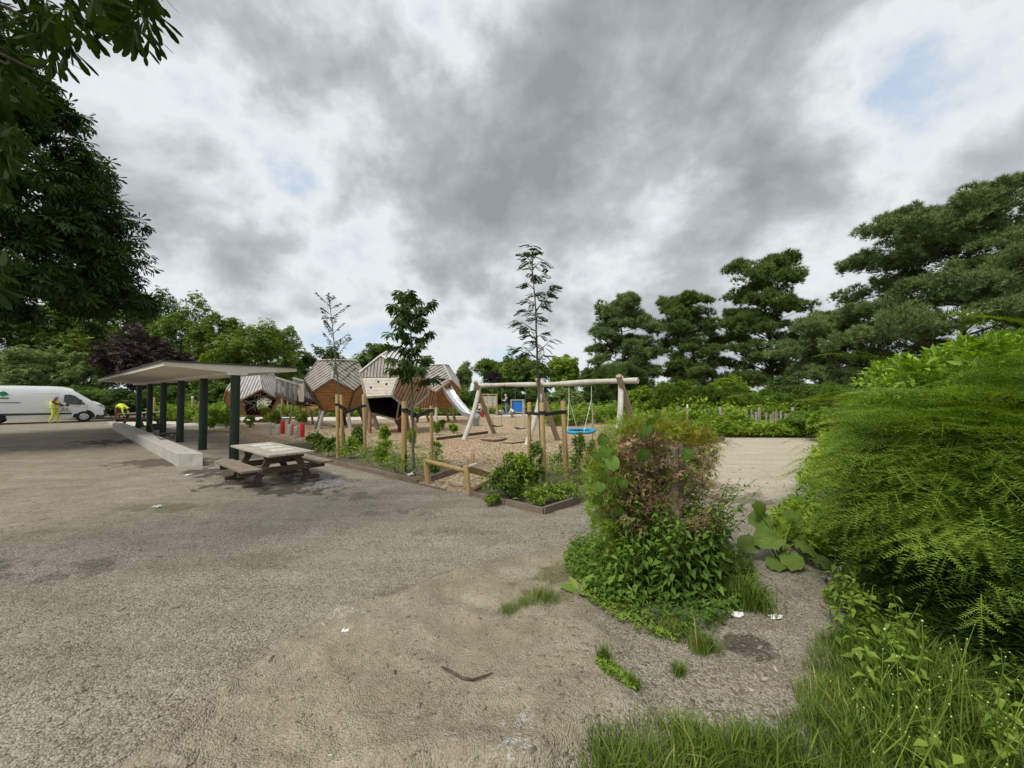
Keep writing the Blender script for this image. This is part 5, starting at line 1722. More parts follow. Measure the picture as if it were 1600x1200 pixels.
scrap(1148, 963, .11, 'crumpled white paper scrap between the grass tufts', seed=1)
scrap(1211, 967, .075, 'torn pale scrap right of the crumpled paper', seed=2)
scrap(1198, 935, .06, 'small pale scrap on bare soil below the big leaves', seed=3)
scrap(1202, 952, .05, 'tiny pale scrap between two larger scraps', seed=9)
scrap(295, 742.5, .12, 'white scrap on the ground before the concrete bench', seed=4)
scrap(245, 795, .11, 'white scrap in the worn earth left of the picnic table', seed=5)
scrap(1193, 681.5, .5, 'pale blue white litter at the far edge of the straw path', seed=6)
scrap(540, 1003, .045, 'little white scrap on the edge of the mud crust', seed=7)
for px, py, s, lab in ((639.5, 744, .075, 'left of two white pebbles beside the middle sapling'), (645, 743, .10, 'right, larger of two white pebbles beside the middle sapling')):
    b = G(px, py); mb = MB(); mb.ball((b[0], b[1], s * .35), s * .6, 10, 7, (1, .8, .65)); mb.v = [(v[0] + random.uniform(-.006, .006), v[1] + random.uniform(-.006, .006), v[2]) for v in mb.v]
    prop(mb.build('pebble', MAT['stone'], smooth=True), lab, 'pebble')
tw = [G(*q) for q in ((690, 1067), (706, 1075), (722, 1081), (738, 1083), (755, 1079), (770, 1071))]
mb = MB(); mb.tube([(q[0], q[1], gz(q[0], q[1]) + .012 + .004 * math.sin(i * 2)) for i, q in enumerate(tw)], [.005, .007, .008, .007, .006, .003], 6)
q = tw[2]; mb.tube([(q[0], q[1], gz(q[0], q[1]) + .012), (q[0] - .05, q[1] + .03, gz(q[0], q[1]) + .02)], [.004, .002], 5)
prop(mb.build('twig', MAT['bark'], smooth=True), 'dry bent twig lying on the mud crust', 'twig')
for i, (a, c, nm) in enumerate((((182, 670), (244, 684), 0),)):
    pass
b = [G(*q) for q in ((752, 688), (762, 690), (772, 690.5), (782, 689.5), (791, 686.5))]
mb = MB(); mb.tube([(q[0], q[1], .03) for q in b], [.03, .05, .05, .05, .03], 8); prop(mb.build('log', MAT['darkwood'], smooth=True), 'dark crooked branch half sunk in the bark below the belt swings', 'log')
b = [G(*q) for q in ((786, 692.5), (800, 693.5), (815, 692), (832, 688))]
mb = MB(); mb.tube([(q[0], q[1], .015) for q in b], [.02, .03, .03, .02], 8); prop(mb.build('log', MAT['darkwood'], smooth=True), 'thin branch half buried between belt swing and white swing leg', 'log')

# ================================================================== vegetation
# ---- the big horse chestnut at the left and the bough overhead
def chestnut():
    X0, Y0 = -19.6, 12.4
    root = empty('chestnut_tree', (X0, Y0, 0), 'big dark horse chestnut filling the left edge, its crown sweeping down', 'tree')
    cen = []; rad = []
    g = np.random.default_rng(4)
    for z, r, n in ((5.3, 4.6, 15), (6.9, 4.5, 14), (8.6, 4.2, 13), (10.3, 3.7, 11), (12.0, 3.0, 9), (13.6, 2.1, 6), (14.8, .9, 2)):
        for k in range(n):
            a = 2 * math.pi * (k + g.uniform(-.25, .25)) / n + z
            cen.append((X0 + r * math.cos(a), Y0 + r * math.sin(a), z + g.uniform(-.4, .4))); s = g.uniform(.85, 1.25)
            rad.append((s, s, s * .8))
    cen = np.array(cen); rad = np.array(rad)
    mb = MB(); limbs(mb, (X0, Y0, -.1), (X0, Y0, 13.5), cen[12::2], .5, 3, start=.4); mb.build('trunk', MAT['bark'], root, smooth=True)
    P, D = crown_points(cen, rad, 9, 30, .5)
    ok = P[:, 2] > 4.75 + .25 * np.sin(P[:, 0] * 2)
    P = P[ok]; D = D[ok]
    f = D * .9 + rdir(len(D)) * .4; f[:, 2] -= .45
    u = D * .3 + rdir(len(D)) * .3; u[:, 2] += 1
    foliage('crown', LF['chestnut'], split(PAL + [T_hang(6, 14, 1.0)], P, unit(f), unit(u), .34 * rng.uniform(.7, 1.2, len(P))), root)


chestnut()


def near_bough():
    root = empty('chestnut_tree', (-7.6, 1.2, 0), 'nearest chestnut whose leafy bough hangs into the top left corner', 'tree')
    mb = MB()
    mb.tube([(-7.6, 1.2, -.1), (-7.55, 1.25, 2.0), (-7.4, 1.3, 4.2), (-7.3, 1.4, 6.5), (-7.4, 1.5, 8.5)], [.42, .34, .29, .22, .12], 12)
    ends = []
    for (px, py, Y) in ((150, 10, 3.6), (210, 40, 3.9), (60, 20, 3.2), (10, 120, 3.1), (60, 130, 3.3), (0, 300, 2.9), (100, 70, 3.6), (-60, 60, 2.9), (-80, 230, 2.7), (250, -60, 4.2), (120, -70, 3.6), (20, -40, 3.1)):
        e = at(px, py, Y); e[2] += .1; ends.append(e)
        s = Vector((-7.35, 1.35, random.uniform(4.4, 6.2))); m = (s + Vector(e)) / 2 + Vector((0, 0, .55))
        mb.tube([s, m, Vector(e)], [.07, .035, .008], 6)
    mb.build('trunk', MAT['bark'], root, smooth=True)
    T = []
    def add(px, py, Y, s=.30):
        T.append((*at(px, py, Y), s))
    r = random.Random(8)
    # leaves of the hanging bough, in front of the crown behind
    for k in range(190):
        x = r.uniform(-120, 245); lim = np.interp(x, [-120, 0, 60, 110, 150, 200, 245], [210, 165, 140, 85, 50, 62, 75])
        add(x, r.uniform(-120, lim - 12), r.uniform(3.0, 4.2), r.uniform(.2, .33))
    for (x, y) in ((110, 38), (128, 52), (150, 30), (165, 22), (182, 48), (205, 52), (214, 70), (228, 40), (236, 66), (222, 84), (196, 30), (172, 40), (238, 30), (120, 20), (140, 12), (232, 8), (100, 60)):
        add(x, y - 14, r.uniform(3.5, 4.0), r.uniform(.24, .32))
    for k in range(26): add(r.uniform(-60, 22), r.uniform(190, 300), r.uniform(2.9, 3.5), r.uniform(.2, .3))
    for k in range(22): add(r.uniform(-70, 18), r.uniform(330, 460), r.uniform(2.8, 3.4), r.uniform(.18, .26))
    for k in range(160): T.append((r.uniform(-8.5, -4.8), r.uniform(.4, 3.6), r.uniform(4.4, 8.5), .3))
    T = np.array(T); n = len(T)
    f = rdir(n) * .55; f[:, 2] -= .9
    u = rdir(n) * .6; u[:, 2] += .5; u[:, 1] -= .6
    foliage('crown', LF['chestnutnear'], split([T_hang(6, 11), T_hang(7, 12, 1.05), T_hang(5, 13, .75)], T[:, :3], unit(f), unit(u), T[:, 3] * .8), root)


near_bough()

# ---- the belt of trees behind the car park and the huts (left to right)
BK = 'trees behind the playground'
tree('broadleaf_tree', 'tall dark tree at the far left behind the pale shrub', 'tree', 40, 452, 38, 80, 'dark', seed=2, group=BK, lobes=16, nleaf=30, size=.5, r0=.4)
tree('broadleaf_tree', 'yellowish green tree just right of the chestnut crown', 'tree', 150, 445, 41, 66, 'olive', seed=3, group=BK, lobes=16, nleaf=28, size=.48, r0=.35)
tree('broadleaf_tree', 'round topped dark green tree above the copper beech', 'tree', 232, 448, 45, 52, 'dark', seed=4, group=BK, lobes=14, nleaf=28, size=.5, r0=.35)
tree('broadleaf_tree', 'broad mid green tree to the right of the copper beech', 'tree', 296, 474, 43, 58, 'mid', seed=5, group=BK, lobes=15, nleaf=26, size=.5, r0=.35)
tree('broadleaf_tree', 'airy tree with sky showing through, above the shelter roof', 'tree', 346, 488, 40, 46, 'olive', seed=6, group=BK, lobes=19, nleaf=18, size=.42, r0=.3, rl=(.26, .38), inner=.78)
tree('copper_beech', 'dark purple copper beech behind the shelter', 'tree', 243, 505, 34, 76, 'purple', seed=7, group=BK, lobes=18, nleaf=34, size=.36, r0=.3, zb=.6)
tree('broadleaf_tree', 'olive green tree behind the silver roofed hut', 'tree', 400, 506, 38, 62, 'olive', seed=8, group=BK, lobes=15, nleaf=24, size=.42, r0=.3)
tree('broadleaf_tree', 'small dark topped tree left of the grey roofed hut', 'tree', 455, 515, 43, 46, 'mid', seed=9, group=BK, lobes=13, nleaf=24, size=.42, r0=.3)
tree('broadleaf_tree', 'dark low tree directly behind the grey roofed hut', 'tree', 512, 543, 46, 44, 'dark', seed=10, group=BK, lobes=12, nleaf=24, size=.5, r0=.3)
tree('broadleaf_tree', 'dense green tree rising between the grey roofed and the largest hut', 'tree', 582, 530, 44, 46, 'mid', seed=11, group=BK, lobes=14, nleaf=26, size=.45, r0=.3)
tree('broadleaf_tree', 'small feathery grey green tree right of the rearmost hut', 'tree', 723, 556, 58, 15, 'pale', seed=12, group=BK, lobes=9, nleaf=16, size=.5, r0=.2)
tree('broadleaf_tree', 'pointed green tree above the left end of the swing beam', 'tree', 772, 551, 44, 42, 'mid', seed=13, group=BK, lobes=14, nleaf=26, size=.42, r0=.3)
tree('broadleaf_tree', 'wide green tree behind the blue drawing board', 'tree', 826, 560, 40, 42, 'mid', seed=14, group=BK, lobes=14, nleaf=26, size=.42, r0=.25)
tree('broadleaf_tree', 'bright yellow green tree right of the tall sapling', 'tree', 881, 549, 43, 26, 'bright', seed=15, group=BK, lobes=12, nleaf=26, size=.4, r0=.25)
tree('plum_tree', 'little purple leaved tree above the slatted play wall', 'tree', 772, 578, 38, 14, 'purple', seed=16, group=BK, lobes=8, nleaf=24, size=.32, r0=.12, zb=1.5)
tree('broadleaf_tree', 'dark tree filling the gap below the leftmost pine', 'tree', 935, 572, 40, 38, 'dark', seed=17, group=BK, lobes=12, nleaf=26, size=.42, r0=.25)
tree('broadleaf_tree', 'dark tree behind the rearmost hut and the slide', 'tree', 650, 560, 50, 44, 'mid', seed=18, group=BK, lobes=12, nleaf=24, size=.5, r0=.25)

tree('broadleaf_tree', 'broad dark tree beyond the left edge behind the van', 'tree', -110, 450, 36, 100, 'mid', seed=61, group=BK, lobes=15, nleaf=24, size=.5, r0=.35)
tree('broadleaf_tree', 'dense tree furthest to the left past the car park', 'tree', -300, 460, 33, 110, 'olive', seed=62, group=BK, lobes=15, nleaf=24, size=.5, r0=.35)

# ---- shrubs behind the van and the shelter
SG = 'shrubs round the playground'
tree('willow_shrub', 'pale grey green conical shrub behind the van', 'shrub', 56, 541, 30, 50, 'pale', seed=20, group=SG, lobes=16, nleaf=26, size=.30, zb=.3, r0=.1)
tree('willow_shrub', 'loose pale green shrub right of the conical one', 'shrub', 132, 546, 31, 34, 'pale', seed=21, group=SG, lobes=14, nleaf=18, size=.30, zb=.3, r0=.1)
tree('hedge_shrub', 'rounded clipped green hedge shrub at the front of the van', 'shrub', 140, 600, 27.5, 46, 'mid', seed=22, group=SG, lobes=18, nleaf=30, size=.20, zb=.1, r0=.08)
tree('hedge_shrub', 'dark hedge shrub beside the bending worker', 'shrub', 195, 612, 27, 34, 'dark', seed=23, group=SG, lobes=15, nleaf=26, size=.22, zb=.1, r0=.08)
tree('hedge_shrub', 'green shrub under the copper beech seen between the columns', 'shrub', 262, 600, 29, 44, 'mid', seed=24, group=SG, lobes=14, nleaf=26, size=.24, zb=.1, r0=.08)
tree('broadleaf_shrub', 'light green upright shrub rising above the shelter roof', 'shrub', 315, 548, 32, 13, 'bright', seed=25, group=SG, lobes=9, nleaf=20, size=.26, zb=.4, r0=.07)
tree('hedge_shrub', 'mixed green shrub left of the silver roofed hut', 'shrub', 345, 600, 30, 36, 'mid', seed=26, group=SG, lobes=14, nleaf=26, size=.25, zb=.1, r0=.08)
tree('hedge_shrub', 'dark shrub below the sloping bridge', 'shrub', 462, 588, 34, 36, 'dark', seed=27, group=SG, lobes=12, nleaf=26, size=.28, zb=.1, r0=.08)
tree('hedge_shrub', 'green shrub between the legs of the grey roofed hut', 'shrub', 530, 612, 36, 44, 'mid', seed=28, group=SG, lobes=12, nleaf=24, size=.28, zb=.1, r0=.08)
tree('hedge_shrub', 'bright green shrub under the largest hut', 'shrub', 610, 618, 34, 40, 'bright', seed=29, group=SG, lobes=12, nleaf=24, size=.26, zb=.1, r0=.08)
tree('hedge_shrub', 'leafy shrub behind the slide', 'shrub', 702, 606, 33, 36, 'mid', seed=30, group=SG, lobes=13, nleaf=26, size=.26, zb=.1, r0=.08)
tree('hedge_shrub', 'dark shrub behind the slatted play wall', 'shrub', 760, 602, 36, 34, 'dark', seed=31, group=SG, lobes=13, nleaf=26, size=.26, zb=.1, r0=.08)
tree('hedge_shrub', 'dark shrub behind the standing adult', 'shrub', 810, 604, 36, 34, 'dark', seed=32, group=SG, lobes=13, nleaf=26, size=.26, zb=.1, r0=.08)
tree('elder_shrub', 'pale flowering shrub behind the tall sapling', 'shrub', 880, 606, 30, 36, 'pale', seed=33, group=SG, lobes=13, nleaf=20, size=.24, zb=.1, r0=.08)
tree('hedge_shrub', 'dark rounded shrub behind the nest swing', 'shrub', 930, 606, 33, 30, 'dark', seed=34, group=SG, lobes=13, nleaf=26, size=.26, zb=.1, r0=.08)
tree('conifer_shrub', 'low dark green conifer shrub left of the leaning pine', 'shrub', 972, 568, 30, 44, 'dark', seed=35, group=SG, lobes=14, nleaf=30, size=.3, zb=.2, r0=.1, Ts=TUF)
for (px, py, Y, hw, lf, sd, lab) in ((1003, 600, 22, 30, 'bright', 40, 'bright green hedge mound at the right end of the swing beam'), (1052, 588, 21.5, 34, 'yew', 41, 'leftmost tall clipped bright hedge mound behind the paling fence'), (1092, 594, 20.5, 30, 'yew', 42, 'middle clipped hedge mound behind the paling fence'),
                                   (1140, 588, 24, 38, 'bright', 43, 'leafy light green mound behind the clipped hedge mounds'), (1146, 604, 19.8, 34, 'yew', 44, 'low dome shaped bright hedge mound behind the fence'), (1195, 604, 19, 36, 'yew', 45, 'clipped bright hedge mound behind the right end of the fence'),
                                   (1228, 580, 23, 36, 'dark', 46, 'dark green shrub behind the right end of the fence'), (1268, 600, 18.5, 30, 'mid', 47, 'green shrub where the fence meets the yew hedge'), (1300, 596, 15.5, 30, 'yew', 48, 'far end of the yew hedge beside the fence')):
    tree('hedge_shrub', lab, 'shrub', px, py, Y, hw, lf, seed=sd, group=SG, lobes=18, nsub=10, nleaf=32, size=.17, zb=.1, r0=.07, Ts=TUF if lf == 'yew' else CL)
for (px, py, Y, hw, sd, lab) in ((1022, 652, 16.6, 24, 50, 'bramble bush at the left end of the paling fence'), (1062, 651, 16.4, 26, 51, 'light bramble bush climbing the paling fence behind the white post'), (1112, 649, 15.9, 30, 52, 'bramble bush hanging over the middle of the paling fence'), (1160, 655, 15.9, 22, 53, 'low bramble bush under the bare pickets'),
                               (1206, 661, 15.6, 24, 54, 'low bramble bush at the foot of the right pickets'), (1250, 642, 15.3, 30, 55, 'large bramble bush in the corner of the straw path'), (1284, 640, 13.8, 24, 56, 'bramble bush against the end of the yew hedge')):
    tree('bramble_bush', lab, 'bush', px, py, Y, hw, 'weed' if sd % 2 else 'bright', seed=sd, group='brambles along the fence', lobes=14, nsub=8, nleaf=20, size=.15, zb=.03, r0=.03, Ts=CL)

# ---- pines on the right
PG = 'pines on the right'
pine('pine_tree', 'bluish pine furthest left of the pines', 968, 468, 38, 68, 'pineblue', 1, 985, zb=2.2, pads=46, group=PG, size=.55, wide=(.45, .6, .9, 1.0, .95, .8))
pine('pine_tree', 'dark pine with a visible upright trunk, second from left', 1068, 464, 37, 64, 'pine', 2, 1099, zb=3.0, pads=44, group=PG, size=.5, wide=(.45, .75, .95, 1, .85, .75))
pine('pine_tree', 'tallest dark pine in the middle with layered open branches', 1192, 404, 35, 84, 'pine', 3, 1212, zb=2.8, pads=56, group=PG, size=.5, wide=(.62, .7, .9, 1, .95, .85))
pine('pine_tree', 'huge grey green pine at the right edge with sweeping limbs', 1510, 328, 24, 185, 'pineblue', 4, 1500, zb=3.0, pads=78, group=PG, size=.42, tpp=230, wide=(.45, .7, .85, .95, .98, 1.0))
pine('pine_tree', 'tall pine behind the right edge of the picture', 1650, 365, 29, 120, 'pine', 5, 1650, zb=3.0, pads=44, group=PG, size=.45, wide=(.5, .7, .9, 1, .95, .85))
pine('pine_tree', 'low spreading pine between the tallest and the huge pine', 1292, 496, 27, 84, 'pineblue', 6, 1330, zb=2.2, pads=30, group=PG, size=.42, tpp=170, wide=(.5, .75, .95, 1, .95, .9))

# ---- planting beds: shrubs and young plants
PB = 'young shrubs in the planting beds'


def bedshrub(px, yb, pyt, hw, lf, lab, seed, nl=9, size=.09, nleaf=14, zb=.05, name='young_shrub', lobes=9):
    b = G(px, yb)
    return tree(name, lab, 'shrub', px, pyt, b[1], hw, lf, seed=seed, group=PB, lobes=lobes, nsub=6, nleaf=nleaf, size=size, zb=zb, r0=.018, bark='bark', Ts=SIM, droop=.1, up=.5, rl=(.28, .42), dens=.62, inner=.78)


bedshrub(492, 706, 676, 15, 'mid', 'green leaved shrub left of the left sapling stakes', 60, size=.085)
bedshrub(513, 714, 683, 11, 'mid', 'green shrub in front of the left sapling stakes', 61, size=.08)
bedshrub(549, 716, 684, 14, 'bright', 'bright shrub at the foot of the left sapling', 62, size=.08)
bedshrub(560, 702, 667, 13, 'mid', 'taller green shrub behind the left sapling', 63, size=.09)
bedshrub(600, 728, 684, 15, 'bright', 'bright leafy shrub between the left and middle saplings', 64, size=.075)
bedshrub(602, 690, 667, 9, 'bright', 'small bright shrub under the largest hut', 65, size=.1)
bedshrub(617, 738, 712, 24, 'weed', 'low straggly plants before the thick black footed stake', 66, size=.05, nleaf=7)
bedshrub(643, 700, 665, 9, 'yellow', 'yellow green shrub behind the thick stake', 67, size=.09)
bedshrub(681, 722, 688, 9, 'weed', 'thin green plant beside the thinner stake', 68, size=.06, nleaf=8)
bedshrub(678, 745, 722, 10, 'mid', 'low green plant behind the leaning log rail', 69, size=.06, nleaf=10)
bedshrub(682, 680, 660, 6, 'bright', 'small green shrub left of the edging log', 70, size=.1)
bedshrub(690.5, 671, 656, 6, 'bright', 'tiny bright shrub right of the white post', 71, size=.1)
bedshrub(708, 677, 662, 6.5, 'bright', 'round bright shrub by the edging log', 72, size=.1)
bedshrub(792, 781, 722, 30, 'mid', 'darker green feathery front of the corner bed shrub', 73, size=.05, nleaf=34, lobes=14)
bedshrub(808, 777, 702, 26, 'bright', 'large bright green corner shrub', 74, size=.06, nleaf=30, lobes=14)
bedshrub(838, 770, 690, 16, 'mid', 'upright green shrub behind the middle stake', 75, size=.065, nleaf=18)
bedshrub(838, 792, 762, 24, 'weed', 'low light weeds at the foot of the tall sapling', 76, size=.05, nleaf=18, lobes=12)
bedshrub(880, 786, 758, 26, 'weed', 'light weeds along the right edging board', 77, size=.05, nleaf=18, lobes=12)
bedshrub(905, 760, 676, 15, 'mid', 'tall thin climber with round leaves next to the hedge stub', 78, size=.07, nleaf=9)
bedshrub(872, 742, 690, 8, 'mid', 'slender stem with few leaves between the stakes', 79, size=.06, nleaf=4, lobes=6)
bedshrub(925, 756, 690, 12, 'mid', 'leafy plant close behind the hedge stub', 80, size=.07, nleaf=12)
bedshrub(770, 790, 774, 14, 'weed', 'low weeds beside the pole on the ground', 81, size=.045, nleaf=14)
bedshrub(1092, 690, 668, 16, 'weed', 'low green plants in the far corner bed', 82, size=.1, nleaf=12)
bedshrub(1112, 683, 664, 10, 'mid', 'low shrub behind the far corner board', 83, size=.1, nleaf=12)
bedshrub(419, 660, 636, 10, 'yellow', 'yellow flowering plants right of the far hut', 84, size=.16, nleaf=12)
bedshrub(472, 662, 647, 10, 'yellow', 'yellowish plant left of the thin yellow stake', 85, size=.13, nleaf=10)
bedshrub(432, 668, 645, 6, 'mid', 'thin green plant above the stepping posts', 86, size=.14, nleaf=6)
bedshrub(362, 674, 634, 18, 'weed', 'pale weeds between the nearest columns and the far hut', 87, size=.14, nleaf=14)
bedshrub(335, 674, 640, 16, 'weed', 'pale weeds seen right of the second column', 88, size=.14, nleaf=12)
bedshrub(390, 668, 648, 8, 'weed', 'straw coloured weeds below the far hut', 89, size=.12, nleaf=9)


# ---- masses of tall weeds (uncountable)
def mass(name, label, mat, regions, kind='stuff', T=None, upright=.6):
    """regions: (poly world, count, height, size)"""
    Gs = []
    for poly, cnt, h, size in regions:
        poly = np.array([tuple(q[:2]) for q in poly], float); lo, hi = poly.min(0), poly.max(0)
        p = rng.uniform(lo, hi, (cnt * 3, 2)); p = p[poly_sd(p[:, 0], p[:, 1], poly) < 0][:cnt]
        hh = h * (.35 + .85 * fbm(p[:, 0] * 1.1, p[:, 1] * 1.1, 91, 3)) * rng.uniform(.5, 1.1, len(p))
        z = hh * rng.uniform(.1, 1.0, len(p)) ** .7 + relief(p[:, 0], p[:, 1])
        P = np.column_stack([p, z]); n = len(P)
        f = rdir(n); f[:, 2] = f[:, 2] * .4 + .25 + upright * rng.uniform(0, 1, n)
        u = rdir(n) * .6; u[:, 2] += .8
        Gs += split(T or CL, P, unit(f), unit(u), size * rng.uniform(.6, 1.25, n))
    o = foliage(name, LF[mat], Gs); return prop(o, label, None, kind=kind)


def quad(Ya, Yb, *px):
    a, b, c, d = px
    return [((a - 800) / F * Ya, Ya), ((b - 800) / F * Ya, Ya), ((c - 800) / F * Yb, Yb), ((d - 800) / F * Yb, Yb)]


mass('weeds', 'tall light green weeds behind the shelter and round the far huts', 'weed', [
    (quad(24.5, 29, 232, 350, 352, 240), 5200, 1.15, .30), (quad(29.5, 33, 330, 560, 560, 330), 5200, 1.0, .3), (quad(31, 34, 540, 740, 740, 540), 3600, .9, .3),
    (quad(20.5, 23.5, 318, 372, 372, 300), 900, .6, .2)], T=CL + SIM)
mass('weeds', 'tall green weeds along the back of the playground behind the swings', 'weed', [
    (quad(34, 36.5, 690, 850, 850, 690), 3600, 1.1, .3), (quad(20.5, 29, 853, 905, 935, 850), 4200, 1.15, .24), (quad(22, 27, 925, 1035, 1040, 930), 4600, 1.25, .24), (quad(17.0, 21, 995, 1060, 1050, 990), 2600, .9, .2)], T=CL + SIM)
mass('weeds', 'grassy weeds at the foot of the paling fence', 'bright', [
    (quad(15.0, 16.4, 1040, 1292, 1290, 1040), 5200, .6, .15), (quad(16.2, 17.0, 1030, 1165, 1165, 1030), 2600, 1.25, .17), (quad(16.9, 18.2, 1030, 1290, 1290, 1030), 3600, 1.45, .19), (quad(13.4, 15.3, 1052, 1118, 1120, 1050), 900, .35, .12)], T=CL + SIM)
mass('weeds', 'loose light green seedlings and weeds in the planting beds', 'weed', [
    ([G(*q) for q in ((470, 700), (505, 718), (600, 741), (660, 754), (700, 745), (690, 716), (620, 704), (540, 694), (480, 690))], 2300, .50, .065),
    ([G(*q) for q in ((748, 774), (850, 800), (925, 776), (990, 738), (960, 722), (900, 722), (830, 730), (770, 750))], 3200, .50, .06)], T=SIM + CL)
# green fringe between straw path and yew hedge
mass('weeds', 'lush green weeds along the foot of the yew hedge', 'bright', [
    ([G(1238, 800), G(1262, 750), G(1283, 700), G(1293, 675), (15.5, 15.5), (12.8, 12.4), (8.5, 8.4), (5.9, 5.6), (4.9, 4.9)], 15000, .75, .11),
    ([G(1195, 838), G(1238, 800), (4.9, 4.9), (4.3, 4.0), (3.7, 3.5), G(1260, 880)], 5200, .42, .085), ([(4.3, 4.9), (5.6, 5.9), (5.2, 4.7), (4.5, 3.7), (3.5, 3.1), (3.0, 3.25)], 6500, .75, .10)], T=SIM + CL)

# ---- the long yew hedge on the right
YN = [T_yew(17, 2, 1, .088, .0095), T_yew(16, 2, 2, .088, .0095, .4), T_yew(18, 2, 3, .085, .0095, .2), T_yew(16, 3, 4, .085, .0095, .5)]
YF = [T_yew(7, 1, 5, .16, .026), T_yew(7, 1, 6, .16, .026, .4)]


def boughs(c, r, nc, seed, inset=.30, fan=6, per=7, length=(.5, .8), size=(.24, .36), back=-.45, zmin=.15, bulge=.95):
    """shelves: every branch is a fan of boughs lying close to one drooping plane; returns side sprays and tip sprays"""
    g = np.random.default_rng(seed)
    d = unit(g.normal(size=(nc * 6, 3)))
    nrm = unit(d / np.array(r)); p = np.array(c) + d * np.array(r)
    p += nrm * ((fbm(p[:, 0] * 1.7 + p[:, 2] * 1.1, p[:, 1] * 1.7 - p[:, 2] * 1.9, seed, 3) - .5) * bulge)[:, None]
    v = unit(np.array([0, 0, CH]) - p)
    ok = ((nrm * v).sum(1) > back) & (p[:, 2] > zmin)
    p = p[ok]; nrm = nrm[ok]
    keep = []
    sep = 1.15 * math.sqrt(4 * math.pi * (r[0] * r[1] * r[2]) ** (2 / 3) * .7 / max(nc, 1)) * .62
    for i in range(len(p)):
        if len(keep) >= nc: break
        q = p[i]
        if all((abs(q[2] - p[k][2]) * 1.7) ** 2 + (q[0] - p[k][0]) ** 2 + (q[1] - p[k][1]) ** 2 > sep ** 2 for k in keep): keep.append(i)
    S_ = [[], [], [], []]; T_ = [[], [], [], []]
    for i in keep:
        q, n = p[i], nrm[i]
        h = np.array([n[0], n[1], 0]) + g.normal(size=3) * .22 + np.array([-.25, -.12, 0]); h[2] = 0; h /= np.linalg.norm(h)
        tilt = g.uniform(-.30, .10) + .55 * max(0, n[2])
        sd0 = np.array([-h[1], h[0], 0])
        for j in range(fan):
            a = (-.85 + 1.7 * (j + g.uniform(.2, .8)) / fan)
            dr = h * math.cos(a) + sd0 * math.sin(a); dr[2] = tilt + g.uniform(-.10, .10); dr /= np.linalg.norm(dr)
            up = np.array([0, 0, 1.]) + g.normal(size=3) * .14 + .45 * n; up -= dr * up.dot(dr); up /= np.linalg.norm(up)
            sd = np.cross(up, dr); L = g.uniform(*length) * (1 - .25 * abs(a)); b = q - n * inset - dr * .15 + np.array([0, 0, g.uniform(-.05, .05)])
            for k in range(per):
                t = .12 + .88 * k / (per - 1); sg = 1 if k % 2 else -1
                last = k >= per - 2
                ang = (0 if k == per - 1 else sg * g.uniform(.5, .95))
                f = dr * math.cos(ang) + sd * math.sin(ang); f[2] -= .16 * t
                dst = T_ if last else S_
                dst[0].append(b + dr * L * t - np.array([0, 0, .26 * L * t * t])); dst[1].append(f); dst[2].append(up); dst[3].append(g.uniform(*size) * (1.0 - .25 * t if not last else .8))
    f = lambda A: (np.array(A[0]), unit(np.array(A[1])), np.array(A[2]), np.array(A[3]))
    return f(S_), f(T_)


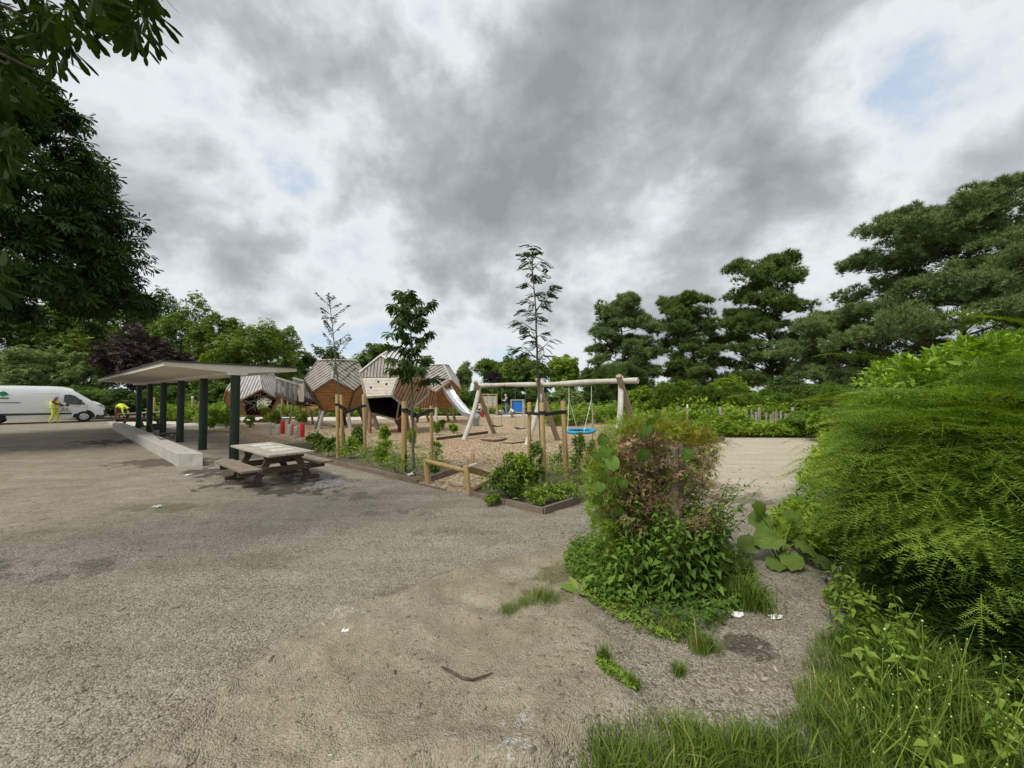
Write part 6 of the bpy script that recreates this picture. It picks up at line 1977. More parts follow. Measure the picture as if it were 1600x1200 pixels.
def hedge():
    root = empty('yew_hedge', (4.4, 4.0, 0), 'overgrown yew hedge with feathery sprays running down the right side', 'hedge')
    lob = [((3.80, 2.72, 1.12), (1.16, .86, .70), 54, True), ((3.42, 2.30, .86), (.42, .36, .26), 12, True), ((5.35, 4.0, 1.10), (1.25, 1.1, .84), 70, True), ((5.2, 3.5, .8), (.75, .7, .48), 26, True), ((4.0, 2.75, .45), (.8, .5, .3), 16, True),
           ((7.55, 6.1, 1.02), (1.5, 1.45, .92), 110, False), ((10.15, 8.7, 1.05), (1.65, 1.65, .95), 105, False), ((12.9, 11.6, 1.1), (1.85, 1.85, 1.0), 95, False), ((15.2, 14.3, 1.1), (1.6, 1.7, 1.05), 70, False)]
    Gs = []; Tp = []; Dk = []; mb = MB()
    for i, (c, r, nc, near) in enumerate(lob):
        A, B = boughs(c, r, nc, 100 + i, size=(.36, .56) if near else (.40, .58), length=(.45, .85) if near else (.6, .95), fan=6 if near else 5)
        Gs += split(YN if near else YF, *A); Tp += split(YN if near else YF, *B)
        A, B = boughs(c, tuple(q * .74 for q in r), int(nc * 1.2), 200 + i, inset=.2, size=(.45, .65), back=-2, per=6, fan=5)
        Dk += split(YF, *A)  # dark sprays inside each lobe paint the shade of the hedge interior
        for k in range(16):
            a = random.uniform(0, 6.28); e = (c[0] + r[0] * .9 * math.cos(a), c[1] + r[1] * .9 * math.sin(a), c[2] + random.uniform(-.3, .6) * r[2])
            mb.tube([(c[0] + .2 * math.cos(a), c[1] + .2 * math.sin(a), -.05), ((c[0] + e[0]) / 2, (c[1] + e[1]) / 2, c[2] * .6), e], [.05, .03, .008], 6)
    # odd lobes that break the outline, and long arching shoots
    for c, r, nc in (((3.3, 2.8, 1.42), (.42, .4, .28), 11), ((4.55, 3.3, 1.72), (.6, .5, .24), 14), ((3.05, 2.55, 1.05), (.35, .3, .2), 8), ((3.9, 2.1, .95), (.5, .3, .3), 13)):
        A, B = boughs(c, r, nc, 400 + nc, size=(.34, .54), length=(.45, .8), fan=5); Gs += split(YN, *A); Tp += split(YN, *B)
    for c, r, nc in (((3.78, 2.72, 1.2), (1.1, .8, .7), 34), ((5.35, 4.0, 1.3), (1.2, 1.0, .9), 34)):
        A, B = boughs(c, r, nc, 500 + nc, inset=.05, size=(.22, .34), length=(.8, 1.25), fan=1, per=13, back=-.1); Gs += split(YN, *A); Tp += split(YN, *B)
    for c, r, nc in (((4.2, 2.75, .34), (1.0, .55, .34), 70), ((3.5, 2.5, .3), (.5, .4, .26), 26), ((5.3, 3.6, .4), (1.0, .8, .4), 60)):  # low dark lobes put the black shade of the hollow into the colour
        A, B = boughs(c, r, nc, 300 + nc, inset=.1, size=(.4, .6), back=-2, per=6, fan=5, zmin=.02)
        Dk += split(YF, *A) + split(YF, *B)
    mb.build('branches', MAT['bark'], root, smooth=True)
    foliage('inner_foliage', LF['yewshade'], Dk, root)
    foliage('foliage', LF['yew'], Gs, root)
    foliage('new_growth', LF['yewtip'], Tp, root)


hedge()


def laurel(name, c, r, n, label, leaf, seed, size=.13):
    root = empty(name, (c[0], c[1], 0), label, 'shrub', 'shrubs rising behind the yew hedge')
    cen, rad = lobes_ellipsoid(c, r, 14, seed=seed)
    mb = MB(); limbs(mb, (c[0], c[1], -.05), (c[0], c[1], c[2]), cen, .06, seed); mb.build('trunk', MAT['bark'], root, smooth=True)
    P, D = crown_points(cen, rad, 8, n)
    f = D * .7 + rdir(len(D)) * .5; f[:, 2] += .35
    u = D * .5 + rdir(len(D)) * .3; u[:, 2] += .6
    foliage('crown', LF[leaf], split([T_simple(.2, .2), T_simple(.17, .3, .08)], P, unit(f), unit(u), size * rng.uniform(.7, 1.2, len(P))), root)


laurel('laurel_shrub', (5.65, 4.75, 1.85), (.75, .7, .62), 24, 'pale green laurel with upright leaves rising behind the yew hedge', 'laurel', 5)
laurel('laurel_shrub', (7.0, 5.3, 1.85), (1.0, .8, .60), 22, 'pale leafy shrub at the right edge above the yew hedge', 'bright', 6)
laurel('viburnum_shrub', (6.35, 5.9, 1.75), (.85, .7, .62), 18, 'loose light shrub above the middle of the yew hedge', 'laurel', 7, .11)


# ---- dead hedge stub with its post, nettles and ground cover
SX, SY = 1.44, 3.62


def stub():
    root = empty('hedge_stub', (SX, SY, 0), 'half dead brown and yellow hedge stub round an old grey post', 'hedge stub')
    mb = MB(); n = 18; V = []
    hs = (-.05, .25, .5, .75, .95, 1.10, 1.20)
    for i, z in enumerate(hs):
        for k in range(n):
            t = 2 * math.pi * k / n
            r = .088 * (1 + .16 * math.sin(3 * t + 1) + .10 * math.sin(7 * t) + random.uniform(-.07, .07)) * (1.35 - .30 * min(1, i / 3))
            V.append((SX - .085 + r * math.cos(t) + .02 * i / 6, SY - .29 + r * math.sin(t), z + (.05 * math.cos(t) if i == 6 else 0)))
    Fs = [(i * n + k, i * n + (k + 1) % n, (i + 1) * n + (k + 1) % n, (i + 1) * n + k) for i in range(len(hs) - 1) for k in range(n)] + [tuple((len(hs) - 1) * n + k for k in range(n))]
    mb.add(V, Fs); mb.build('old_post', surf('fibrous_old_wood', (.10, .075, .052), (.24, .19, .14), 6, .95, .6, (6, 6, .5), fine=.25), root, smooth=True)
    # bare twigs
    mb = MB(); r = random.Random(2)
    for k in range(120):
        a = r.uniform(0, 6.28); z0 = r.uniform(.3, 1.0); p = Vector((SX - .12 + .12 * math.cos(a), SY + .1 * math.sin(a), z0))
        q = Vector((SX - .12 + r.uniform(.22, .47) * math.cos(a), SY + r.uniform(.2, .5) * math.sin(a), z0 + r.uniform(-.1, .42)))
        m = (p + q) / 2 + Vector((r.uniform(-.06, .06), r.uniform(-.06, .06), r.uniform(-.08, .06)))
        mb.tube([p, m, q], [.009, .006, .002], 5, caps=False)
    for k in range(14):
        z = r.uniform(.55, 1.0); x = r.uniform(-.5, -.1); mb.tube([(SX + x, SY - .36, z), (SX + x + .3, SY - .30, z + r.uniform(-.05, .08)), (SX + .28, SY - .12, z + r.uniform(-.1, .1))], .004, 5, caps=False)
    mb.build('bare_twigs', surf('dry_twigs', (.14, .105, .07), (.28, .23, .17), 8, .9), root)

    def blob(n, c, r, shell=.55):
        d = rdir(n); return np.array(c) + d * np.array(r) * rng.uniform(shell, 1.0, (n, 1)), d
    Y3 = [T_yew(9, 1, 21, .17, .02), T_yew(8, 1, 22, .18, .022, .5)]
    Gs = []
    for n, c, r in ((240, (SX + .02, SY - .38, .78), (.26, .10, .22)), (300, (SX - .16, SY - .02, 1.0), (.46, .36, .34)), (260, (SX - .28, SY - .12, .70), (.36, .36, .26)), (90, (SX + .2, SY + .1, 1.16), (.32, .3, .22)), (110, (SX - .36, SY - .05, .48), (.26, .3, .2))):
        P, D = blob(n, c, r); f = D + rdir(n) * .6; f[:, 2] -= .1
        Gs += split(Y3, P, unit(f), rdir(n) + np.array([0, 0, .8]), .15 * rng.uniform(.6, 1.3, n))
    for n, c, r in ((1000, (SX - .36, SY - .27, .70), (.27, .2, .26)), (760, (SX - .28, SY - .2, 1.08), (.32, .3, .26))):
        P, D = blob(n, c, r); f = D + rdir(n) * .8
        Gs += split(CL, P, unit(f), rdir(n), .06 * rng.uniform(.6, 1.3, n))
    foliage('dead_foliage', LF['dead'], Gs, root)
    Gs = []
    for n, c, r in ((110, (SX - .06, SY + .02, 1.30), (.48, .36, .13)), (70, (SX - .56, SY, 1.02), (.14, .34, .34)), (130, (SX + .22, SY + .1, 1.18), (.3, .3, .18))):
        P, D = blob(n, c, r, .3); f = D + rdir(n) * .5; f[:, 2] += .35
        Gs += split(Y3, P, unit(f), rdir(n) + np.array([0, 0, .8]), .15 * rng.uniform(.6, 1.2, n))
    for n, c, r in ((420, (SX - .06, SY - .04, 1.30), (.46, .36, .10)), (160, (SX + .24, SY + .05, 1.12), (.24, .26, .18))):
        P, D = blob(n, c, r, .3); f = D + rdir(n) * .6; f[:, 2] += .3
        Gs += split(CL, P, unit(f), rdir(n), .05 * rng.uniform(.6, 1.3, n))
    foliage('yellowing_foliage', LF['turning'], Gs, root)
    Gs = []
    for n, c, r in ((220, (SX - .56, SY - .08, .80), (.20, .36, .46)), (90, (SX - .2, SY - .1, 1.32), (.36, .3, .10)), (150, (SX - .30, SY + .1, 1.25), (.3, .3, .16)), (130, (SX + .26, SY + .2, .95), (.2, .3, .3)), (120, (SX - .42, SY - .12, .42), (.30, .32, .26))):
        P, D = blob(n, c, r, .35); f = D + rdir(n) * .5; f[:, 2] += .15
        Gs += split(Y3, P, unit(f), rdir(n) + np.array([0, 0, .8]), .16 * rng.uniform(.6, 1.2, n))
    for n, c, r in ((620, (SX - .56, SY - .12, .78), (.20, .36, .46)), (420, (SX - .40, SY - .24, .46), (.26, .22, .28)), (200, (SX - .2, SY - .34, .98), (.34, .10, .22)), (170, (SX + .24, SY, .9), (.17, .26, .32))):
        P, D = blob(n, c, r, .35); f = D + rdir(n) * .6; f[:, 2] += .1
        Gs += split(CL, P, unit(f), rdir(n), .055 * rng.uniform(.6, 1.3, n))
    foliage('green_foliage', LF['bright'], Gs, root)
    # bindweed leaves over the left face
    P = np.array([at(px, py, SY - .48 + .1 * math.sin(px)) for px, py in ((950, 695), (943, 730), (940, 752), (969, 746), (965, 792), (1010, 700), (936, 772), (1012, 662), (953, 712), (1016, 652), (1025, 640), (1080, 700), (930, 705), (947, 678), (1007, 672))])
    f = rdir(len(P)) * .5; f[:, 2] -= .8
    u = rdir(len(P)) * .4 + np.array([0, -1, .3])
    foliage('climber_leaves', LF['nettle'], [(T_broad(5, 3), P, unit(f), unit(u), rng.uniform(.075, .115, len(P)))], root)


stub()
NL = [T_simple(.24, .25, .05), T_simple(.2, .35, .07), T_simple(.28, .15, .06)]


def nettles(name, label, spots, hs, leaf='nettle', seed=0, ls=.085, lean=None, group='nettles round the hedge stub'):
    r = np.random.default_rng(seed)
    root = empty(name, (spots[0][0], spots[0][1], 0), label, 'nettles', group)
    P = []; Fw = []; U = []; S = []; mb = MB()
    for (x, y), h in zip(spots, hs):
        ln = r.normal(size=2) * .16 + (np.array(lean) if lean is not None else 0)
        a0 = r.uniform(0, 6.28); n = max(4, int(h / .06)); z0 = gz(x, y)
        pts = []
        for k in range(n + 1):
            t = k / n
            pts.append(np.array([x + ln[0] * h * t * t, y + ln[1] * h * t * t, z0 + h * t * (1 - .1 * t)]))
        mb.tube([pts[0], pts[n // 2], pts[-1]], [.004, .0035, .002], 5, caps=False)
        for k in range(2, n + 1):
            t = k / n
            for sg in (0, math.pi):
                a = a0 + k * 1.57 + sg + r.uniform(-.3, .3)
                l = ls * (1.15 - .55 * t ** 2) * r.uniform(.8, 1.2) * (.55 if k == n else 1)
                P.append(pts[k]); Fw.append((math.cos(a), math.sin(a), r.uniform(-.45, .15) + (.5 if k == n else 0))); U.append((r.normal() * .2, r.normal() * .2, 1)); S.append(l)
    mb.build('stems', LF['nettle'], root)
    P = np.array(P)
    foliage('leaves', LF[leaf], split(NL, P, unit(np.array(Fw)), unit(np.array(U)), np.array(S)), root)


def scatter(px0, px1, Y0, Y1, n, seed):
    r = np.random.default_rng(seed); o = []
    for k in range(n):
        Y = r.uniform(Y0, Y1); o.append(((r.uniform(px0, px1) - 800) / F * Y, Y))
    return o


sp_ = scatter(955, 1125, 3.0, 3.45, 84, 1)
nettles('nettle_clump', 'dense dark green nettles in front of the hedge stub', sp_, [np.interp(x / y * F + 800, [955, 1000, 1060, 1120], [.56, .86, .92, .80]) * random.uniform(.7, 1.12) for x, y in sp_], seed=2)
sp_ = scatter(1060, 1120, 3.3, 4.0, 24, 3)
nettles('nettle_clump', 'tall nettle stems leaning out to the right of the hedge stub', sp_, [random.uniform(.55, 1.0) for _ in sp_], seed=4, lean=(.22, .02))
sp_ = scatter(1290, 1420, 2.0, 3.2, 46, 5)
nettles('nettle_clump', 'nettles in front of the dark hollow under the yew hedge', sp_, [random.uniform(.22, .5) for _ in sp_], seed=6, leaf='weed', ls=.08, group='nettles at the yew hedge')
sp_ = scatter(1300, 1420, 3.4, 4.6, 40, 7)
nettles('nettle_clump', 'leafy nettles at the foot of the yew hedge beside the burdock', sp_, [random.uniform(.35, .75) for _ in sp_], seed=8, leaf='nettle', ls=.1, group='nettles at the yew hedge')
sp_ = scatter(1400, 1600, 1.55, 2.1, 30, 9)
nettles('nettle_clump', 'nettles in the grass at the bottom right corner', sp_, [random.uniform(.15, .34) for _ in sp_], seed=10, leaf='weed', ls=.07, group='nettles at the yew hedge')
# ground cover at the foot of the stub
gc = [G(*q) for q in ((895, 860), (960, 838), (1110, 850), (1175, 880), (1185, 930), (1130, 985), (1075, 1000), (985, 968), (915, 935), (880, 900))]
mass('ground_cover', 'low ivy, nettle and clover leaves round the foot of the hedge stub', 'nettle', [(gc, 5200, .17, .05), ([G(*q) for q in ((930, 860), (1010, 845), (1110, 860), (1160, 905), (1090, 950), (960, 930))], 2600, .34, .06)], T=NL + CL, upright=.2)
mass('ground_cover', 'light green clover and moss along the near edge of the hedge stub', 'weed', [([G(*q) for q in ((880, 880), (930, 850), (960, 900), (1000, 960), (1060, 1010), (990, 985), (915, 945))], 2000, .08, .034), ([G(*q) for q in ((930, 1045), (960, 1050), (1000, 1078), (985, 1090), (940, 1065))], 420, .04, .026)], T=NL + CL, upright=.2)


# ---- broad leaved plants
def broad(name, label, leaves, mat='burdock', group=None):
    b = leaves[0][0]; root = empty(name, (b[0], b[1], 0), label, 'plant', group)
    mb = MB(); P = []; Fw = []; U = []; S = []
    for (p, f, u, s) in leaves:
        s *= .78; P.append(p); Fw.append(f); U.append(u); S.append(s)
        q = Vector(p) + Vector(unit(np.array(f))) * s * .12
        mb.tube([(b[0] + .1 * (p[0] - b[0]), b[1] + .1 * (p[1] - b[1]), 0), ((b[0] + p[0]) / 2, (b[1] + p[1]) / 2, p[2] * .75), q], [.009, .008, .006], 6)
    mb.build('stalks', LF['weed'], root)
    Gs = []
    for k in range(len(P)): Gs.append((T_broad(5, 30 + k, .10), np.array([P[k]]), np.array([Fw[k]]), np.array([U[k]]), [S[k]]))
    foliage('leaves', LF[mat], Gs, root)


b = G(1225, 880)
broad('burdock_plant', 'burdock with very large floppy leaves beside the straw path', [
    (b + np.array([-.02, 0, .27]), (-.95, -.15, -.12), (-.2, -.45, .9), .33), (b + np.array([.0, -.05, .14]), (-.35, -.85, -.25), (-.2, -.45, .85), .27), (b + np.array([.08, .0, .2]), (.7, -.5, -.2), (.25, -.4, .85), .26), (b + np.array([.0, .1, .31]), (-.5, .3, .2), (-.2, -.6, .8), .30), (b + np.array([-.1, -.08, .08]), (-.7, -.6, -.1), (-.1, -.35, .9), .22), (b + np.array([.18, -.1, .12]), (.5, -.8, -.2), (.1, -.5, .9), .22), (b + np.array([.14, .1, .33]), (.3, .2, .35), (0, -.7, .7), .24), (b + np.array([-.2, .06, .2]), (-.9, .1, -.3), (-.3, -.5, .8), .26), (b + np.array([.3, .02, .1]), (.8, -.3, -.3), (.2, -.4, .9), .2), (b + np.array([-.1, .16, .4]), (-.3, -.2, .6), (0, -.9, .5), .22)])
b = G(1352, 935)
broad('burdock_plant', 'smaller pale burdock under the yew sprays', [(b + np.array([-.02, 0, .22]), (-.4, -.6, .0), (.1, -.5, .8), .20), (b + np.array([-.14, .05, .12]), (-.7, -.5, -.1), (-.1, -.5, .8), .15), (b + np.array([.05, -.04, .08]), (.3, -.9, -.3), (0, -.4, .8), .13), (b + np.array([-.25, -.05, .06]), (-.8, -.4, -.1), (-.1, -.4, .9), .18)])
b = G(905, 932)


def rosette(b):
    root = empty('mullein_plant', (b[0], b[1], 0), 'pale green rosette plant with a few upright leaves left of the hedge stub', 'plant')
    f = np.array([(-.85, -.1, .5), (.6, .1, .9), (.05, -.7, .4), (-.4, .5, .7), (.8, -.3, .3)], float); u = np.array([(.4, -.5, .8), (-.6, -.6, .5), (0, -.5, .9), (0, -.6, .8), (0, -.5, .9)], float)
    V = np.array([(0, 0, 0), (.3, .13, .05), (.62, .17, .03), (1, 0, -.12), (.62, -.17, .03), (.3, -.13, .05), (.3, 0, 0), (.62, 0, -.04)], float)
    T = (V, np.array([(0, 6, 1), (0, 5, 6), (7, 3, 2), (7, 4, 3)]), np.array([(6, 7, 2, 1), (5, 4, 7, 6)]))
    foliage('leaves', LF['weed'], [(T, np.repeat(b[None] + [[0, 0, .02]], 5, 0), unit(f), unit(u), np.array([.19, .20, .14, .16, .12]))], root)


rosette(b)


# ---- saplings
def sapling(name, label, base, top, r0, mat, T, twigs, leaf_pts, size, droop, seed, up=1.0):
    root = empty(name, (base[0], base[1], 0), label, 'young tree')
    r = random.Random(seed); B = Vector((base[0], base[1], -.05)); Tp = Vector(top)
    n = 14; pts = []
    for i in range(n + 1):
        t = i / n; p = B.lerp(Tp, t) + Vector((r.uniform(-1, 1), r.uniform(-1, 1), 0)) * .012 * (i > 0)
        pts.append(p)
    mb = MB(); mb.tube(pts, [r0 * (1 - .88 * i / n) for i in range(n + 1)], 9)
    P = []; Fw = []
    for (t0, L, az, el) in twigs:
        i = min(n - 1, int(t0 * n)); p = pts[i].lerp(pts[i + 1], t0 * n - i)
        d = Vector((math.cos(az) * math.cos(el), math.sin(az) * math.cos(el), math.sin(el)))
        e1 = p + d * L * .5 + Vector((0, 0, .02)); e2 = p + d * L + Vector((0, 0, .10 * L))
        mb.tube([p, e1, e2], [r0 * .28, r0 * .2, r0 * .08], 5, caps=False)
        k = max(2, int(L * leaf_pts))
        for j in range(k):
            s = .25 + .75 * (j + r.random() * .6) / k
            q = p.lerp(e1, s * 2) if s < .5 else e1.lerp(e2, s * 2 - 1)
            for m in range(2 if s > .85 else 1):
                a = az + r.uniform(-1.4, 1.4)
                P.append(q); Fw.append((math.cos(a), math.sin(a), r.uniform(-.2, .35) - droop))
    for j in range(int(leaf_pts * .8)):
        a = r.uniform(0, 6.28); P.append(Tp - Vector((0, 0, r.uniform(0, .25)))); Fw.append((math.cos(a), math.sin(a), r.uniform(0, .7) - droop))
    mb.build('trunk', MAT['youngbark'], root, smooth=True)
    P = np.array(P); n = len(P); u = rdir(n) * .35; u[:, 2] += up
    foliage('leaves', LF[mat], split(T, P, unit(np.array(Fw)), unit(u), size * rng.uniform(.7, 1.2, n)), root)


r = random.Random(21)
tw1 = [(.44 + .5 * k / 26, r.uniform(.5, .95) * (1.05 - .55 * k / 26), k * 2.4 + r.uniform(-.4, .4), r.uniform(.35, .95)) for k in range(27)]
sapling('sapling', 'thin sapling with sparse tiny leaves, left of the three staked ones', (T1[0], T1[1]), at(514, 458, T1[1]), .032, 'young', SIM, tw1, 34, .10, .05, 5)
tw2 = [(.50 + .47 * k / 30, r.uniform(.3, .52) * (1.0 if k < 24 else .7), k * 2.4 + r.uniform(-.4, .4), r.uniform(-.1, .7)) for k in range(31)] + [(.80, .75, 2.6, .75), (.84, .62, .2, .7)]
sapling('sapling', 'middle staked sapling densely hung with drooping leaves', (T2[0], T2[1]), at(640, 455, T2[1]), .036, 'young', [T_palmate(5, 41, .4), T_palmate(5, 42, .6), T_palmate(6, 43, .3)], tw2, 21, .20, .55, 6, .6)
tw3 = [(.44 + .53 * k / 24, r.uniform(.22, .46) * (1.1 - .65 * k / 24), k * 2.4 + r.uniform(-.4, .4), r.uniform(.35, .8)) for k in range(25)] + [(.60, .55, 3.0, .75), (.72, .6, .15, 1.0), (.53, .5, 2.9, .35)]
sapling('sapling', 'tallest sapling with tufts of feathery compound leaves, in the corner bed', (T3[0], T3[1]), at(831, 384, T3[1]), .038, 'young', [T_pinnate(5, 1, .3, .12), T_pinnate(6, 2, .45, .12), T_pinnate(5, 3, .15, .13)], tw3, 24, .18, .1, 7)


# ---- grass
BL = [T_blade(.35, .022), T_blade(.6, .02), T_blade(.85, .024), T_blade(.2, .018)]


def grass_at(P, h, spread=.5):
    n = len(P); a = rng.uniform(0, 2 * math.pi, n)
    f = np.column_stack([np.cos(a), np.sin(a), rng.uniform(-.15, .25, n)])
    u = rdir(n) * spread * .5; u[:, 2] += 1
    return split(BL, P, unit(f), unit(u), h * rng.uniform(.5, 1.2, n))


def tuft(px, py, wpx, h, n, label):
    b = G(px, py); r = wpx / F * b[1]
    d = rng.normal(size=(n, 2)) * .42; P = np.column_stack([b[0] + d[:, 0] * r, b[1] + d[:, 1] * r * .9, np.zeros(n)])
    P[:, 2] = relief(P[:, 0], P[:, 1]) - .004
    o = foliage('grass_tuft', LF['grass'], grass_at(P, h)); prop(o, label, 'grass tuft', 'grass tufts on bare ground')


tuft(1165, 945, 34, .20, 900, 'large lush grass tuft at the right foot of the hedge stub')
tuft(1098, 1015, 24, .12, 420, 'grass tuft just below the nettles, with a dry stalk')
tuft(1050, 990, 26, .11, 420, 'grass at the near edge of the hedge stub')
tuft(943, 1045, 11, .09, 200, 'small round grass tuft left of the clover patch')
tuft(990, 1080, 11, .08, 200, 'small grass tuft right of the clover patch')
tuft(1060, 1052, 11, .085, 210, 'isolated grass tuft on the chips')
tuft(795, 965, 20, .07, 260, 'low grass tuft at the far left on the mud crust')
tuft(850, 945, 30, .08, 420, 'sparse low grass between mud crust and hedge stub')
tuft(820, 955, 24, .06, 260, 'thin scattered grass on the mossy crust')
tuft(1150, 900, 22, .2, 300, 'thin dry grass beside the burdock')
b = G(1090, 1020); mb = MB(); mb.tube([(b[0], b[1], 0), (b[0] - .01, b[1], .12), (b[0] - .015, b[1] + .01, .22)], [.004, .0035, .002], 5); prop(mb.build('dry_stalk', MAT['stake']), 'dry upright stalk in the grass tuft below the nettles', 'stalk')


def grass_mass():
    poly = np.array([G(*q)[:2] for q in ((905, 1215), (930, 1170), (985, 1140), (1060, 1122), (1130, 1128), (1200, 1150), (1250, 1110), (1275, 1040), (1300, 985), (1345, 960), (1420, 1000), (1500, 1040), (1640, 1110), (1640, 1300), (900, 1300))])
    n = 11000
    lo, hi = poly.min(0), poly.max(0)
    p = rng.uniform(lo, hi, (n * 4, 2)); sd = poly_sd(p[:, 0], p[:, 1], poly) + (fbm(p[:, 0] * 5, p[:, 1] * 5, 5, 3) - .5) * .3
    p = p[sd < 0]; sd = sd[sd < 0]; p = p[:n]; sd = sd[:n]
    P = np.column_stack([p, relief(p[:, 0], p[:, 1]) - .004])
    h = .20 * np.clip(.45 + 2.2 * -sd, .45, 1.25) * (.6 + .8 * fbm(p[:, 0] * 3, p[:, 1] * 3, 8, 3))
    o = foliage('grass', LF['grass'], grass_at(P, h, .6)); prop(o, 'long grass along the bottom right edge', None, kind='stuff')


grass_mass()


def stalks():
    r = random.Random(12); mb = MB()
    root = empty('mustard_plant', tuple(G(1450, 1150)), 'wiry hedge mustard stems with tiny pale flowers in the bottom right grass', 'plant')
    heads = MB()
    for k in range(34):
        px = r.uniform(1330, 1600); Y = r.uniform(1.45, 1.95); x = (px - 800) / F * Y; h = r.uniform(.25, .55)
        dx, dy = r.uniform(-.16, .12), r.uniform(-.1, .1); pts = [(x + dx * t * t, Y + dy * t * t, h * t) for t in (0, .35, .7, 1)]
        mb.tube(pts, [.0026, .0024, .002, .0012], 5, caps=False)
        for j in range(r.randrange(3)):
            t = r.uniform(.35, .8); p = Vector((x + dx * t * t, Y + dy * t * t, h * t)); q = p + Vector((r.uniform(-.12, .12), r.uniform(-.08, .08), r.uniform(.05, .15)))
            mb.tube([p, q], [.0018, .001], 4, caps=False); heads.ball(q, .0028, 6, 4)
        heads.ball(pts[-1], .0032, 6, 4)
    for (a, bb, c) in (((1427, 1065, 1.75), (1442, 1010, 1.76), (1441, 970, 1.77)), ((1425, 1070, 1.75), (1400, 1025, 1.76), (1382, 983, 1.78)), ((1380, 1178, 1.6), (1412, 1150, 1.6), (1432, 1105, 1.6))):
        mb.tube([at(*a), at(*bb), at(*c)], [.003, .0028, .002], 5, caps=False); heads.ball(at(*c), .005, 6, 4)
    mb.build('stems', LF['weed'], root); heads.build('flower_buds', surf('buds', (.42, .44, .16), (.6, .6, .28), 8), root)


stalks()


# ---- loose chips on the foreground
def chips():
    n = 30000
    Y = 1.15 * (9.0 / 1.15) ** rng.uniform(0, 1, n); t = rng.uniform(-1.45, 1.45, n)
    X = t * Y
    dens = .45 + .9 * fbm(X * 1.5, Y * 1.5, 13, 3)
    px = 800 + F * t
    dens *= np.where((px > 820) & (px < 1330) & (Y < 3.4), 1.7, 1) * np.where(poly_sd(X, Y, CLAY) < -.05, .62, 1.0) * np.where((Y > 4.2) & (px > 640) & (px < 960), 1.9, 1)
    k = rng.uniform(0, 1.6, n) < dens * .9
    X, Y = X[k], Y[k]; n = len(X)
    P = np.column_stack([X, Y, relief(X, Y) + .003])
    a = rng.uniform(0, 6.28, n)
    f = np.column_stack([np.cos(a), np.sin(a), rng.normal(size=n) * .16]); u = rdir(n) * .25; u[:, 2] += 1
    V = np.array([(-.5, -.16, 0), (.5, -.12, 0), (.48, .14, .03), (-.46, .18, .02), (-.5, -.16, -.1), (.5, -.12, -.1), (.48, .14, -.08), (-.46, .18, -.08)], float)
    T = (V, np.zeros((0, 3), int), np.array([(0, 1, 2, 3), (4, 5, 1, 0), (7, 6, 5, 4)[::-1], (3, 2, 6, 7), (5, 6, 2, 1), (0, 3, 7, 4)]))
    s = rng.gamma(3.0, .0072, n).clip(.006, .055) * np.interp(Y, [1, 4, 9], [.8, 1.05, 1.5]) * np.where(t * 602 + 800 < 820, .68, 1.0)[k]
    big = rng.uniform(0, 1, n) < .03; s[big] *= 1.5
    o = foliage('wood_chips', LF['chips'], [(T, P, unit(f), unit(u), s)]); prop(o, 'loose wood chips and bark flakes over the foreground', None, kind='stuff')


chips()


# ================================================================== sky and sun
SUN_EL, SUN_AZ = R(54), math.atan2(-.74, -.67)      # sun high, behind the viewer's left shoulder
sd = Vector((math.cos(SUN_EL) * math.cos(SUN_AZ), math.cos(SUN_EL) * math.sin(SUN_AZ), math.sin(SUN_EL)))
ld = bpy.data.lights.new('sun', 'SUN'); ld.energy = 1.9; ld.angle = R(24); ld.color = (1.0, .955, .88)
lo = bpy.data.objects.new('sun', ld); COL.objects.link(lo); lo.rotation_euler = sd.to_track_quat('Z', 'Y').to_euler(); lo.location = sd * 60


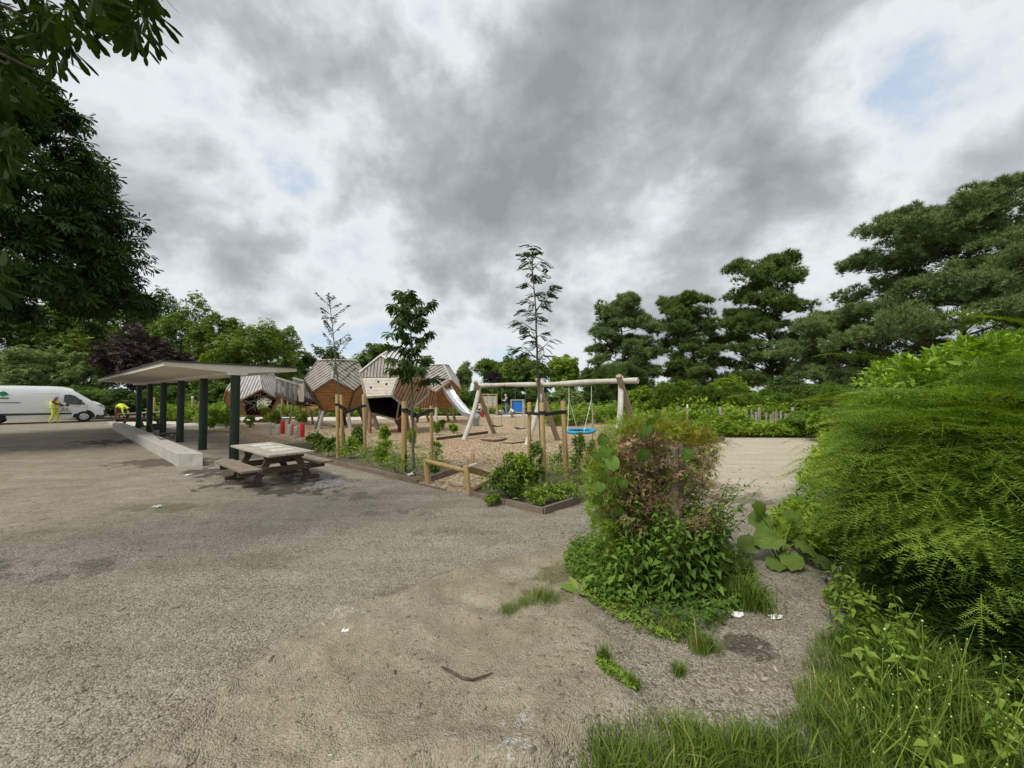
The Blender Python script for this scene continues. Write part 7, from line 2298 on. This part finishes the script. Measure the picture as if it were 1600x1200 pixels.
def make_world():
    w = bpy.data.worlds.new('World'); scn.world = w; w.use_nodes = True
    nt = w.node_tree; L = nt.links.new; nt.nodes.clear()
    out = N(nt, 'ShaderNodeOutputWorld')
    sky = N(nt, 'ShaderNodeTexSky'); sky.sky_type = 'NISHITA'; sky.sun_disc = False; sky.sun_elevation = SUN_EL
    sky.sun_rotation = math.atan2(sd.x, sd.y); sky.air_density = 1.0; sky.dust_density = 1.2; sky.ozone_density = 1.0
    bg1 = N(nt, 'ShaderNodeBackground', Strength=.11); L(sky.outputs[0], bg1.inputs['Color'])
    tc = N(nt, 'ShaderNodeTexCoord'); dirv = tc.outputs['Generated']
    sp = N(nt, 'ShaderNodeSeparateXYZ'); L(dirv, sp.inputs[0])

    def m(op, a, b=None, c=None, clamp=False):
        n = N(nt, 'ShaderNodeMath', operation=op); n.use_clamp = clamp
        for i, q in enumerate((a, b, c)):
            if q is None: continue
            if isinstance(q, (int, float)): n.inputs[i].default_value = q
            else: L(q, n.inputs[i])
        return n.outputs[0]
    zz = m('ADD', m('MAXIMUM', sp.outputs[2], 0.0), .16)
    cx = N(nt, 'ShaderNodeCombineXYZ'); L(m('DIVIDE', sp.outputs[0], zz), cx.inputs[0]); L(m('DIVIDE', sp.outputs[1], zz), cx.inputs[1])

    def noise(scale, detail, rough, dist, off):
        mp = N(nt, 'ShaderNodeMapping'); mp.inputs['Location'].default_value = off; L(cx.outputs[0], mp.inputs[0])
        n = N(nt, 'ShaderNodeTexNoise', Scale=scale, Detail=detail, Roughness=rough, Distortion=dist); L(mp.outputs[0], n.inputs['Vector']); return n.outputs['Fac']
    cq = N(nt, 'ShaderNodeMapping'); cq.inputs['Scale'].default_value = (1, 1, 1.3); L(dirv, cq.inputs[0])

    def puff(scale, detail, rough, dist, off):
        mp = N(nt, 'ShaderNodeMapping'); mp.inputs['Location'].default_value = off; L(cq.outputs[0], mp.inputs[0])
        n = N(nt, 'ShaderNodeTexNoise', Scale=scale, Detail=detail, Roughness=rough, Distortion=dist); L(mp.outputs[0], n.inputs['Vector']); return n.outputs['Fac']
    n1 = puff(2.7, 10, .57, .15, (3.1, 1.7, 0)); n2 = puff(7.0, 8, .55, .15, (7.7, 2.2, 3)); n3 = noise(.8, 6, .55, .3, (1.2, 9.4, 5))
    def dev(n, k): return m('MULTIPLY', m('SUBTRACT', n, .5), k)
    dens = m('ADD', dev(n1, 1.45), m('ADD', dev(n2, .50), m('ADD', dev(n3, .15), .588)))
    # where the heavy cloud banks and the thin places hang
    for (px, py, k, amt) in ((300, 190, 14, .15), (420, 270, 30, .09), (180, 260, 30, .08), (640, 60, 22, .10), (820, 60, 16, .12), (900, 190, 18, .10), (930, 345, 30, .17), (760, 235, 35, .10), (1130, 250, 24, .13), (1180, 160, 24, .07), (360, 405, 120, .17), (420, 395, 160, .10), (1010, 300, 40, .10), (640, 390, 60, .06), (760, 480, 60, .05),
                          (1440, 130, 30, .09), (1560, 140, 60, -.06), (1350, 60, 30, .05), (1560, 300, 30, .05), (430, 340, 60, -.16), (330, 330, 60, -.05), (560, 290, 50, -.15), (500, 130, 30, -.10), (600, 200, 40, -.08), (470, 470, 50, -.16), (300, 470, 80, -.18), (560, 450, 60, -.08), (1300, 400, 30, -.02), (700, 300, 90, -.06), (220, 430, 70, -.12), (1500, 230, 30, -.08), (760, 540, 60, -.10), (980, 410, 60, .02)):
        c = ray(px, py); c = c / np.linalg.norm(c)
        dp = N(nt, 'ShaderNodeVectorMath', operation='DOT_PRODUCT'); L(dirv, dp.inputs[0]); dp.inputs[1].default_value = tuple(c)
        dens = m('ADD', dens, m('MULTIPLY', m('EXPONENT', m('MULTIPLY', m('SUBTRACT', dp.outputs['Value'], 1.0), float(k))), amt * .46))
    cov = N(nt, 'ShaderNodeMapRange', interpolation_type='SMOOTHSTEP'); cov.inputs[1].default_value = .34; cov.inputs[2].default_value = .54; cov.inputs[3].default_value = .74; cov.inputs[4].default_value = 1.0; L(dens, cov.inputs[0])
    cr = N(nt, 'ShaderNodeValToRGB'); e = cr.color_ramp.elements; cr.color_ramp.interpolation = 'LINEAR'
    e[0].position = .36; e[0].color = (.37, .44, .51, 1); e[1].position = 1.0; e[1].color = (.180, .200, .213, 1)
    for p, c in ((.47, (.455, .485, .51)), (.56, (.49, .51, .525)), (.65, (.40, .423, .44)), (.74, (.305, .33, .346)), (.86, (.236, .258, .272))): x = e.new(p); x.color = (*c, 1)
    L(dens, cr.inputs[0])
    bg2 = N(nt, 'ShaderNodeBackground', Strength=1.0); L(cr.outputs[0], bg2.inputs['Color'])
    mx = N(nt, 'ShaderNodeMixShader'); L(cov.outputs[0], mx.inputs[0]); L(bg1.outputs[0], mx.inputs[1]); L(bg2.outputs[0], mx.inputs[2])
    L(mx.outputs[0], out.inputs['Surface'])
    w.cycles.sampling_method = 'MANUAL'; w.cycles.sample_map_resolution = 512


make_world()
vs = scn.view_settings
scn.display_settings.display_device = 'sRGB'
vs.view_transform = 'Standard'; vs.look = 'None'; vs.exposure = 0.74; vs.gamma = 1.0; vs.use_curve_mapping = False
cy = scn.cycles
cy.max_bounces = 6; cy.diffuse_bounces = 3; cy.glossy_bounces = 2; cy.transmission_bounces = 3; cy.transparent_max_bounces = 4
cy.use_denoising = True
try: cy.denoiser = 'OPENIMAGEDENOISE'
except Exception: pass
